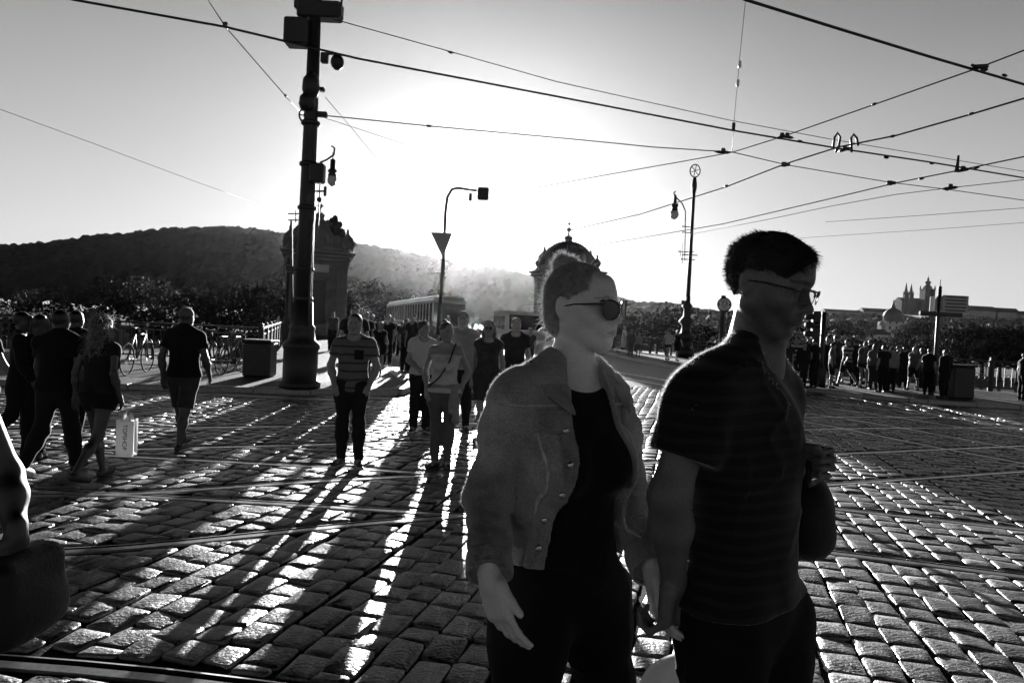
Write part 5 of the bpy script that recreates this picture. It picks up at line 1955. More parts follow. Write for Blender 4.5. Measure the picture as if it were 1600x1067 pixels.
q = MB(); q.box((b3.x, .0, b3.z), (66 * sy / F_PX, .10, 7 * sy / F_PX), bev=.01); q.build('cross_beam', M['iron'], root)


def traffic_light(px, py_top, py_bot, Y, label):
    b = U(px, py_bot, Y); root = thing('traffic_light', (b.x, Y, ZP), label, 'traffic light')
    Oo = Vector(root.location); kk = Y / F_PX
    top = U(px, py_top, Y) - Oo
    q = MB(); q.tube([(0, 0, 0), (0, 0, top.z)], .07, 10); q.lathe((0, 0, 0), [(.16, 0), (.16, .5), (.12, .6), (.08, .7)], 12); q.build('post', M['iron'], root)
    hz_ = top.z - .42
    q = MB(); q.box((-.24, -.0, hz_), (.24, .22, .86), bev=.04); hd = q.build('signal_head', M['iron'], root)
    for k_ in range(3):
        z = hz_ + .27 - k_ * .27
        q = MB(); q.lathe((-.36, 0, z), [(.10, 0), (.105, .1), (.085, .2)], 12, axis=(-1, -.1, -.1)); q.build('visor', M['iron'], hd)
    q = MB(); q.lathe((-.24, -.112, hz_), [(.1, 0), (.1, .01)], 14, axis=(0, -1, 0)); q.build('lens', M['glassd'], hd)
    q = MB(); q.box((-.1, 0, hz_ + .3), (.12, .04, .04)); q.box((-.1, 0, hz_ - .3), (.12, .04, .04)); q.build('bracket', M['iron'], root)
    return root


traffic_light(1281, 487, 604, 21.0, 'traffic light on a black post among the waiting crowd, right of the man\'s chin')

# litter bin and post by the left railing
def bin_(px, py, w, h, label, nm='litter_bin'):
    b = G(px, py, ZP); root = thing(nm, (b.x, b.y, ZP), label, 'bin')
    q = MB(); q.box((0, 0, h / 2), (w, w * .8, h), bev=.04); q.build('body', M['iron'], root)
    q = MB(); q.box((0, 0, h + .03), (w + .06, w * .8 + .06, .06), bev=.02); q.build('lid', M['iron'], root)
    q = MB(); q.box((0, -w * .4 - .004, h * .8), (w * .7, .006, h * .12)); q.build('slot', M['ink'], root)
bin_(405, 588, .62, .78, 'grey box-shaped litter bin in front of the railing left of the tall pole')
bin_(1497, 622, .62, .9, 'dark box-shaped bin beside the direction sign post on the right')

# parked bicycles by the left railing
def bicycle(x, y, rz, label, group):
    root = thing('bicycle', (x, y, ZP), label, 'bicycle', group, rz)
    for wx in (-.5, .5):
        q = MB(); q.tube([(wx + math.cos(t) * .33, 0, .34 + math.sin(t) * .33) for t in [2 * math.pi * i / 22 for i in range(23)]], .016, 6, cap=False); w = q.build('wheel', M['rubber'], root)
        q = MB()
        for t in range(8):
            a = t * math.pi / 4; q.tube([(wx, 0, .34), (wx + math.cos(a) * .32, 0, .34 + math.sin(a) * .32)], .003, 3)
        q.tube([(wx, -.05, .34), (wx, .05, .34)], .02, 6); q.build('spokes', M['rail'], w)
    q = MB(); S0, Hd, Bb, Rr = (-.15, 0, .85), (.38, 0, .85), (-.05, 0, .32), (-.5, 0, .34)
    for a, b in ((S0, Hd), (Hd, Bb), (Bb, S0), (Bb, Rr), (Rr, S0), ((.34, 0, .95), (.5, 0, .34))): q.tube([a, b], .018, 6)
    q.build('frame', M['bikeframe'], root)
    q = MB(); q.tube([(-.16, 0, .85), (-.18, 0, .96)], .012, 5); q.box((-.19, 0, .98), (.26, .13, .05), bev=.02); q.build('saddle', M['iron'], root)
    q = MB(); q.tube([(.34, 0, .9), (.33, 0, 1.04)], .012, 5); q.tube([(.42, -.27, 1.05), (.33, -.1, 1.05), (.33, .1, 1.05), (.42, .27, 1.05)], .013, 6); q.build('handlebar', M['bikeframe'], root)
for i, (px, lab) in enumerate(((336, 'bicycle leaning by the railing just right of the man in the cap'), (362, 'second bicycle by the railing, next to the litter bin'), (214, 'bicycle by the railing behind the curly haired woman'))):
    b = G(px, 584, ZP); bicycle(b.x, b.y, R(78 + i * 9), lab, 'bicycles parked at the railing')


# ------------------------------------------------------------------ tram on the bridge, white van
td = Vector((-.287, .958, 0)).normalized()
tn = U(706, 505, 47.0); tn.z = 0
rzt = math.atan2(td.y, td.x)
tram = thing('tram', (tn.x - .2, 47, 0), 'tram with a bright roof edge crossing the bridge behind the waiting people', 'tram', None, rzt)
Wt = 2.4
def car(x0, x1):
    L = x1 - x0; xm = (x0 + x1) / 2
    q = MB(); q.box((xm, 0, .95), (L, Wt, 1.1), bev=.08); q.build('lower_body', M['tramr'], tram)
    q = MB(); q.box((xm, 0, 2.95), (L, Wt, .32), bev=.10); q.build('upper_body', M['traml'], tram)
    q = MB(); q.box((xm, 0, 3.2), (L - .2, Wt - .3, .30), bev=.14); q.build('roof', M['traml'], tram)
    n = int(L / 1.35)
    for sy_ in (-1, 1):
        for k_ in range(n + 1):
            x = x0 + .06 + (L - .12) * k_ / n
            q = MB(); q.box((x, sy_ * (Wt / 2 - .05), 2.15), (.12, .09, 1.32)); q.build('window_post', M['traml'], tram)
            if k_ < n:
                q = MB(); q.box((x + (L - .12) / n / 2, sy_ * (Wt / 2 - .06), 2.15), ((L - .12) / n - .13, .03, 1.30)); q.build('window', M['glassd'], tram)
    for ex in (x0, x1):
        q = MB(); q.box((ex + (.04 if ex == x0 else -.04), 0, 2.15), (.05, Wt - .24, 1.3)); q.build('windscreen' if ex == x0 else 'end_window', M['glassd'], tram)
    for wx in (x0 + 2.5, x1 - 2.5):
        q = MB(); q.box((wx, 0, .3), (2.2, 1.9, .4), bev=.1); q.build('bogie', M['iron'], tram)
car(0, 14); car(14.7, 28.7)
q = MB(); q.tube([(5, 0, 3.35), (6.4, 0, 4.2), (5, 0, 5.2)], .04, 5); q.tube([(5, -.6, 5.2), (5, .6, 5.2)], .04, 5); q.build('pantograph', M['iron2'], tram)
for sy_ in (-1, 1):
    q = MB(); q.lathe((-.01, sy_ * .8, .9), [(.12, 0), (.1, .03)], 12, axis=(-1, 0, 0)); q.build('headlight', M['lampglass'], tram)

vY = 30.0
vb = G(825, 565); vb = U(832, 540, vY)
van = thing('white_van', (vb.x, vY, 0), 'white van standing on the bridge road behind the bald man', 'van', None, rzt + R(-6))
q = MB()
prof = [(0, .45), (0, .95), (.25, 1.15), (1.1, 1.28), (1.85, 2.05), (2.1, 2.2), (5.0, 2.22), (5.25, 2.05), (5.3, .45)]
q.extr([(x, -.98, z) for x, z in prof], (0, 1.96, 0)); bodyv = q.build('body', M['carw'], van)
q = MB(); q.add([(1.16, -.86, 1.345), (1.16, .86, 1.345), (1.80, .78, 2.02), (1.80, -.78, 2.02)], [(0, 1, 2, 3)]); q.v = [v_ + Vector((-.03, 0, .02)) for v_ in q.v]; q.build('windscreen', M['glassd'], van)
for sy_ in (-1, 1):
    for x0, x1 in ((1.75, 2.7), (2.8, 3.9), (4.0, 5.0)):
        q = MB(); q.box(((x0 + x1) / 2, sy_ * .985, 1.66), (x1 - x0, .02, .6), bev=.0); q.build('side_window', M['glassd'], van)
    for wx in (.95, 4.35):
        q = MB(); q.lathe((wx, sy_ * .82, .34), [(.34, -.1), (.34, .1)], 18, axis=(0, 1, 0)); w = q.build('wheel', M['rubber'], van)
        q = MB(); q.lathe((wx, sy_ * .93, .34), [(.2, -.02), (.18, .02)], 12, axis=(0, sy_, 0)); q.build('rim', M['signback'], w)
    q = MB(); q.box((-.01, sy_ * .72, .98), (.06, .34, .2), bev=.02); q.build('headlight', M['lampglass'], van)
    q = MB(); q.box((1.5, sy_ * 1.08, 1.45), (.1, .16, .22), bev=.03); q.build('mirror', M['iron'], van)
q = MB(); q.box((-.03, 0, .55), (.1, 1.9, .28), bev=.04); q.build('bumper', M['iron2'], van)


# ------------------------------------------------------------------ overhead wires
WG = 'overhead tram wires and span wires'
WL = [
    ([(60, -12), (115, 0), (350, 42), (560, 92), (860, 149), (1145, 204), (1310, 232), (1450, 253), (1600, 278), (1700, 294)], 5.9, .014, 'thick contact wire sweeping from the upper left past the tall pole', [(1230, 214, 1), (515, 84, 0), (1250, 221, 0), (1385, 246, 0), (1456, 255, 0)]),
    ([(-60, 145), (0, 171), (150, 226), (300, 282), (440, 332)], 6.4, .006, 'thin wire slanting down across the sky at the far left', []),
    ([(300, -40), (325, 0), (352, 42), (450, 155), (476, 182)], 6.6, .008, 'span wire from the top left down to the pulley on the tall pole', [(352, 41, 1), (446, 150, 0)]),
    ([(508, 152), (545, 195), (600, 262), (650, 320)], 6.8, .006, 'thin stay wire dropping to the right from the tall pole', []),
    ([(520, 30), (700, 80), (870, 128), (1140, 188), (1300, 218), (1450, 243), (1600, 268), (1700, 284)], 7.0, .007, 'upper thin wire from the pole head running above the contact wire', [(704, 82, 0)]),
    ([(500, 180), (680, 198), (900, 218), (1020, 230), (1145, 238)], 6.3, .010, 'nearly level span wire from the tall pole to the wire joint above the lamp post', [(670, 197, 0), (1130, 238, 1)]),
    ([(506, 184), (640, 228), (700, 247), (770, 268)], 6.5, .006, 'faint wire fading into the glare right of the tall pole', []),
    ([(780, 300), (845, 292), (950, 273), (1080, 250), (1145, 238), (1225, 213), (1365, 164), (1530, 106), (1600, 79), (1700, 40)], 6.3, .010, 'span wire climbing from the lamp post to the upper right corner', [(1366, 163, 0), (1222, 214, 1)]),
    ([(1145, 238), (1230, 258), (1390, 285), (1480, 296), (1600, 313), (1700, 328)], 6.3, .009, 'span wire falling gently right from the wire joint above the lamp post', [(1225, 257, 2), (1390, 286, 2), (1480, 296, 0)]),
    ([(1100, -24), (1165, 0), (1300, 42), (1450, 88), (1600, 132), (1700, 162)], 5.9, .016, 'thick contact wire crossing the upper right corner', [(1532, 106, 3), (1570, 118, 0)]),
    ([(890, 360), (1000, 335), (1135, 292), (1225, 257), (1310, 230), (1400, 212), (1520, 178), (1600, 154), (1700, 120)], 5.9, .013, 'contact wire rising from the pavilion dome to the right edge', [(1135, 291, 0), (1395, 213, 0), (1518, 178, 0), (1320, 234, 1)]),
    ([(905, 388), (1130, 350), (1300, 310), (1400, 286), (1500, 266), (1600, 245), (1700, 222)], 5.9, .012, 'lower contact wire rising to the right above the castle', [(1440, 279, 0), (1526, 262, 0), (1505, 266, 1)]),
    ([(1080, 366), (1200, 343), (1300, 322), (1400, 304), (1490, 293), (1600, 281)], 6.2, .008, 'thin wire just under the lower contact wire above the castle', [(1485, 294, 1)]),
    ([(1290, 347), (1450, 336), (1600, 325), (1700, 318)], 6.4, .007, 'faint wire low in the sky above the cathedral', []),
    ([(1250, 372), (1450, 359), (1600, 348), (1700, 340)], 6.4, .006, 'lowest faint wire above the cathedral spires', []),
]


def hz(px): return 507 + (px - 800) * .0498


def wire_pt(px, py, z):
    t = G(px, py, z)
    return t


for pts, z, r_, lab, cl in WL:
    root = thing('overhead_wire', (0, 0, 0), lab, 'wire', WG)
    P_ = [wire_pt(px, py, z) for px, py in pts]
    q = MB(); q.tube(P_, r_ * 1.3, 6); q.build('strand', M['wire'], root)
    for px, py, kind in cl:
        c = wire_pt(px, py, z); j = min(range(len(P_) - 1), key=lambda i: abs((P_[i].x + P_[i + 1].x) / 2 - c.x) + 0 * i)
        j = max(range(len(P_) - 1), key=lambda i: -min((c - P_[i].lerp(P_[i + 1], t_ / 8)).length for t_ in range(9)))
        d = (P_[j + 1] - P_[j]).normalized()
        q = MB(); kk = c.y / F_PX
        if kind == 0: q.tube([c - d * 5 * kk, c - d * 2 * kk, c + d * 2 * kk, c + d * 5 * kk], [r_, 2.2 * kk, 2.2 * kk, r_], 6)
        elif kind == 1:
            q.tube([c - d * 14 * kk, c - d * 7 * kk, c + d * 7 * kk, c + d * 12 * kk], [r_, 2.4 * kk, 2.4 * kk, r_], 6); q.box(tuple(c + Vector((0, 0, 3 * kk))), (7 * kk, 4 * kk, 7 * kk), bev=.02)
        elif kind == 2:
            q.box(tuple(c), (9 * kk, 5 * kk, 7 * kk), bev=.02); q.box(tuple(c + d * 8 * kk + Vector((0, 0, 1 * kk))), (8 * kk, 4 * kk, 5 * kk), bev=.02)
        else:
            q.box(tuple(c + Vector((0, 0, 1.5 * kk))), (22 * kk, 6 * kk, 7 * kk), bev=.02, rz=-.3); q.box(tuple(c + Vector((6 * kk, 0, -2 * kk))), (10 * kk, 6 * kk, 6 * kk), bev=.02)
            q.tube([c - d * 20 * kk, c + d * 16 * kk], 2.2 * kk, 6)
        q.build('clamp', M['wire'], root)
# hanging wire with two porcelain insulators
root = thing('hanger_wire', (0, 0, 0), 'vertical drop wire with two white insulators hanging from the top edge', 'wire')
Yh = G(1145, 238, 6.3).y
h_ = [U(1167, -30, Yh), U(1165, 0, Yh), U(1155, 100, Yh), U(1146, 200, Yh), U(1144, 238, Yh)]
q = MB(); q.tube(h_, .008, 5); q.build('strand', M['wire'], root)
for px, py in ((1156, 101), (1153, 130)):
    c = U(px, py, Yh); q = MB(); q.lathe((c.x, c.y, c.z - .09), [(.02, 0), (.05, .03), (.03, .06), (.055, .09), (.03, .12), (.05, .15), (.02, .18)], 10); q.build('insulator', M['porcelain'], root)
c = U(1146, 198, Yh); q = MB(); q.box(tuple(c), (.09, .09, .2), bev=.02); q.build('clamp', M['wire'], root)
# jumper loops and the spike at the wire crossings
for lab, pp in (('left looped jumper cable standing on the crossing contact wires', [(1302, 232), (1304, 215), (1309, 208), (1313, 214), (1311, 228), (1306, 238)]),
                ('right looped jumper cable standing on the crossing contact wires', [(1331, 238), (1330, 216), (1334, 210), (1339, 216), (1341, 228)])):
    Yh = G(1320, 233, 5.9).y
    q = MB(); P_ = [U(px, py, Yh) for px, py in pp]
    q.tube(P_, .028, 7); o = q.build('jumper_loop', M['wire'], None); tag(o, lab, 'cable', 'jumper loops on the contact wires')
Yh = G(1497, 265, 5.9).y
q = MB(); q.tube([U(1495, 268, Yh), U(1498, 243, Yh)], [.05, .025], 6); tag(q.build('wire_spike', M['wire'], None), 'short upright spike on the wire crossing at the far right', 'spike')
# two fallen thin rods and stripes of wire from pole head


# ------------------------------------------------------------------ the couple in front
def A3(v): return np.array(v, float)


def strands(name, pts, dirs, m, parent, org, n_seg=4, length=(.03, .06), rad=.00045, curl=.35, seed=0, grav=0.2):
    rg = np.random.default_rng(seed)
    N = len(pts)
    L = rg.uniform(length[0], length[1], N)
    d = dirs / np.linalg.norm(dirs, axis=1)[:, None]
    rv = rg.normal(size=(N, 3)) * curl
    ring = []
    p = pts.copy()
    levels = [p.copy()]
    for k in range(n_seg):
        d = d + rv / n_seg + rg.normal(size=(N, 3)) * curl * .35 / n_seg
        d[:, 2] -= grav / n_seg
        d /= np.linalg.norm(d, axis=1)[:, None]
        p = p + d * (L / n_seg)[:, None]
        levels.append(p.copy())
    vs = []; ax = np.cross(d, rg.normal(size=(N, 3))); ax /= np.linalg.norm(ax, axis=1)[:, None]
    bx = np.cross(d, ax)
    for k, lv in enumerate(levels):
        rr = rad * (1 - .7 * k / n_seg)
        for j in range(3):
            a = 2.0944 * j
            vs.append(lv + (ax * math.cos(a) + bx * math.sin(a)) * rr)
    vs = np.stack(vs, 1)                      # N, (n_seg+1)*3, 3
    K = (n_seg + 1) * 3
    f = []
    for k in range(n_seg):
        for j in range(3):
            f.append((k * 3 + j, k * 3 + (j + 1) % 3, k * 3 + 3 + (j + 1) % 3, k * 3 + 3 + j))
    f = np.array(f)
    Q = (np.arange(N)[:, None, None] * K + f[None]).reshape(-1, 4)
    me = np_mesh(name, vs.reshape(-1, 3) - np.array(org), Q, True)
    return link_mesh(name, me, m, parent)


def unit_rows(a):
    return a / np.maximum(np.linalg.norm(a, axis=1), 1e-9)[:, None]


def comb_strands(name, H, pts, dirf, m, parent, org, n_seg=7, length=(.04, .08), rad=.0006, lift=.0012, seed=0, jit=.12):
    """strands that lie on the hair volume H and follow the combing direction"""
    rg = np.random.default_rng(seed); N = len(pts)
    L = rg.uniform(*length, N); p = pts.copy(); lv = []; rv = rg.normal(size=(N, 3)) * jit
    lf = rg.uniform(.2, 1.6, N) * lift
    def grad(P):
        e = 1e-3; g = np.stack([H.ev(P + np.eye(3)[k] * e) - H.ev(P - np.eye(3)[k] * e) for k in range(3)], 1)
        return g / np.maximum(np.linalg.norm(g, axis=1), 1e-9)[:, None]
    for k in range(n_seg + 1):
        g = grad(p); p = p + g * (lf - H.ev(p))[:, None]
        lv.append(p.copy())
        d = dirf(p) + rv; d = d - g * (d * g).sum(1)[:, None]; d /= np.maximum(np.linalg.norm(d, axis=1), 1e-9)[:, None]
        p = p + d * (L / n_seg)[:, None]
    ax = np.cross(lv[1] - lv[0], rg.normal(size=(N, 3))); ax /= np.linalg.norm(ax, axis=1)[:, None]
    bx = np.cross(d, ax)
    vs = np.stack([a + (ax * math.cos(2.0944 * j) + bx * math.sin(2.0944 * j)) * rad * (1 - .6 * abs(k / n_seg - .4)) for k, a in enumerate(lv) for j in range(3)], 1)
    f = np.array([(k * 3 + j, k * 3 + (j + 1) % 3, k * 3 + 3 + (j + 1) % 3, k * 3 + 3 + j) for k in range(n_seg) for j in range(3)])
    Q = (np.arange(N)[:, None, None] * ((n_seg + 1) * 3) + f[None]).reshape(-1, 4)
    return link_mesh(name, np_mesh(name, vs.reshape(-1, 3) - np.array(org), Q, True), m, parent)


def surf_march(S, p, d, tmax=.5):
    """first point along a ray where the surface S is met"""
    p = A3(p); d = unit(d)
    t = 0.0
    for _ in range(80):
        v = float(S.ev((p + d * t)[None])[0])
        if v < 2e-4: break
        t += max(v * .7, 2e-4)
        if t > tmax: return None
    return p + d * t


def arm_folds(a, b, amp, freq, seed):
    """creases running round a sleeve"""
    ax = unit(b - a); w = waves(seed, (18, 40), 1.0); w2 = waves(seed + 1, (12, 25), 1.0)

    def f(P):
        t = (P - a) @ ax
        s_ = np.sin(t * freq + 3.0 * w(P))
        return -amp * (np.maximum(s_, -.3)) * (0.6 + .6 * w2(P))
    return f


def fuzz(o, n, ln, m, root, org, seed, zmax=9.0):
    """the short fibres and down on cloth and skin added on the sunward side to brighten the rim"""
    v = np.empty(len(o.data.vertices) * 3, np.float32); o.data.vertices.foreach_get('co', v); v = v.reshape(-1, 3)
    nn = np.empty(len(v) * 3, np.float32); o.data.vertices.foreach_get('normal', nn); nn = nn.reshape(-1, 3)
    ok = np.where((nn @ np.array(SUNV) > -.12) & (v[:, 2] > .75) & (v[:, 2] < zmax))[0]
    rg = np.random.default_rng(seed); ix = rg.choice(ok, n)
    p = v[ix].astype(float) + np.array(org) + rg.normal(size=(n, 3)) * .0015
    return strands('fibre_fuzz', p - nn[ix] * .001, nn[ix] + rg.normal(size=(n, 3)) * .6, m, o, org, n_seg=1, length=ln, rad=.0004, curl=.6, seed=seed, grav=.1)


# ---- woman
def build_woman():
    s = .97
    J = {}
    yaw = R(32)
    J['fwd'] = V(math.sin(yaw), -math.cos(yaw), 0)
    P = lambda x, y, d: A3(U(x, y, d))
    J['shr'] = P(806, 604, 1.64); J['shl'] = P(950, 608, 1.80)
    J['nkb'] = P(893, 572, 1.755)
    J['che'] = P(888, 690, 1.745); J['wai'] = P(884, 800, 1.755)
    J['pel'] = P(872, 905, 1.77)
    J['elr'] = P(763, 772, 1.66); J['wrr'] = P(765, 902, 1.50)
    J['ell'] = P(986, 780, 1.88); J['wrl'] = P(1028, 898, 1.72)
    J['hpr'] = P(833, 922, 1.71); J['hpl'] = P(917, 922, 1.81)
    J['knr'] = V(.065, 1.50, .50); J['anr'] = V(.03, 1.52, .09); J['toer'] = V(.10, 1.38, .03)
    J['knl'] = V(.33, 1.86, .50); J['anl'] = V(.40, 2.14, .16); J['toel'] = V(.46, 2.03, .05)
    J['head'] = P(910, 480, 1.755)
    J['hR'] = rot_frame(R(53), R(1), R(-3))
    J['hs'] = .965
    J['hdr'] = dict(d=P(792, 1000, 1.47) - J['wrr'], n=V(.75, .55, -.2), t=V(.5, -.7, 0.0), s=.98, curls=(13, 16, 20, 26), spread=1.0, thumb=(.95, .42, .15), thumb_curl=8)
    J['wrl'] = P(1020, 896, 1.66)
    J['hdl'] = dict(d=P(1030, 975, 1.60) - J['wrl'], n=V(.9, .3, .3), t=V(.1, -1, .1), s=.95, curls=(20, 22, 24, 26), spread=.5, thumb=(.97, .1, .1), thumb_curl=4)
    spec = dict(s=s, sex='f', top='tee', topm=M['black'], bottom='trousers', botm=M['black2'], hair='custom', sleeve=0.0, loose=.002,
                hem=-.01, neckw=1.22, shoem=M['shoe'], seed=4, fold=.005)
    root, J, T, S = make_person(J, spec, .0045, 'woman in a denim jacket and round sunglasses, hair in a bun, holding the man\'s hand', fine=True)
    org = A3(root.location)
    hR = J['hR']; hz = s * J['hs']
    side = unit(J['shl'] - J['shr'])
    sdh = unit(side * V(1, 1, 0)); fwd = J['fwd']; cen = J['che'].copy()
    lo, hi = bbox(J)
    t = .022
    # torso frame coordinates (x along the shoulders, z world)
    def plane_xz(a, b, inside):
        """half space bounded by the line a-b in (x, z) torso coordinates, inside is a point kept"""
        a = np.array(a); b = np.array(b); d = b - a; n2 = np.array((d[1], -d[0]), float); n2 /= np.linalg.norm(n2)
        if (np.array(inside) - a) @ n2 > 0: n2 = -n2
        n3 = sdh * n2[0] + V(0, 0, 1) * n2[1]
        p = V(cen[0], cen[1], 0) + sdh * a[0] + V(0, 0, 1) * a[1]
        return sdf_plane(p, n3)

    def region(*planes, front=True):
        Rg = Sdf().u(planes[0], 1e-4)
        for p in planes[1:]: Rg.i(p, 1e-4)
        if front: Rg.i(sdf_plane(cen + fwd * .0, -fwd), 1e-4)
        return Rg
    zh = 1.005
    Jk = Sdf()
    torso_ops(Jk, J, s, 'f', t, low=False)
    Jk.u(sdf_cone(J['wai'] + V(0, 0, .05), J['pel'] + V(0, 0, .0), .150, .168, (fwd, .74)), .06)
    Jk.d(waves(21, (10, 22, 47, 80), .0065)); Jk.d(creases(61, 14, .009)); Jk.d(creases(67, 24, .005, 1.2))
    Jk.i(sdf_plane((0, 0, zh), unit(V(-.05, 0, -1))))
    Jk.s_(sdf_cone(J['nkb'] - V(0, 0, .02) + fwd * .015, J['nkb'] + V(0, 0, .1) + fwd * .01, .062, .075), .006)
    eL = ((-.055, 1.47), (-.112, 1.0)); eR = ((.050, 1.47), (.150, 1.0))
    opening = region(plane_xz(*eL, (0, 1.2)), plane_xz(*eR, (0, 1.2)))
    Jk.s_(opening, .004)
    inner = Sdf(); torso_ops(inner, J, s, 'f', .012, low=False)
    sl = {}
    for q in 'rl':
        A = Sdf()
        sh, el, w_ = J['sh' + q], J['el' + q], J['wr' + q]
        A.u(sdf_cone(sh - V(0, 0, .012), sh * .6 + el * .4, .050, .056), .03)
        A.u(sdf_cone(sh * .6 + el * .4, el, .056, .052), .03)
        A.u(sdf_cone(el, w_ + (w_ - el) * .12, .053, .046), .03)
        A.d(arm_folds(el, w_, .0042, 95, 31)); A.d(waves(8, (22, 60), .004)); A.d(creases(91, 22, .007, 2.0))
        e = unit(w_ - el)
        A.i(sdf_plane(el + (w_ - el) * .93, e))
        sl[q] = A
        Jk.g(A, .022)
    jk = sdf_object('denim_jacket', Jk, lo, hi, .005, None, root, org, False, 1)
    v = np.empty(len(jk.data.vertices) * 3, np.float32); jk.data.vertices.foreach_get('co', v); v = v.reshape(-1, 3)
    fade = waves(77, (9, 20, 45), 1.0)(v)
    at = jk.data.attributes.new('tone', 'FLOAT', 'POINT'); at.data.foreach_set('value', np.clip(.95 + .95 * fade, .35, 1.9).astype(np.float32))
    jk.data.materials.append(M['denim'])
    base = Jk

    def trim(name, infl, reg, m=M['denim'], h=.0045, lo_=None, hi_=None):
        X = Sdf().g(base, 1e-4).off(infl).i(reg, .003)
        o = sdf_object(name, X, lo_ if lo_ is not None else lo, hi_ if hi_ is not None else hi, h, m, jk, org, None if m is M['denim'] else False)
        return o
    tl = (cen[0] - .35, cen[1] - .3, .95); th = (cen[0] + .3, cen[1] + .25, 1.58)
    off = lambda e, d: ((e[0][0] + d, e[0][1]), (e[1][0] + d, e[1][1]))
    trim('button_placket', .004, region(plane_xz(*eL, (-1, 1.2)), plane_xz(*off(eL, -.038), (0, 1.2)), plane_xz((-1, 1.44), (1, 1.44), (0, 1))), lo_=tl, hi_=th)
    trim('waistband', .004, region(plane_xz((-1, 1.045), (1, 1.045), (0, 0)), plane_xz(*off(eL, -.040), (-1, 1.2)), front=False), lo_=tl, hi_=(th[0], th[1], 1.06))
    for (x0, x1, nm) in ((-.158, -.075, 'pocket_flap'), (.095, .16, 'pocket_flap')):
        xm = (x0 + x1) / 2
        trim(nm, .0095, region(plane_xz((x0, 1.3), (x0, 1.5), (xm, 1.4)), plane_xz((x1, 1.3), (x1, 1.5), (xm, 1.4)), plane_xz((-1, 1.385), (1, 1.385), (0, 1.2)),
                               plane_xz((x0 - .02, 1.355), (xm, 1.325), (xm, 1.4)), plane_xz((x1 + .02, 1.355), (xm, 1.325), (xm, 1.4))), h=.004, lo_=tl, hi_=th)
        # pocket body seams below the flap
        for xx in (x0 + .012, x1 - .012):
            tgt = xm + (xx - xm) * .35
            trim('seam', .0032, region(plane_xz((xx - .003, 1.33), (tgt - .003, 1.06), (xx + .01, 1.2)), plane_xz((xx + .003, 1.33), (tgt + .003, 1.06), (xx - .01, 1.2)),
                                       plane_xz((-1, 1.33), (1, 1.33), (0, 1)), plane_xz((-1, 1.06), (1, 1.06), (0, 1.2))), M['seam'], h=.004, lo_=tl, hi_=th)
    trim('yoke_seam', .0034, region(plane_xz((-1, 1.397), (1, 1.397), (0, 1)), plane_xz((-1, 1.390), (1, 1.390), (0, 2)),), M['seam'], h=.004, lo_=tl, hi_=th)
    # collar: a band round the neck and two pointed leaves
    nb = J['nkb']
    Cb = Sdf().u(sdf_cone(nb - V(0, 0, .03) - fwd * .012, nb + V(0, 0, .048) - fwd * .028, .088, .083), .01)
    Cb.s_(sdf_cone(nb - V(0, 0, .05) - fwd * .012, nb + V(0, 0, .07) - fwd * .028, .079, .075), .004)
    Cb.i(sdf_plane(nb + V(0, 0, .038) - fwd * .07, unit(V(0, 0, 1) + fwd * .55)), .004)
    Cb.i(sdf_plane(nb - V(0, 0, .035), (0, 0, -1)), .004)
    Cb.s_(region(plane_xz((-.055, 1.3), (-.055, 1.7), (0, 1.5)), plane_xz((.055, 1.3), (.055, 1.7), (0, 1.5))), .01)
    for q, (x0, x1, x2) in ((-1, (-.05, -.150, -.085)), (1, (.045, .14, .085))):
        top = nb + V(0, 0, .030) + sdh * q * .066 - fwd * .01
        tip = V(cen[0], cen[1], 1.375) + sdh * x2 + fwd * .135
        out = V(cen[0], cen[1], 1.435) + sdh * x1 + fwd * .07
        for a_, b_ in ((top, tip), (top, out), (out, tip)):
            pass
        n_ = unit(np.cross(tip - top, out - top)); n_ = n_ if n_ @ (fwd + sdh * q) > 0 else -n_
        c_ = (top + tip + out) / 3
        Lf = Sdf().u(sdf_plane(c_ + n_ * .006, n_), 1e-4).i(sdf_plane(c_ - n_ * .004, -n_), .002)
        tri = (top, tip, out)
        for k in range(3):
            a_, b_ = tri[k], tri[(k + 1) % 3]
            e_ = np.cross(b_ - a_, n_); e_ = unit(e_)
            if (c_ - a_) @ e_ > 0: e_ = -e_
            Lf.i(sdf_plane(a_, e_), .004)
        Cb.g(Lf, .008)
    Cb.d(waves(9, (40,), .002))
    sdf_object('collar', Cb, nb - .26, nb + .26, .004, M['denim'], jk, org)
    # cuffs turned back
    for q in 'rl':
        el, w_ = J['el' + q], J['wr' + q]
        e = unit(w_ - el)
        c0 = el + (w_ - el) * .74; c1 = el + (w_ - el) * .99
        Cf = Sdf().u(sdf_cone(c0, c1, .054, .053), .01).s_(sdf_cone(c0 - e * .05, c1 + e * .05, .047, .047), .003)
        Cf.i(sdf_plane(c0, -e), .003).i(sdf_plane(c1, e), .003).d(waves(5, (30, 60), .004))
        sdf_object('cuff', Cf, np.minimum(c0, c1) - .09, np.maximum(c0, c1) + .09, .004, M['denim'], jk, org)
    # buttons
    bt = []
    for z_ in (1.405, 1.335, 1.262, 1.19, 1.118, 1.05):
        f_ = (1.47 - z_) / .47
        bt.append((eL[0][0] + (eL[1][0] - eL[0][0]) * f_ - .018, z_))
    bt += [(-.116, 1.352), (.128, 1.352)]
    for x_, z_ in bt:
        st = V(cen[0], cen[1], z_) + sdh * x_ + fwd * .35
        p = surf_march(base, st, -fwd)
        if p is None: continue
        mb = MB(org); nrm = unit(fwd + sdh * x_ * 3)
        mb.lathe(tuple(p + nrm * .004), [(.007, 0), (.0085, .002), (.0085, .0035), (.004, .0045)], 12, axis=tuple(nrm))
        mb.build('button', M['rail'], jk)
    # hair
    H = Sdf()
    E = lambda p, r: sdf_ell(T(*p), np.array(r) * hz, hR)
    H.u(E((0, .02, .034), (.0785, .094, .088)), .01)
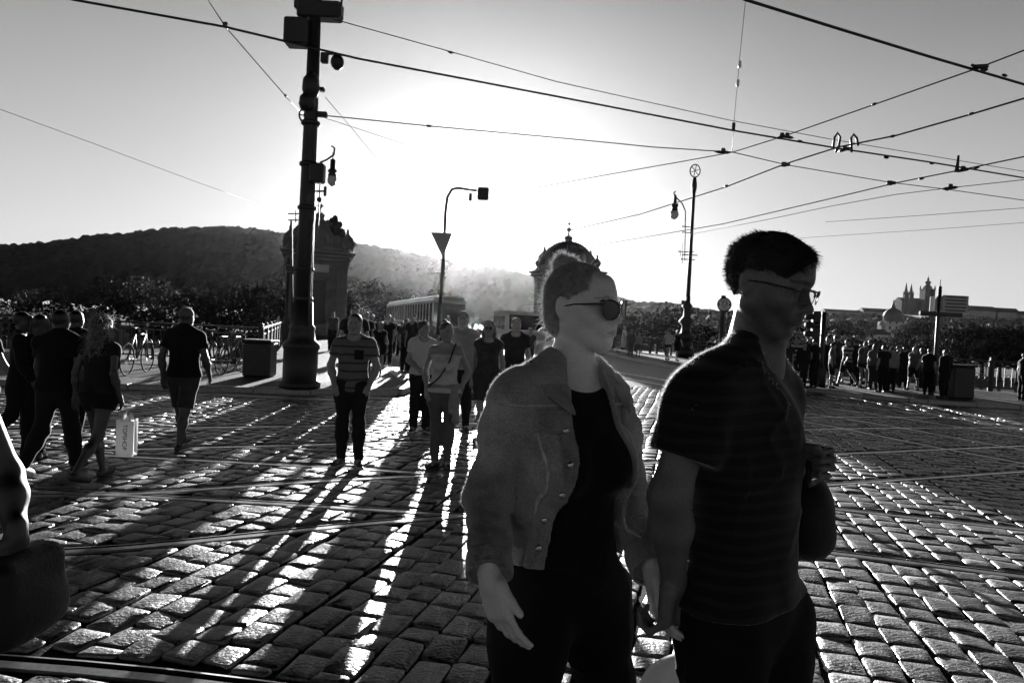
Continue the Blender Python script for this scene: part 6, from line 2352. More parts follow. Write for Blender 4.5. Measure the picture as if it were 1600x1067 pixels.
    H.u(E((0, .055, -.03), (.062, .058, .06)), .03)
    H.s_(E((0, -.125, .0), (.085, .085, .088)), .008)
    H.s_(sdf_box(T(0, -.08, -.095), (.2 * hz, .088 * hz, .095 * hz), hR), .015)
    H.s_(sdf_cone(T(-.1, .012, -.02), T(.1, .012, -.02), .028 * hz, .028 * hz), .012)
    H.s_(sdf_box(T(0, .05, -.19), (.2 * hz, .2 * hz, .09 * hz), hR), .015)
    # combed ridges running from the brow to the bun
    bunc = T(0, .058, .119)

    def comb(Pp):
        L = (Pp - J['head']) @ hR / hz
        a = np.arctan2(L[:, 0], L[:, 2] - .0 + .25 * (L[:, 1] - .05))
        return -.0011 * np.sin(a * 46 + 5 * np.sin(L[:, 1] * 28)) - .0008 * np.sin(a * 97 + 9 * np.sin(L[:, 1] * 40))
    H.d(comb)
    bun = Sdf()
    bun.u(sdf_ell(bunc, np.array((.031, .031, .026)) * hz, hR), .01)
    bun.u(sdf_ell(T(.006, .076, .096), np.array((.030, .022, .022)) * hz, hR), .012)
    bun.u(sdf_ell(T(-.012, .034, .120), np.array((.02, .02, .015)) * hz, hR), .012)
    w_ = waves(44, (70, 130, 240), .0065)
    bun.d(w_)
    e = V(.19, .19, .2)
    hc = J['head']
    hair = sdf_object('hair', H, hc - e, hc + e, .0035, M['hair_b'], root, org)
    bo = sdf_object('hair_bun', bun, hc - e, hc + e, .003, M['hair_b'], hair, org)
    rg = np.random.default_rng(5)

    def sample(o, n, cond, d_fn, nm, **k):
        v = np.empty(len(o.data.vertices) * 3, np.float32); o.data.vertices.foreach_get('co', v); v = v.reshape(-1, 3) + org
        nn = np.empty(len(v) * 3, np.float32); o.data.vertices.foreach_get('normal', nn); nn = nn.reshape(-1, 3)
        ok = np.where(cond((v - hc) @ hR / hz))[0]
        ix = rg.choice(ok, n)
        return strands(nm, v[ix].astype(float), d_fn(v[ix], nn[ix]), M['hair_strand_b'], hair, org, **k)
    back = hR @ V(0, 1, 0); upv = hR @ V(0, 0, 1)
    sample(bo, 900, lambda L: L[:, 2] > -1, lambda v, n: n * .8 + rg.normal(size=n.shape) * .7, 'stray_hair', length=(.006, .020), curl=.75, rad=.0008)
    sample(hair, 1500, lambda L: L[:, 1] > .0, lambda v, n: n * .35 + (bunc - v) * 5 + rg.normal(size=n.shape) * .25, 'stray_hair', length=(.012, .035), curl=.4, rad=.0005, seed=2)
    sample(hair, 300, lambda L: (L[:, 1] > .03) & (L[:, 2] < .05), lambda v, n: n * .9 + rg.normal(size=n.shape) * .5, 'stray_hair', length=(.02, .045), curl=.7, rad=.0006, seed=3)
    hv = np.empty(len(hair.data.vertices) * 3, np.float32); hair.data.vertices.foreach_get('co', hv); hv = hv.reshape(-1, 3) + org
    hn = np.empty(len(hv) * 3, np.float32); hair.data.vertices.foreach_get('normal', hn); hn = hn.reshape(-1, 3)
    HL = (hv - hc) @ hR / hz
    outer = ((hn * (hv - hc)).sum(1) > .0)
    ix = rg.choice(np.where(outer)[0], 4200)
    comb_strands('combed_hair', H, hv[ix].astype(float), lambda P_: unit_rows(bunc - P_), M['hair_b'], hair, org, length=(.03, .075), rad=.00055, jit=.10)
    ix = rg.choice(np.where(outer & (HL[:, 1] < .0))[0], 500)
    comb_strands('combed_hair', H, hv[ix].astype(float) + hn[ix] * .001, lambda P_: unit_rows(bunc - P_), M['hair_strand_b'], hair, org, length=(.03, .06), rad=.0004, lift=.002, seed=5, jit=.2)
    # sunglasses: large rounded lenses in a thick frame that sweeps up at the corners
    sg = MB(org)
    lens = MB(org)
    for q in (-1, 1):
        c_ = V(q * .0345, -.1085, -.006); out = unit(V(q * .30, -1, 0)); sx = unit(np.cross(V(0, 0, 1), -out)) * 1.0
        ring = []
        for k in range(28):
            a = 2 * math.pi * k / 28
            rx, rz_ = .0285, .0258
            px_ = math.cos(a) * rx; pz = math.sin(a) * rz_
            if math.sin(a) > 0: pz = math.sin(a) * rz_ * .92 + .0045 * max(0, math.cos(a) * q) * 1.2
            ring.append(c_ + V(1, 0, 0) * px_ * 1.0 + V(0, 1, 0) * (px_ * q * .30) + V(0, 0, 1) * pz)
        rw = [T(*p) for p in ring]
        rad_ = [.0016 + .0012 * max(0, math.sin(2 * math.pi * k / 28)) for k in range(28)]
        sg.tube(rw + [rw[0], rw[1]], rad_ + rad_[:2], 7, cap=False)
        lens.extr([tuple(p) for p in rw], tuple(hR @ V(0, .0014, 0)))
        sg.tube([T(q * .060, -.099, .009), T(q * .070, -.075, .010), T(q * .0785, -.02, .008), T(q * .081, .012, .002), T(q * .078, .03, -.012)], [.0030, .0022, .0018, .0020, .0016], 7)
        sg.tube([T(q * .052, -.106, .0165), T(q * .063, -.101, .0175), T(q * .071, -.094, .0165)], [.0028, .0030, .0012], 7)
    sg.tube([T(-.0085, -.113, .004), T(0, -.1165, .007), T(.0085, -.113, .004)], .0021, 7)
    so = sg.build('sunglasses', M['frame'], root)
    lens.build('lens', M['lens'], so)
    fuzz(jk, 42000, (.002, .007), M['fuzz'], root, org, 4)
    fuzz([c for c in root.children if c.name.split('.')[0] == 'body'][0], 2500, (.0015, .004), M['fuzz'], root, org, 6, 1.3)
    return root


# ---- man
def build_man():
    s = 1.03
    J = {}
    yaw = R(44)
    J['fwd'] = V(math.sin(yaw), -math.cos(yaw), 0)
    P = lambda x, y, d: A3(U(x, y, d))
    J['shr'] = P(1096, 612, 1.53); J['shl'] = P(1215, 606, 1.79)
    J['nkb'] = P(1182, 550, 1.665)
    J['che'] = P(1158, 700, 1.67); J['wai'] = P(1158, 835, 1.68)
    J['pel'] = P(1156, 938, 1.68)
    J['elr'] = P(1046, 775, 1.50); J['wrr'] = P(1052, 905, 1.585)
    J['ell'] = P(1205, 785, 1.84); J['wrl'] = P(1222, 722, 1.66)
    J['hpr'] = P(1118, 955, 1.62); J['hpl'] = P(1195, 955, 1.76)
    J['knr'] = V(.57, 1.60, .50); J['anr'] = V(.60, 1.83, .14); J['toer'] = V(.69, 1.75, .05)
    J['knl'] = V(.70, 1.62, .52); J['anl'] = V(.74, 1.56, .10); J['toel'] = V(.86, 1.44, .04)
    J['head'] = P(1200, 445, 1.62)
    J['hR'] = rot_frame(R(48), R(-14), R(-2))
    J['hs'] = .955
    J['hdr'] = dict(d=V(-.05, .0, -1), n=V(-.9, .45, 0), t=V(-.2, -1, 0), s=1.08, curls=(62, 66, 70, 72), thumb=(.97, .05, .12), thumb_curl=4)
    J['hdl'] = dict(d=V(.92, -.22, .12), n=V(-.2, -1, 0), t=V(-.15, 0, 1), s=1.0, curls=(80, 84, 86, 88), thumb=(.75, .3, .65), thumb_curl=40)
    spec = dict(s=s, sex='m', top='tee', topm=M['stripe_man'], bottom='trousers', botm=M['black2'], hair='custom', sleeve=.63, loose=.014,
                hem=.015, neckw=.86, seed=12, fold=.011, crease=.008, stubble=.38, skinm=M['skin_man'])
    root, J, T, S = make_person(J, spec, .0045, 'man in a dark striped T-shirt and thin glasses looking down beside the woman', fine=True)
    org = A3(root.location)
    hR = J['hR']; hz = s * J['hs']; hc = J['head']
    H = Sdf()
    E = lambda p, r: sdf_ell(T(*p), np.array(r) * hz, hR)
    H.u(E((0, .014, .031), (.0745, .091, .086)), .01)
    H.u(E((0, .002, .072), (.056, .08, .043)), .03)
    H.u(E((0, .060, .050), (.056, .036, .044)), .02)
    H.u(E((0, -.052, .080), (.050, .034, .022)), .02)
    H.s_(E((0, -.125, -.005), (.078, .060, .076)), .01)
    H.s_(sdf_box(T(0, -.10, -.07), (.2 * hz, .095 * hz, .095 * hz), hR), .012)
    H.s_(sdf_cone(T(-.1, .014, -.004), T(.1, .014, -.004), .030 * hz, .030 * hz), .010)
    H.s_(sdf_box(T(0, .05, -.145), (.2 * hz, .2 * hz, .09 * hz), hR), .02)
    H.d(waves(15, (70, 160), .004))
    e = V(.2, .2, .2)
    hair = sdf_object('hair', H, hc - e, hc + e, .0038, M['hair_d'], root, org)
    rg = np.random.default_rng(9)
    v = np.empty(len(hair.data.vertices) * 3, np.float32); hair.data.vertices.foreach_get('co', v); v = v.reshape(-1, 3) + org
    nn = np.empty(len(v) * 3, np.float32); hair.data.vertices.foreach_get('normal', nn); nn = nn.reshape(-1, 3)
    L = (v - hc) @ hR / hz
    back = hR @ V(0, 1, 0); fr = -back; up = hR @ V(0, 0, 1)
    for n, cond, dirf, ln, nm in (
            (5200, (L[:, 2] > -.02), lambda n_, l: n_ * .45 + np.where(l[:, 1:2] > .03, back * .5 - up * .35, fr * .55 - up * .35) + rg.normal(size=n_.shape) * .28, (.006, .013), 1),
            (1500, (L[:, 1] > .04) & (L[:, 2] > -.03), lambda n_, l: n_ * .8 + back * 1.1 + up * .15 + rg.normal(size=n_.shape) * .22, (.006, .018), 2),
            (500, (L[:, 1] < -.05) & (L[:, 2] > .05), lambda n_, l: n_ * .5 + fr * .5 - up * .7 + rg.normal(size=n_.shape) * .2, (.012, .026), 3)):
        ix = rg.choice(np.where(cond)[0], n)
        strands('hair_strands', v[ix].astype(float), dirf(nn[ix], L[ix]), M['hair_d'], hair, org, length=ln, rad=.00075, curl=.25, seed=nm, n_seg=3, grav=.1)
    on = np.where((nn * (v - hc)).sum(1) > 0)[0]
    ix = rg.choice(on, 4500)
    comb_strands('combed_hair', H, v[ix].astype(float), lambda P_: np.where((((P_ - hc) @ hR)[:, 1:2] > .035), back * .35 - up, fr - up * .3), M['hair_d'], hair, org, length=(.018, .04), rad=.0007, n_seg=4, lift=.002, jit=.35)
    # thin framed glasses
    g = MB(org); ln_ = MB(org)
    for q in (-1, 1):
        ring = []
        for k in range(24):
            a = 2 * math.pi * k / 24
            ca, sa = math.cos(a), math.sin(a)
            px_ = .0265 * math.copysign(abs(ca) ** .55, ca); pz = .0155 * math.copysign(abs(sa) ** .6, sa)
            ring.append(V(q * .0335 + px_, -.109 + px_ * q * .28 , -.004 + pz))
        rw = [T(*p) for p in ring]
        rr = [.0011 + .0013 * (math.sin(2 * math.pi * k / 24) > .2) for k in range(24)]
        g.tube(rw + rw[:2], rr + rr[:2], 6, cap=False)
        ln_.extr([tuple(p) for p in rw], tuple(hR @ V(0, .0012, 0)))
        g.tube([T(q * .060, -.101, .006), T(q * .073, -.085, .008), T(q * .080, -.03, .008), T(q * .082, .012, .004), T(q * .079, .032, -.012)], [.0022, .0024, .0022, .0022, .0016], 6)
    g.tube([T(-.0085, -.114, .000), T(0, -.1175, .003), T(.0085, -.114, .000)], .0015, 6)
    go = g.build('glasses', M['frame'], root)
    ln_.build('lens', M['clearlens'], go)
    for nm, n_f, ln_f, m_f in (('shirt', 42000, (.002, .007), M['fuzz']), ('body', 12000, (.002, .006), M['fuzz'])):
        o_ = [c for c in root.children if c.name.split('.')[0] == nm][0]
        fuzz(o_, n_f, ln_f, m_f, root, org, 3, 9.0 if nm == 'shirt' else 1.36)
    return root, J, s


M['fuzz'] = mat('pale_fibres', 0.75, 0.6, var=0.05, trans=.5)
M['lens'] = mat('tinted_lens', 0.08, 0.2, var=0.05, spec=0.7)


def clear_lens():
    m = bpy.data.materials.new('clear_lens'); m.use_nodes = True
    n = m.node_tree.nodes; L = m.node_tree.links
    n.remove(n['Principled BSDF'])
    tr = n.new('ShaderNodeBsdfTransparent'); gl = n.new('ShaderNodeBsdfGlossy'); gl.inputs['Roughness'].default_value = .05
    fr = n.new('ShaderNodeFresnel'); fr.inputs[0].default_value = 1.5
    tr.inputs[0].default_value = (.93, .93, .93, 1)
    mx = n.new('ShaderNodeMixShader'); mx.inputs[0].default_value = .06
    L.new(tr.outputs[0], mx.inputs[1]); L.new(gl.outputs[0], mx.inputs[2])
    L.new(mx.outputs[0], n['Material Output'].inputs[0])
    return m


M['clearlens'] = clear_lens()
build_woman()
man, MJ, ms = build_man()

# sling bag behind the man's left hip, with the strap his hand holds
bagc = A3(U(1244, 795, 1.86))
root = thing('shoulder_bag', tuple(bagc * V(1, 1, 0)), 'dark rounded shoulder bag hanging at the man\'s far hip', 'bag')
og = A3(root.location)
Sb = Sdf().u(sdf_ell(bagc, (.085, .15, .125)), .01)
Sb.u(sdf_ell(bagc - V(-.01, 0, .06), (.075, .13, .07)), .03).d(waves(3, (20, 45), .006))
sdf_object('bag_body', Sb, bagc - .25, bagc + .25, .008, M['leather'], root, og, False)
mb = MB(og)
w_ = MJ['wrl']
pts = [bagc + V(.02, -.08, .10), w_ + V(.05, -.03, -.05), w_ + V(.055, -.03, .0), w_ + V(.05, .02, .06), w_ + V(.0, .16, .16), MJ['shl'] + unit(MJ['shl'] - MJ['shr']) * .0 + V(.0, .06, -.10), MJ['shl'] - MJ['fwd'] * .10 + V(0, 0, .02)]
cv = []
for i in range(len(pts) - 1):
    for k in range(5):
        cv.append(pts[i] * (1 - k / 5) + pts[i + 1] * (k / 5))
cv.append(pts[-1])
for _ in range(3):
    cv = [cv[0]] + [(cv[i - 1] + cv[i] * 2 + cv[i + 1]) / 4 for i in range(1, len(cv) - 1)] + [cv[-1]]
mb.tube([tuple(p) for p in cv], .009, 6)
mb.build('strap', M['leather'], root)


# ------------------------------------------------------------------ the crowd
def put(label, px, head, feet, face, spec, h=None, pose='stand', z0=0.0, group=None, Y=None, **kw):
    if Y is None:
        g = G(px, feet, z0); x, y = g.x, g.y
    else:
        y = Y; x = U(px, feet, Y).x
    zt = U(px, head, y).z
    s = max(.78, min(1.14, (zt - z0) / (1.775 if spec.get('hair') not in ('bald',) else 1.755)))
    spec = dict(spec); spec['s'] = s; spec.setdefault('seed', int(px))
    J = skeleton(x, y, face, s, spec.get('sex', 'm'), pose, z0=z0, **kw)
    if h is None: h = max(.012, min(.026, y * .0011))
    return make_person(J, spec, h, label, group)


POCK = {'ell': (.265, .04, 1.15), 'wrl': (.195, -.055, .93), 'elr': (-.265, .04, 1.15), 'wrr': (-.195, -.055, .93)}
c = M
WG_ = 'pedestrians waiting across the tracks'
rA = put('young man in a banded T-shirt with dark chest pocket, hands in his pockets', 545, 487, 727, 2,
         dict(sex='m', top='tee', topm=M['stripe_tee'], bottom='trousers', botm=M['c1'], hair='short', pale_sole=True, fold=.006, loose=.003, hem=-.08, legw=-.006), h=.010, pose='stand', z0=.02, arms=POCK)
root, J, T, S = rA
og = A3(root.location)
# chest pocket laid on the shirt
f = J['fwd']; sd_ = unit(J['shl'] - J['shr'])
pk = Sdf(); torso_ops(pk, J, S and 1.0, 'm', .024)
c0 = J['che'] + sd_ * .075 + V(0, 0, .0)
pk.i(sdf_box(c0 + f * .1, (.045, .14, .05), np.stack([sd_, -f, V(0, 0, 1)], 1), .004), .002)
sdf_object('chest_pocket', pk, c0 - .25, c0 + .3, .007, M['c1'], root, og, False)

rB = put('woman in a white camisole with a crossbody strap and a shirt tied at her waist', 688, 500, 731, -6,
         dict(sex='f', top='camisole', topm=M['c5'], bottom='trousers', botm=M['c3'], hair='bun', hairm=M['hair_m'], hem=-.03, legw=-.008, fold=.007), h=.010, pose='close', z0=.02, hyaw=38,
         arms={'elr': (-.25, .06, 1.15), 'wrr': (-.20, -.05, .93), 'ell': (.27, .08, 1.17), 'wrl': (.20, .02, .96)})
root, J, T, S = rB; og = A3(root.location); f = J['fwd']; sd_ = unit(J['shl'] - J['shr'])
q = MB(og)
q.tube([J['shl'] * .7 + J['nkb'] * .3 - f * .08, J['shl'] * .7 + J['nkb'] * .3 + V(0, 0, .055), J['che'] + sd_ * .07 + f * .135, J['wai'] - sd_ * .03 + f * .13, J['pel'] - sd_ * .15 + f * .115 + V(0, 0, .03)], .008, 6)
q.build('bag_strap', M['leather'], root)
tb = Sdf()
hp = J['wai'] * .3 + J['pel'] * .7
tb.u(sdf_cone(hp - sd_ * .09, hp + sd_ * .09, .125, .125, (V(0, 0, 1), .3)), .02)
tb.u(sdf_cone(hp + sd_ * .14 + f * .09, hp + sd_ * .16 + f * .10 - V(0, 0, .34), .032, .045), .02)
tb.u(sdf_cone(hp + sd_ * .12 + f * .10, hp + sd_ * .11 + f * .12 - V(0, 0, .25), .03, .038), .02).d(waves(3, (30, 60), .007))
sdf_object('tied_shirt', tb, hp - .5, hp + .4, .010, M['c4'], root, og, False)

put('boy in a white printed T-shirt standing behind the woman in the camisole', 655, 500, 674, 14, dict(sex='m', top='tee', topm=M['c5'], bottom='trousers', botm=M['c1'], hair='curly', legw=.006, pale_sole=True), h=.012, z0=.02, hyaw=30, shw=.16,
    arms={'wrr': (-.06, -.16, 1.0), 'elr': (-.22, .0, 1.13)})
put('tall man in a pale open-necked shirt behind the woman in the camisole', 716, 486, 672, -6, dict(sex='m', top='tee', topm=M['c4'], bottom='trousers', botm=M['c1'], hair='bald', fold=.008), h=.012, z0=.02)
put('woman with long hair and sunglasses in a dark dress, left of the denim jacket', 756, 497, 690, -4, dict(sex='f', top='dress', topm=M['c2'], hair='long', hairm=M['hair_m'], glasses=True, hem=.1), h=.012, z0=.02, pose='close')
put('broad man in a dark T-shirt seen between the long haired woman and the denim jacket', 799, 496, 660, 6, dict(sex='m', top='tee', topm=M['c1'], bottom='trousers', botm=M['c2'], hair='bald'), h=.013, z0=.02)

# walking away on the left
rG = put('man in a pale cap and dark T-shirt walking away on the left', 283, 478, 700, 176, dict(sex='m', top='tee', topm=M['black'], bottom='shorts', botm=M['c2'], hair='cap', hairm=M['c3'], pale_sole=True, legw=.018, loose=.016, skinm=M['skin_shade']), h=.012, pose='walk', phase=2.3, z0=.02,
         arms={'ell': (.27, .05, 1.13), 'wrl': (.25, .02, .87), 'elr': (-.29, .04, 1.13), 'wrr': (-.27, -.10, .93)})
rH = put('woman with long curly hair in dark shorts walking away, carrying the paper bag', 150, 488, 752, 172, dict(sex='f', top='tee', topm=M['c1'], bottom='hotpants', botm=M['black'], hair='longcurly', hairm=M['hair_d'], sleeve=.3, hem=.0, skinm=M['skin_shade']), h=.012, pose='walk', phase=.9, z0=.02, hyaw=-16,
         arms={'elr': (-.215, .07, 1.15), 'wrr': (-.24, .0, .91)})
root, J, T, S = rH
hair = [o for o in root.children if o.name.startswith('hair')][0]
v = np.empty(len(hair.data.vertices) * 3, np.float32); hair.data.vertices.foreach_get('co', v); v = v.reshape(-1, 3) + A3(root.location)
rg = np.random.default_rng(4); ix = rg.choice(len(v), 900)
strands('stray_hair', v[ix].astype(float), (v[ix] - v.mean(0)) * 6 + rg.normal(size=(900, 3)) * .6, M['hair_strand_b'], hair, A3(root.location), length=(.03, .09), curl=2.4, rad=.0011, grav=.8)
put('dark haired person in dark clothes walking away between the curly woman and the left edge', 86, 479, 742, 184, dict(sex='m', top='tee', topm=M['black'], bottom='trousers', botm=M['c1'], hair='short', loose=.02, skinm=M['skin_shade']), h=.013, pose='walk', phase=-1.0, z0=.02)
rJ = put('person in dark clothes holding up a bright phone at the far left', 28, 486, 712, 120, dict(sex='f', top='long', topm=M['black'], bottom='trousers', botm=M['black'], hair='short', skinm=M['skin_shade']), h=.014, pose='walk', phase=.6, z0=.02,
         arms={'ell': (.20, -.10, 1.14), 'wrl': (.10, -.32, 1.14)})
root, J, T, S = rJ
w = J['wrl']; pp = A3(U(38, 566, float(w[1]) - .1))
ph = thing('mobile_phone', tuple(pp), 'bright phone screen held up at the far left', 'phone')
q = MB(); q.box((0, 0, 0), (.075, .008, .15), bev=.004, mtx=Matrix.Rotation(R(-50), 3, 'Y')); q.build('case', M['iron'], ph)
q = MB(); q.box((0, -.006, 0), (.060, .002, .125), mtx=Matrix.Rotation(R(-50), 3, 'Y')); q.build('screen', M['screen'], ph)

# extra walkers added to darken the left corner and cast shade there
LG = 'extra people walking off to the left'
put('extra man in dark clothes farther back at the left edge', -30, 492, 690, 170, dict(sex='m', top='tee', topm=M['c1'], bottom='trousers', botm=M['black'], hair='short'), pose='walk', phase=1.0, group=LG)
put('extra woman in dark clothes in front of the left railing', 60, 500, 640, 150, dict(sex='f', top='tee', topm=M['c1'], bottom='trousers', botm=M['c1'], hair='long'), pose='walk', phase=2.0, group=LG)

put('extra broad man in black close behind the dark haired walker', 112, 483, 700, 190, dict(sex='m', top='long', topm=M['black'], bottom='trousers', botm=M['black'], hair='short', skinm=M['skin_shade']), pose='walk', phase=2.6, group=LG)
put('extra woman in black between the dark haired walker and the phone', 56, 488, 716, 200, dict(sex='f', top='tee', topm=M['black'], bottom='trousers', botm=M['black'], hair='long', skinm=M['skin_shade']), pose='walk', phase=.2, group=LG)
# paper bag in the curly haired woman's hand
hw = rH[1]['wrr']
bp_ = U(199, 655, float(hw[1]) - .03)
bag = thing('paper_bag', tuple(bp_), 'pale paper carrier bag with vertical lettering in the curly haired woman\'s hand', 'bag', None, R(8))
kb = float(hw[1]) / F_PX; bw_, bh_ = 26 * kb, 56 * kb
q = MB(); hb = bw_ / 2; dp = .045
q.add([(-hb, -dp, 0), (hb, -dp, .004), (hb, dp, .004), (-hb, dp, 0), (-hb * .98, -dp, -bh_), (hb * .98, -dp, -bh_), (hb * .98, dp, -bh_), (-hb * .98, dp, -bh_), (-hb * 1.02, 0, -.01), (hb * 1.02, 0, -.01), (-hb * .9, 0, -bh_ * .9), (hb * .9, 0, -bh_ * .9)],
      [(0, 1, 5, 4), (2, 3, 7, 6), (4, 5, 6, 7), (1, 9, 11, 5), (9, 2, 6, 11), (3, 8, 10, 7), (8, 0, 4, 10)]); q.build('bag_body', M['kraft'], bag)
for sy_ in (-1, 1):
    q = MB(); q.tube([(-hb * .5, sy_ * dp, -.01), (-hb * .35, sy_ * dp * .6, .05), (0, 0, .075), (hb * .35, sy_ * dp * .6, .05), (hb * .5, sy_ * dp, -.01)], .006, 5); q.build('handle', M['c5'], bag)
q = MB(); q.add([(-hb * .8, 0, -.02), (-hb * .5, 0, .05), (0, .01, .03), (hb * .4, 0, .06), (hb * .8, 0, -.02)], [(0, 1, 2, 3, 4)]); q.build('tissue_paper', M['c5'], bag)
text_mesh('TOPSHOP', .05, (.0, -dp - .003, -bh_ * .48), (R(90), R(90), 0), M['ink'], bag)

# middle distance, coming along the pavement from the bridge
MG = 'pedestrians on the bridge pavement'
D = lambda **k: k
mid = [
    (549, 473, 622, 8, D(sex='m', top='tee', topm=c['c1'], bottom='trousers', botm=c['c1'], hair='cap', hairm=c['c2']), 'person in a dark cap right behind the man in the banded T-shirt', 'stand'),
    (568, 486, 585, -10, D(sex='m', top='tee', topm=c['c1'], bottom='trousers', botm=c['c1'], hair='short'), 'man in black walking up the pavement by the banded T-shirt man\'s shoulder', 'walk'),
    (577, 489, 580, 5, D(sex='f', top='long', topm=c['c1'], bottom='trousers', botm=c['c1'], hair='long'), 'long haired person in black partly behind the woman in the dark dress', 'walk'),
    (591, 500, 588, 4, D(sex='f', top='dress', topm=c['c1'], hair='long', hem=.1), 'long haired woman in a short dark dress walking towards the street', 'walk'),
    (604, 492, 570, -8, D(sex='m', top='tee', topm=c['c1'], bottom='trousers', botm=c['c1'], hair='curly'), 'man in dark clothes just right of the woman in the short dark dress', 'walk'),
    (518, 486, 548, 20, D(sex='m', top='tee', topm=c['c3'], bottom='trousers', botm=c['c1'], hair='short'), 'person standing by the door of the left pavilion', 'stand'),
    (632, 497, 582, 40, D(sex='m', top='tee', topm=c['c2'], bottom='trousers', botm=c['c1'], hair='short'), 'man in a dark shirt left of the boy, at the kerb', 'stand'),
    (642, 489, 584, -30, D(sex='m', top='tee', topm=c['c1'], bottom='trousers', botm=c['c1'], hair='short'), 'taller man in dark clothes behind the boy in white', 'stand'),
    (652, 500, 560, 0, D(sex='f', top='tee', topm=c['c1'], bottom='trousers', botm=c['c1'], hair='short'), 'small figure farther up the pavement behind the boy', 'walk'),
    (694, 492, 600, 10, D(sex='f', top='tee', topm=c['c2'], bottom='trousers', botm=c['c1'], hair='short'), 'head between the boy and the tall man in the pale shirt', 'stand'),
    (735, 503, 590, 0, D(sex='f', top='tee', topm=c['c5'], bottom='trousers', botm=c['c1'], hair='short', hairm=c['hair_m']), 'person in white between the tall man and the woman in sunglasses', 'walk'),
    (826, 512, 580, 0, D(sex='f', top='tee', topm=c['c2'], bottom='trousers', botm=c['c1'], hair='curly', hairm=c['hair_m']), 'curly haired person low beside the white van', 'walk'),
]
for i, (px, hd, ft, fc, sp, lab, ps) in enumerate(mid):
    put(lab, px, hd, ft, fc, sp, pose=ps, z0=ZP if px < 700 else 0, group=MG, **({'phase': 1.3 + i * 2.1} if ps == 'walk' else {}))

more = [
    (560, 480, 560, 0, D(sex='m', top='tee', topm=c['c1'], bottom='trousers', botm=c['c1'], hair='short'), 'head and shoulders farther back between the cap wearer and the man in black', 'walk'),
    (612, 496, 552, 10, D(sex='f', top='tee', topm=c['c2'], bottom='trousers', botm=c['c1'], hair='long'), 'long haired figure farther back by the near end of the tram', 'walk'),
    (626, 500, 556, -10, D(sex='m', top='tee', topm=c['c1'], bottom='trousers', botm=c['c1'], hair='short'), 'dark figure in front of the tram\'s lower side', 'walk'),
    (672, 499, 556, 0, D(sex='f', top='tee', topm=c['c4'], bottom='trousers', botm=c['c1'], hair='short'), 'pale topped figure far behind the boy\'s shoulder', 'walk'),
    (745, 505, 552, 0, D(sex='m', top='tee', topm=c['c2'], bottom='trousers', botm=c['c1'], hair='short'), 'small figure far behind, just left of the woman in sunglasses', 'walk'),
    (778, 507, 556, 0, D(sex='f', top='tee', topm=c['c5'], bottom='trousers', botm=c['c1'], hair='curly'), 'small figure in white between the sunglasses woman and the broad man', 'walk'),
]
for i, (px, hd, ft, fc, sp, lab, ps) in enumerate(more):
    put(lab, px, hd, ft, fc, sp, pose=ps, z0=ZP if px < 660 else 0, group=MG, phase=.5 + i * 1.9)

RGp = 'people strolling by the right railing'
rt = [
    (974, 508, 553, 60, D(sex='f', top='dress', topm=c['c5'], hair='short', hairm=c['c4'], hem=-.1), 'figure in a long white robe by the railing under the woman\'s chin', 'walk'),
    (985, 514, 556, 150, D(sex='m', top='shirt', topm=c['c3'], bottom='trousers', botm=c['c3'], hair='cap', hairm=c['c4']), 'person in grey with a pale hat right of the white robed figure', 'stand'),
    (997, 519, 557, 170, D(sex='f', top='tee', topm=c['c4'], bottom='shorts', botm=c['c3'], hair='short', hairm=c['c4']), 'short person in pale clothes, rightmost of the three by the woman\'s chin', 'stand'),
    (1043, 514, 563, 140, D(sex='m', top='tee', topm=c['c5'], bottom='hotpants', botm=c['c1'], hair='curly'), 'person in a white shirt walking by the railing left of the lamp post base', 'walk'),
    (1057, 514, 564, 20, D(sex='f', top='dress', topm=c['c1'], hair='long'), 'woman in dark clothes beside the white shirted walker', 'walk'),
]
for i, (px, hd, ft, fc, sp, lab, ps) in enumerate(rt):
    put(lab, px, hd, ft, fc, sp, pose=ps, z0=ZP, group=RGp, **({'phase': 1.0 + i * 2.3} if ps == 'walk' else {}))

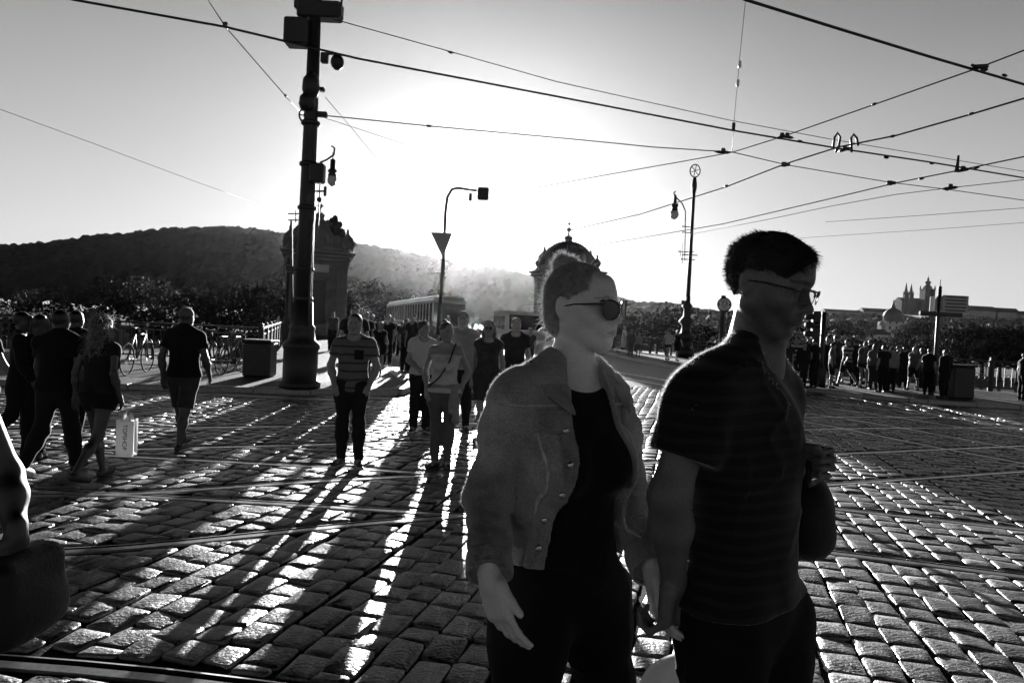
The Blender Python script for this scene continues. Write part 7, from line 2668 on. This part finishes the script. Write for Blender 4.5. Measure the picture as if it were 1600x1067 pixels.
CG = 'crowd waiting on the right pavement'
cr = [
    (1227, 530, 604, -40, D(sex='m', top='tee', topm=c['c2'], bottom='trousers', botm=c['c1'], hair='short'), 'man half hidden behind the striped man\'s back at the crowd\'s left end', 'stand'),
    (1243, 526, 602, -60, D(sex='m', top='tee', topm=c['stripe_bold'], bottom='trousers', botm=c['c1'], hair='short'), 'man in a white banded shirt at the left end of the right hand crowd', 'walk'),
    (1260, 522, 598, 30, D(sex='f', top='tee', topm=c['c1'], bottom='shorts', botm=c['c1'], hair='curly', hairm=c['hair_m']), 'curly haired woman in black left of the traffic light', 'stand'),
    (1270, 528, 606, -150, D(sex='m', top='tee', topm=c['black'], bottom='trousers', botm=c['black'], hair='short'), 'man all in black right by the traffic light post', 'stand'),
    (1291, 524, 604, -70, D(sex='m', top='tee', topm=c['c1'], bottom='shorts', botm=c['c1'], hair='short'), 'man in a dark shirt and shorts right of the traffic light', 'stand'),
    (1303, 522, 598, 200, D(sex='f', top='tee', topm=c['c2'], bottom='shorts', botm=c['c1'], hair='bun'), 'woman in charcoal behind the man in shorts', 'stand'),
    (1321, 528, 604, -80, D(sex='m', top='tee', topm=c['stripe_bold'], bottom='shorts', botm=c['c1'], hair='bald'), 'bald man in a boldly striped shirt mid crowd', 'walk'),
    (1334, 530, 602, 190, D(sex='m', top='tee', topm=c['c1'], bottom='trousers', botm=c['c1'], hair='short'), 'man in a dark shirt behind the boldly striped one', 'stand'),
    (1349, 532, 606, 170, D(sex='f', top='tee', topm=c['c3'], bottom='hotpants', botm=c['c1'], hair='short', hairm=c['c3']), 'woman with a grey backpack seen from behind', 'stand'),
    (1364, 536, 609, 160, D(sex='f', top='tee', topm=c['c3'], bottom='trousers', botm=c['c2'], hair='long'), 'long haired woman in a grey top beside the backpack', 'stand'),
    (1378, 538, 613, 190, D(sex='m', top='tee', topm=c['c1'], bottom='trousers', botm=c['black'], hair='short'), 'broad man in dark clothes at the right of the crowd', 'stand'),
    (1391, 541, 611, 175, D(sex='m', top='tee', topm=c['c4'], bottom='trousers', botm=c['c1'], hair='short', hairm=c['hair_m']), 'man in a pale T-shirt at the right end of the crowd', 'stand'),
    (1410, 552, 606, 150, D(sex='f', top='tee', topm=c['c1'], bottom='trousers', botm=c['c1'], hair='short'), 'small dark figure between the pale T-shirt and the walker with the bag', 'stand'),
    (1426, 540, 610, -60, D(sex='f', top='tee', topm=c['c3'], bottom='shorts', botm=c['c1'], hair='bun', hairm=c['hair_m']), 'person in a grey T-shirt walking alone right of the crowd', 'walk'),
    (1449, 556, 616, 120, D(sex='m', top='tee', topm=c['c1'], bottom='trousers', botm=c['black'], hair='short'), 'crouched dark figure left of the sign post', 'stand'),
    (1474, 558, 622, 200, D(sex='m', top='long', topm=c['black'], bottom='trousers', botm=c['black'], hair='short'), 'dark figure leaning at the sign post by the bin', 'stand'),
    (1597, 562, 626, 90, D(sex='m', top='tee', topm=c['c1'], bottom='trousers', botm=c['c1'], hair='short'), 'person cut by the right edge of the picture', 'stand'),
]
cr += [
    (1235, 532, 600, 120, D(sex='f', top='tee', topm=c['c4'], bottom='trousers', botm=c['c1'], hair='short', hairm=c['hair_m']), 'short haired woman in a pale top overlapping the crowd\'s left end', 'stand'),
    (1253, 534, 606, 10, D(sex='m', top='long', topm=c['c1'], bottom='trousers', botm=c['c1'], hair='short'), 'man in a dark jacket just left of the traffic light post', 'stand'),
    (1298, 541, 606, 60, D(sex='m', top='tee', topm=c['c3'], bottom='shorts', botm=c['c1'], hair='short'), 'child in a grey T-shirt in front of the man in shorts', 'stand'),
    (1313, 535, 597, 200, D(sex='f', top='dress', topm=c['c1'], hair='long'), 'long haired woman in a dark dress behind the bald striped man', 'stand'),
    (1343, 537, 600, 30, D(sex='m', top='tee', topm=c['c2'], bottom='trousers', botm=c['c1'], hair='bald'), 'bald man in charcoal partly behind the backpack', 'stand'),
    (1357, 529, 598, 210, D(sex='m', top='long', topm=c['c1'], bottom='trousers', botm=c['c1'], hair='cap', hairm=c['c3']), 'tall man in a cap rising above the backpack', 'stand'),
    (1384, 547, 607, 140, D(sex='f', top='tee', topm=c['c2'], bottom='shorts', botm=c['c1'], hair='bun'), 'short woman squeezed between the broad man and the pale T-shirt', 'stand'),
    (1401, 545, 603, 10, D(sex='m', top='tee', topm=c['c1'], bottom='trousers', botm=c['c1'], hair='curly'), 'curly haired man right behind the pale T-shirt', 'walk'),
    (1438, 553, 606, 220, D(sex='f', top='tee', topm=c['c2'], bottom='trousers', botm=c['c1'], hair='long'), 'long haired woman between the lone walker and the sign post', 'stand'),
]
for i, (px, hd, ft, fc, sp, lab, ps) in enumerate(cr):
    o = put(lab, px, hd, ft, fc, sp, pose=ps, z0=ZP, group=CG, **({'phase': .8 + i * 1.7} if ps == 'walk' else {}))
    if 'backpack' in lab and 'seen' in lab:
        J = o[1]; og = A3(o[0].location); cc = J['che'] - J['fwd'] * .19 - V(0, 0, .05)
        bpk = Sdf().u(sdf_ell(cc, (.15, .11, .22)), .01)
        rb = thing('backpack', tuple(cc), 'grey backpack on the back of the woman in the middle of the crowd', 'backpack')
        sdf_object('pack', bpk, cc - .3, cc + .3, .02, M['c3'], rb, cc, False)

# ---- the passer-by whose bare arm and dark bag fill the left edge
J = skeleton(-1.78, 2.08, -150, 1.0, 'm', 'stand')
sh = A3(U(-50, 602, 2.05)); el = A3(U(10, 742, 2.08)); wr_ = A3(U(25, 836, 1.98))
dx = sh - J['shr']
for k_ in ('pel', 'wai', 'che', 'nkb', 'shl', 'shr', 'hpl', 'hpr', 'knl', 'knr', 'anl', 'anr', 'toel', 'toer', 'head', 'ell', 'wrl', 'elr', 'wrr'):
    J[k_] = J[k_] + V(dx[0], dx[1], 0)
J['shr'] = sh; J['elr'] = el; J['wrr'] = wr_
J['hdr'] = dict(d=V(.03, -.12, -1), n=V(-.9, .3, 0), t=V(0, -1, 0), s=1.0, curls=(60, 62, 64, 66), thumb=(.7, .4, .6), thumb_curl=30)
make_person(J, dict(s=1.0, sex='m', top='tee', topm=M['c1'], bottom='trousers', botm=M['black'], hair='short', sleeve=.12, skinm=M['skin_shade']), .008,
            'passer-by cut by the left edge, bare arm hanging down with a dark bag')
bc = A3(U(20, 925, 1.97))
bg_ = thing('hand_bag', tuple(bc * V(1, 1, 0)), 'soft black bag hanging from the bare arm at the left edge', 'bag')
og = A3(bg_.location)
Sb = Sdf().u(sdf_box(bc, (.085, .14, .125), None, .05), .01).u(sdf_ell(bc - V(-.005, 0, .05), (.098, .15, .09)), .04).d(waves(31, (14, 30), .008))
sdf_object('bag_body', Sb, bc - .3, bc + .3, .009, M['leather'], bg_, og, False)
q = MB(og); q.tube([bc + V(-.05, 0, .11), wr_ + V(-.02, -.02, -.12), wr_ + V(.02, -.02, -.12), bc + V(.05, 0, .11)], .008, 6); q.build('handle', M['leather'], bg_)

# ---- pale rounded bag low between the couple
wc = A3(U(1058, 1100, 2.35)); wc[2] = .26
wb = thing('white_bag', (wc[0], wc[1], 0), 'pale rounded cloth bag low between the couple at the bottom edge', 'bag')
og = A3(wb.location)
Sb = Sdf().u(sdf_ell(wc, (.135, .09, .15)), .01).u(sdf_ell(wc + V(.06, 0, -.06), (.09, .09, .14)), .04).d(waves(8, (16, 34), .006))
wcz = A3(U(1058, 1026, 2.35))[2]
sdf_object('bag_body', Sb, wc - .35, wc + .35, .010, M['c5'], wb, og, False)
for o_ in wb.children: o_.location = (0, 0, wcz - wc[2] - .14)
q = MB(); q.box((0, 0, (wcz - .36) / 2), (.26, .16, max(.05, wcz - .36)), bev=.05); q.build('bag_base', M['c5'], wb)


# ------------------------------------------------------------------ dusty evening air
hzb = MB(); hzb.box((0, 850, 112), (3500, 2500, 242))
hz_m = bpy.data.materials.new('dusty_air'); hz_m.use_nodes = True
n_ = hz_m.node_tree.nodes; n_.clear()
ho = n_.new('ShaderNodeOutputMaterial'); pv = n_.new('ShaderNodeVolumePrincipled')
pv.inputs['Density'].default_value = HAZE_D
pv.inputs['Anisotropy'].default_value = .88
pv.inputs['Color'].default_value = (.95, .95, .95, 1)
hz_m.node_tree.links.new(pv.outputs[0], ho.inputs['Volume'])
ho_ = hzb.build('haze', hz_m); ho_['kind'] = 'stuff'
ho_.visible_shadow = True
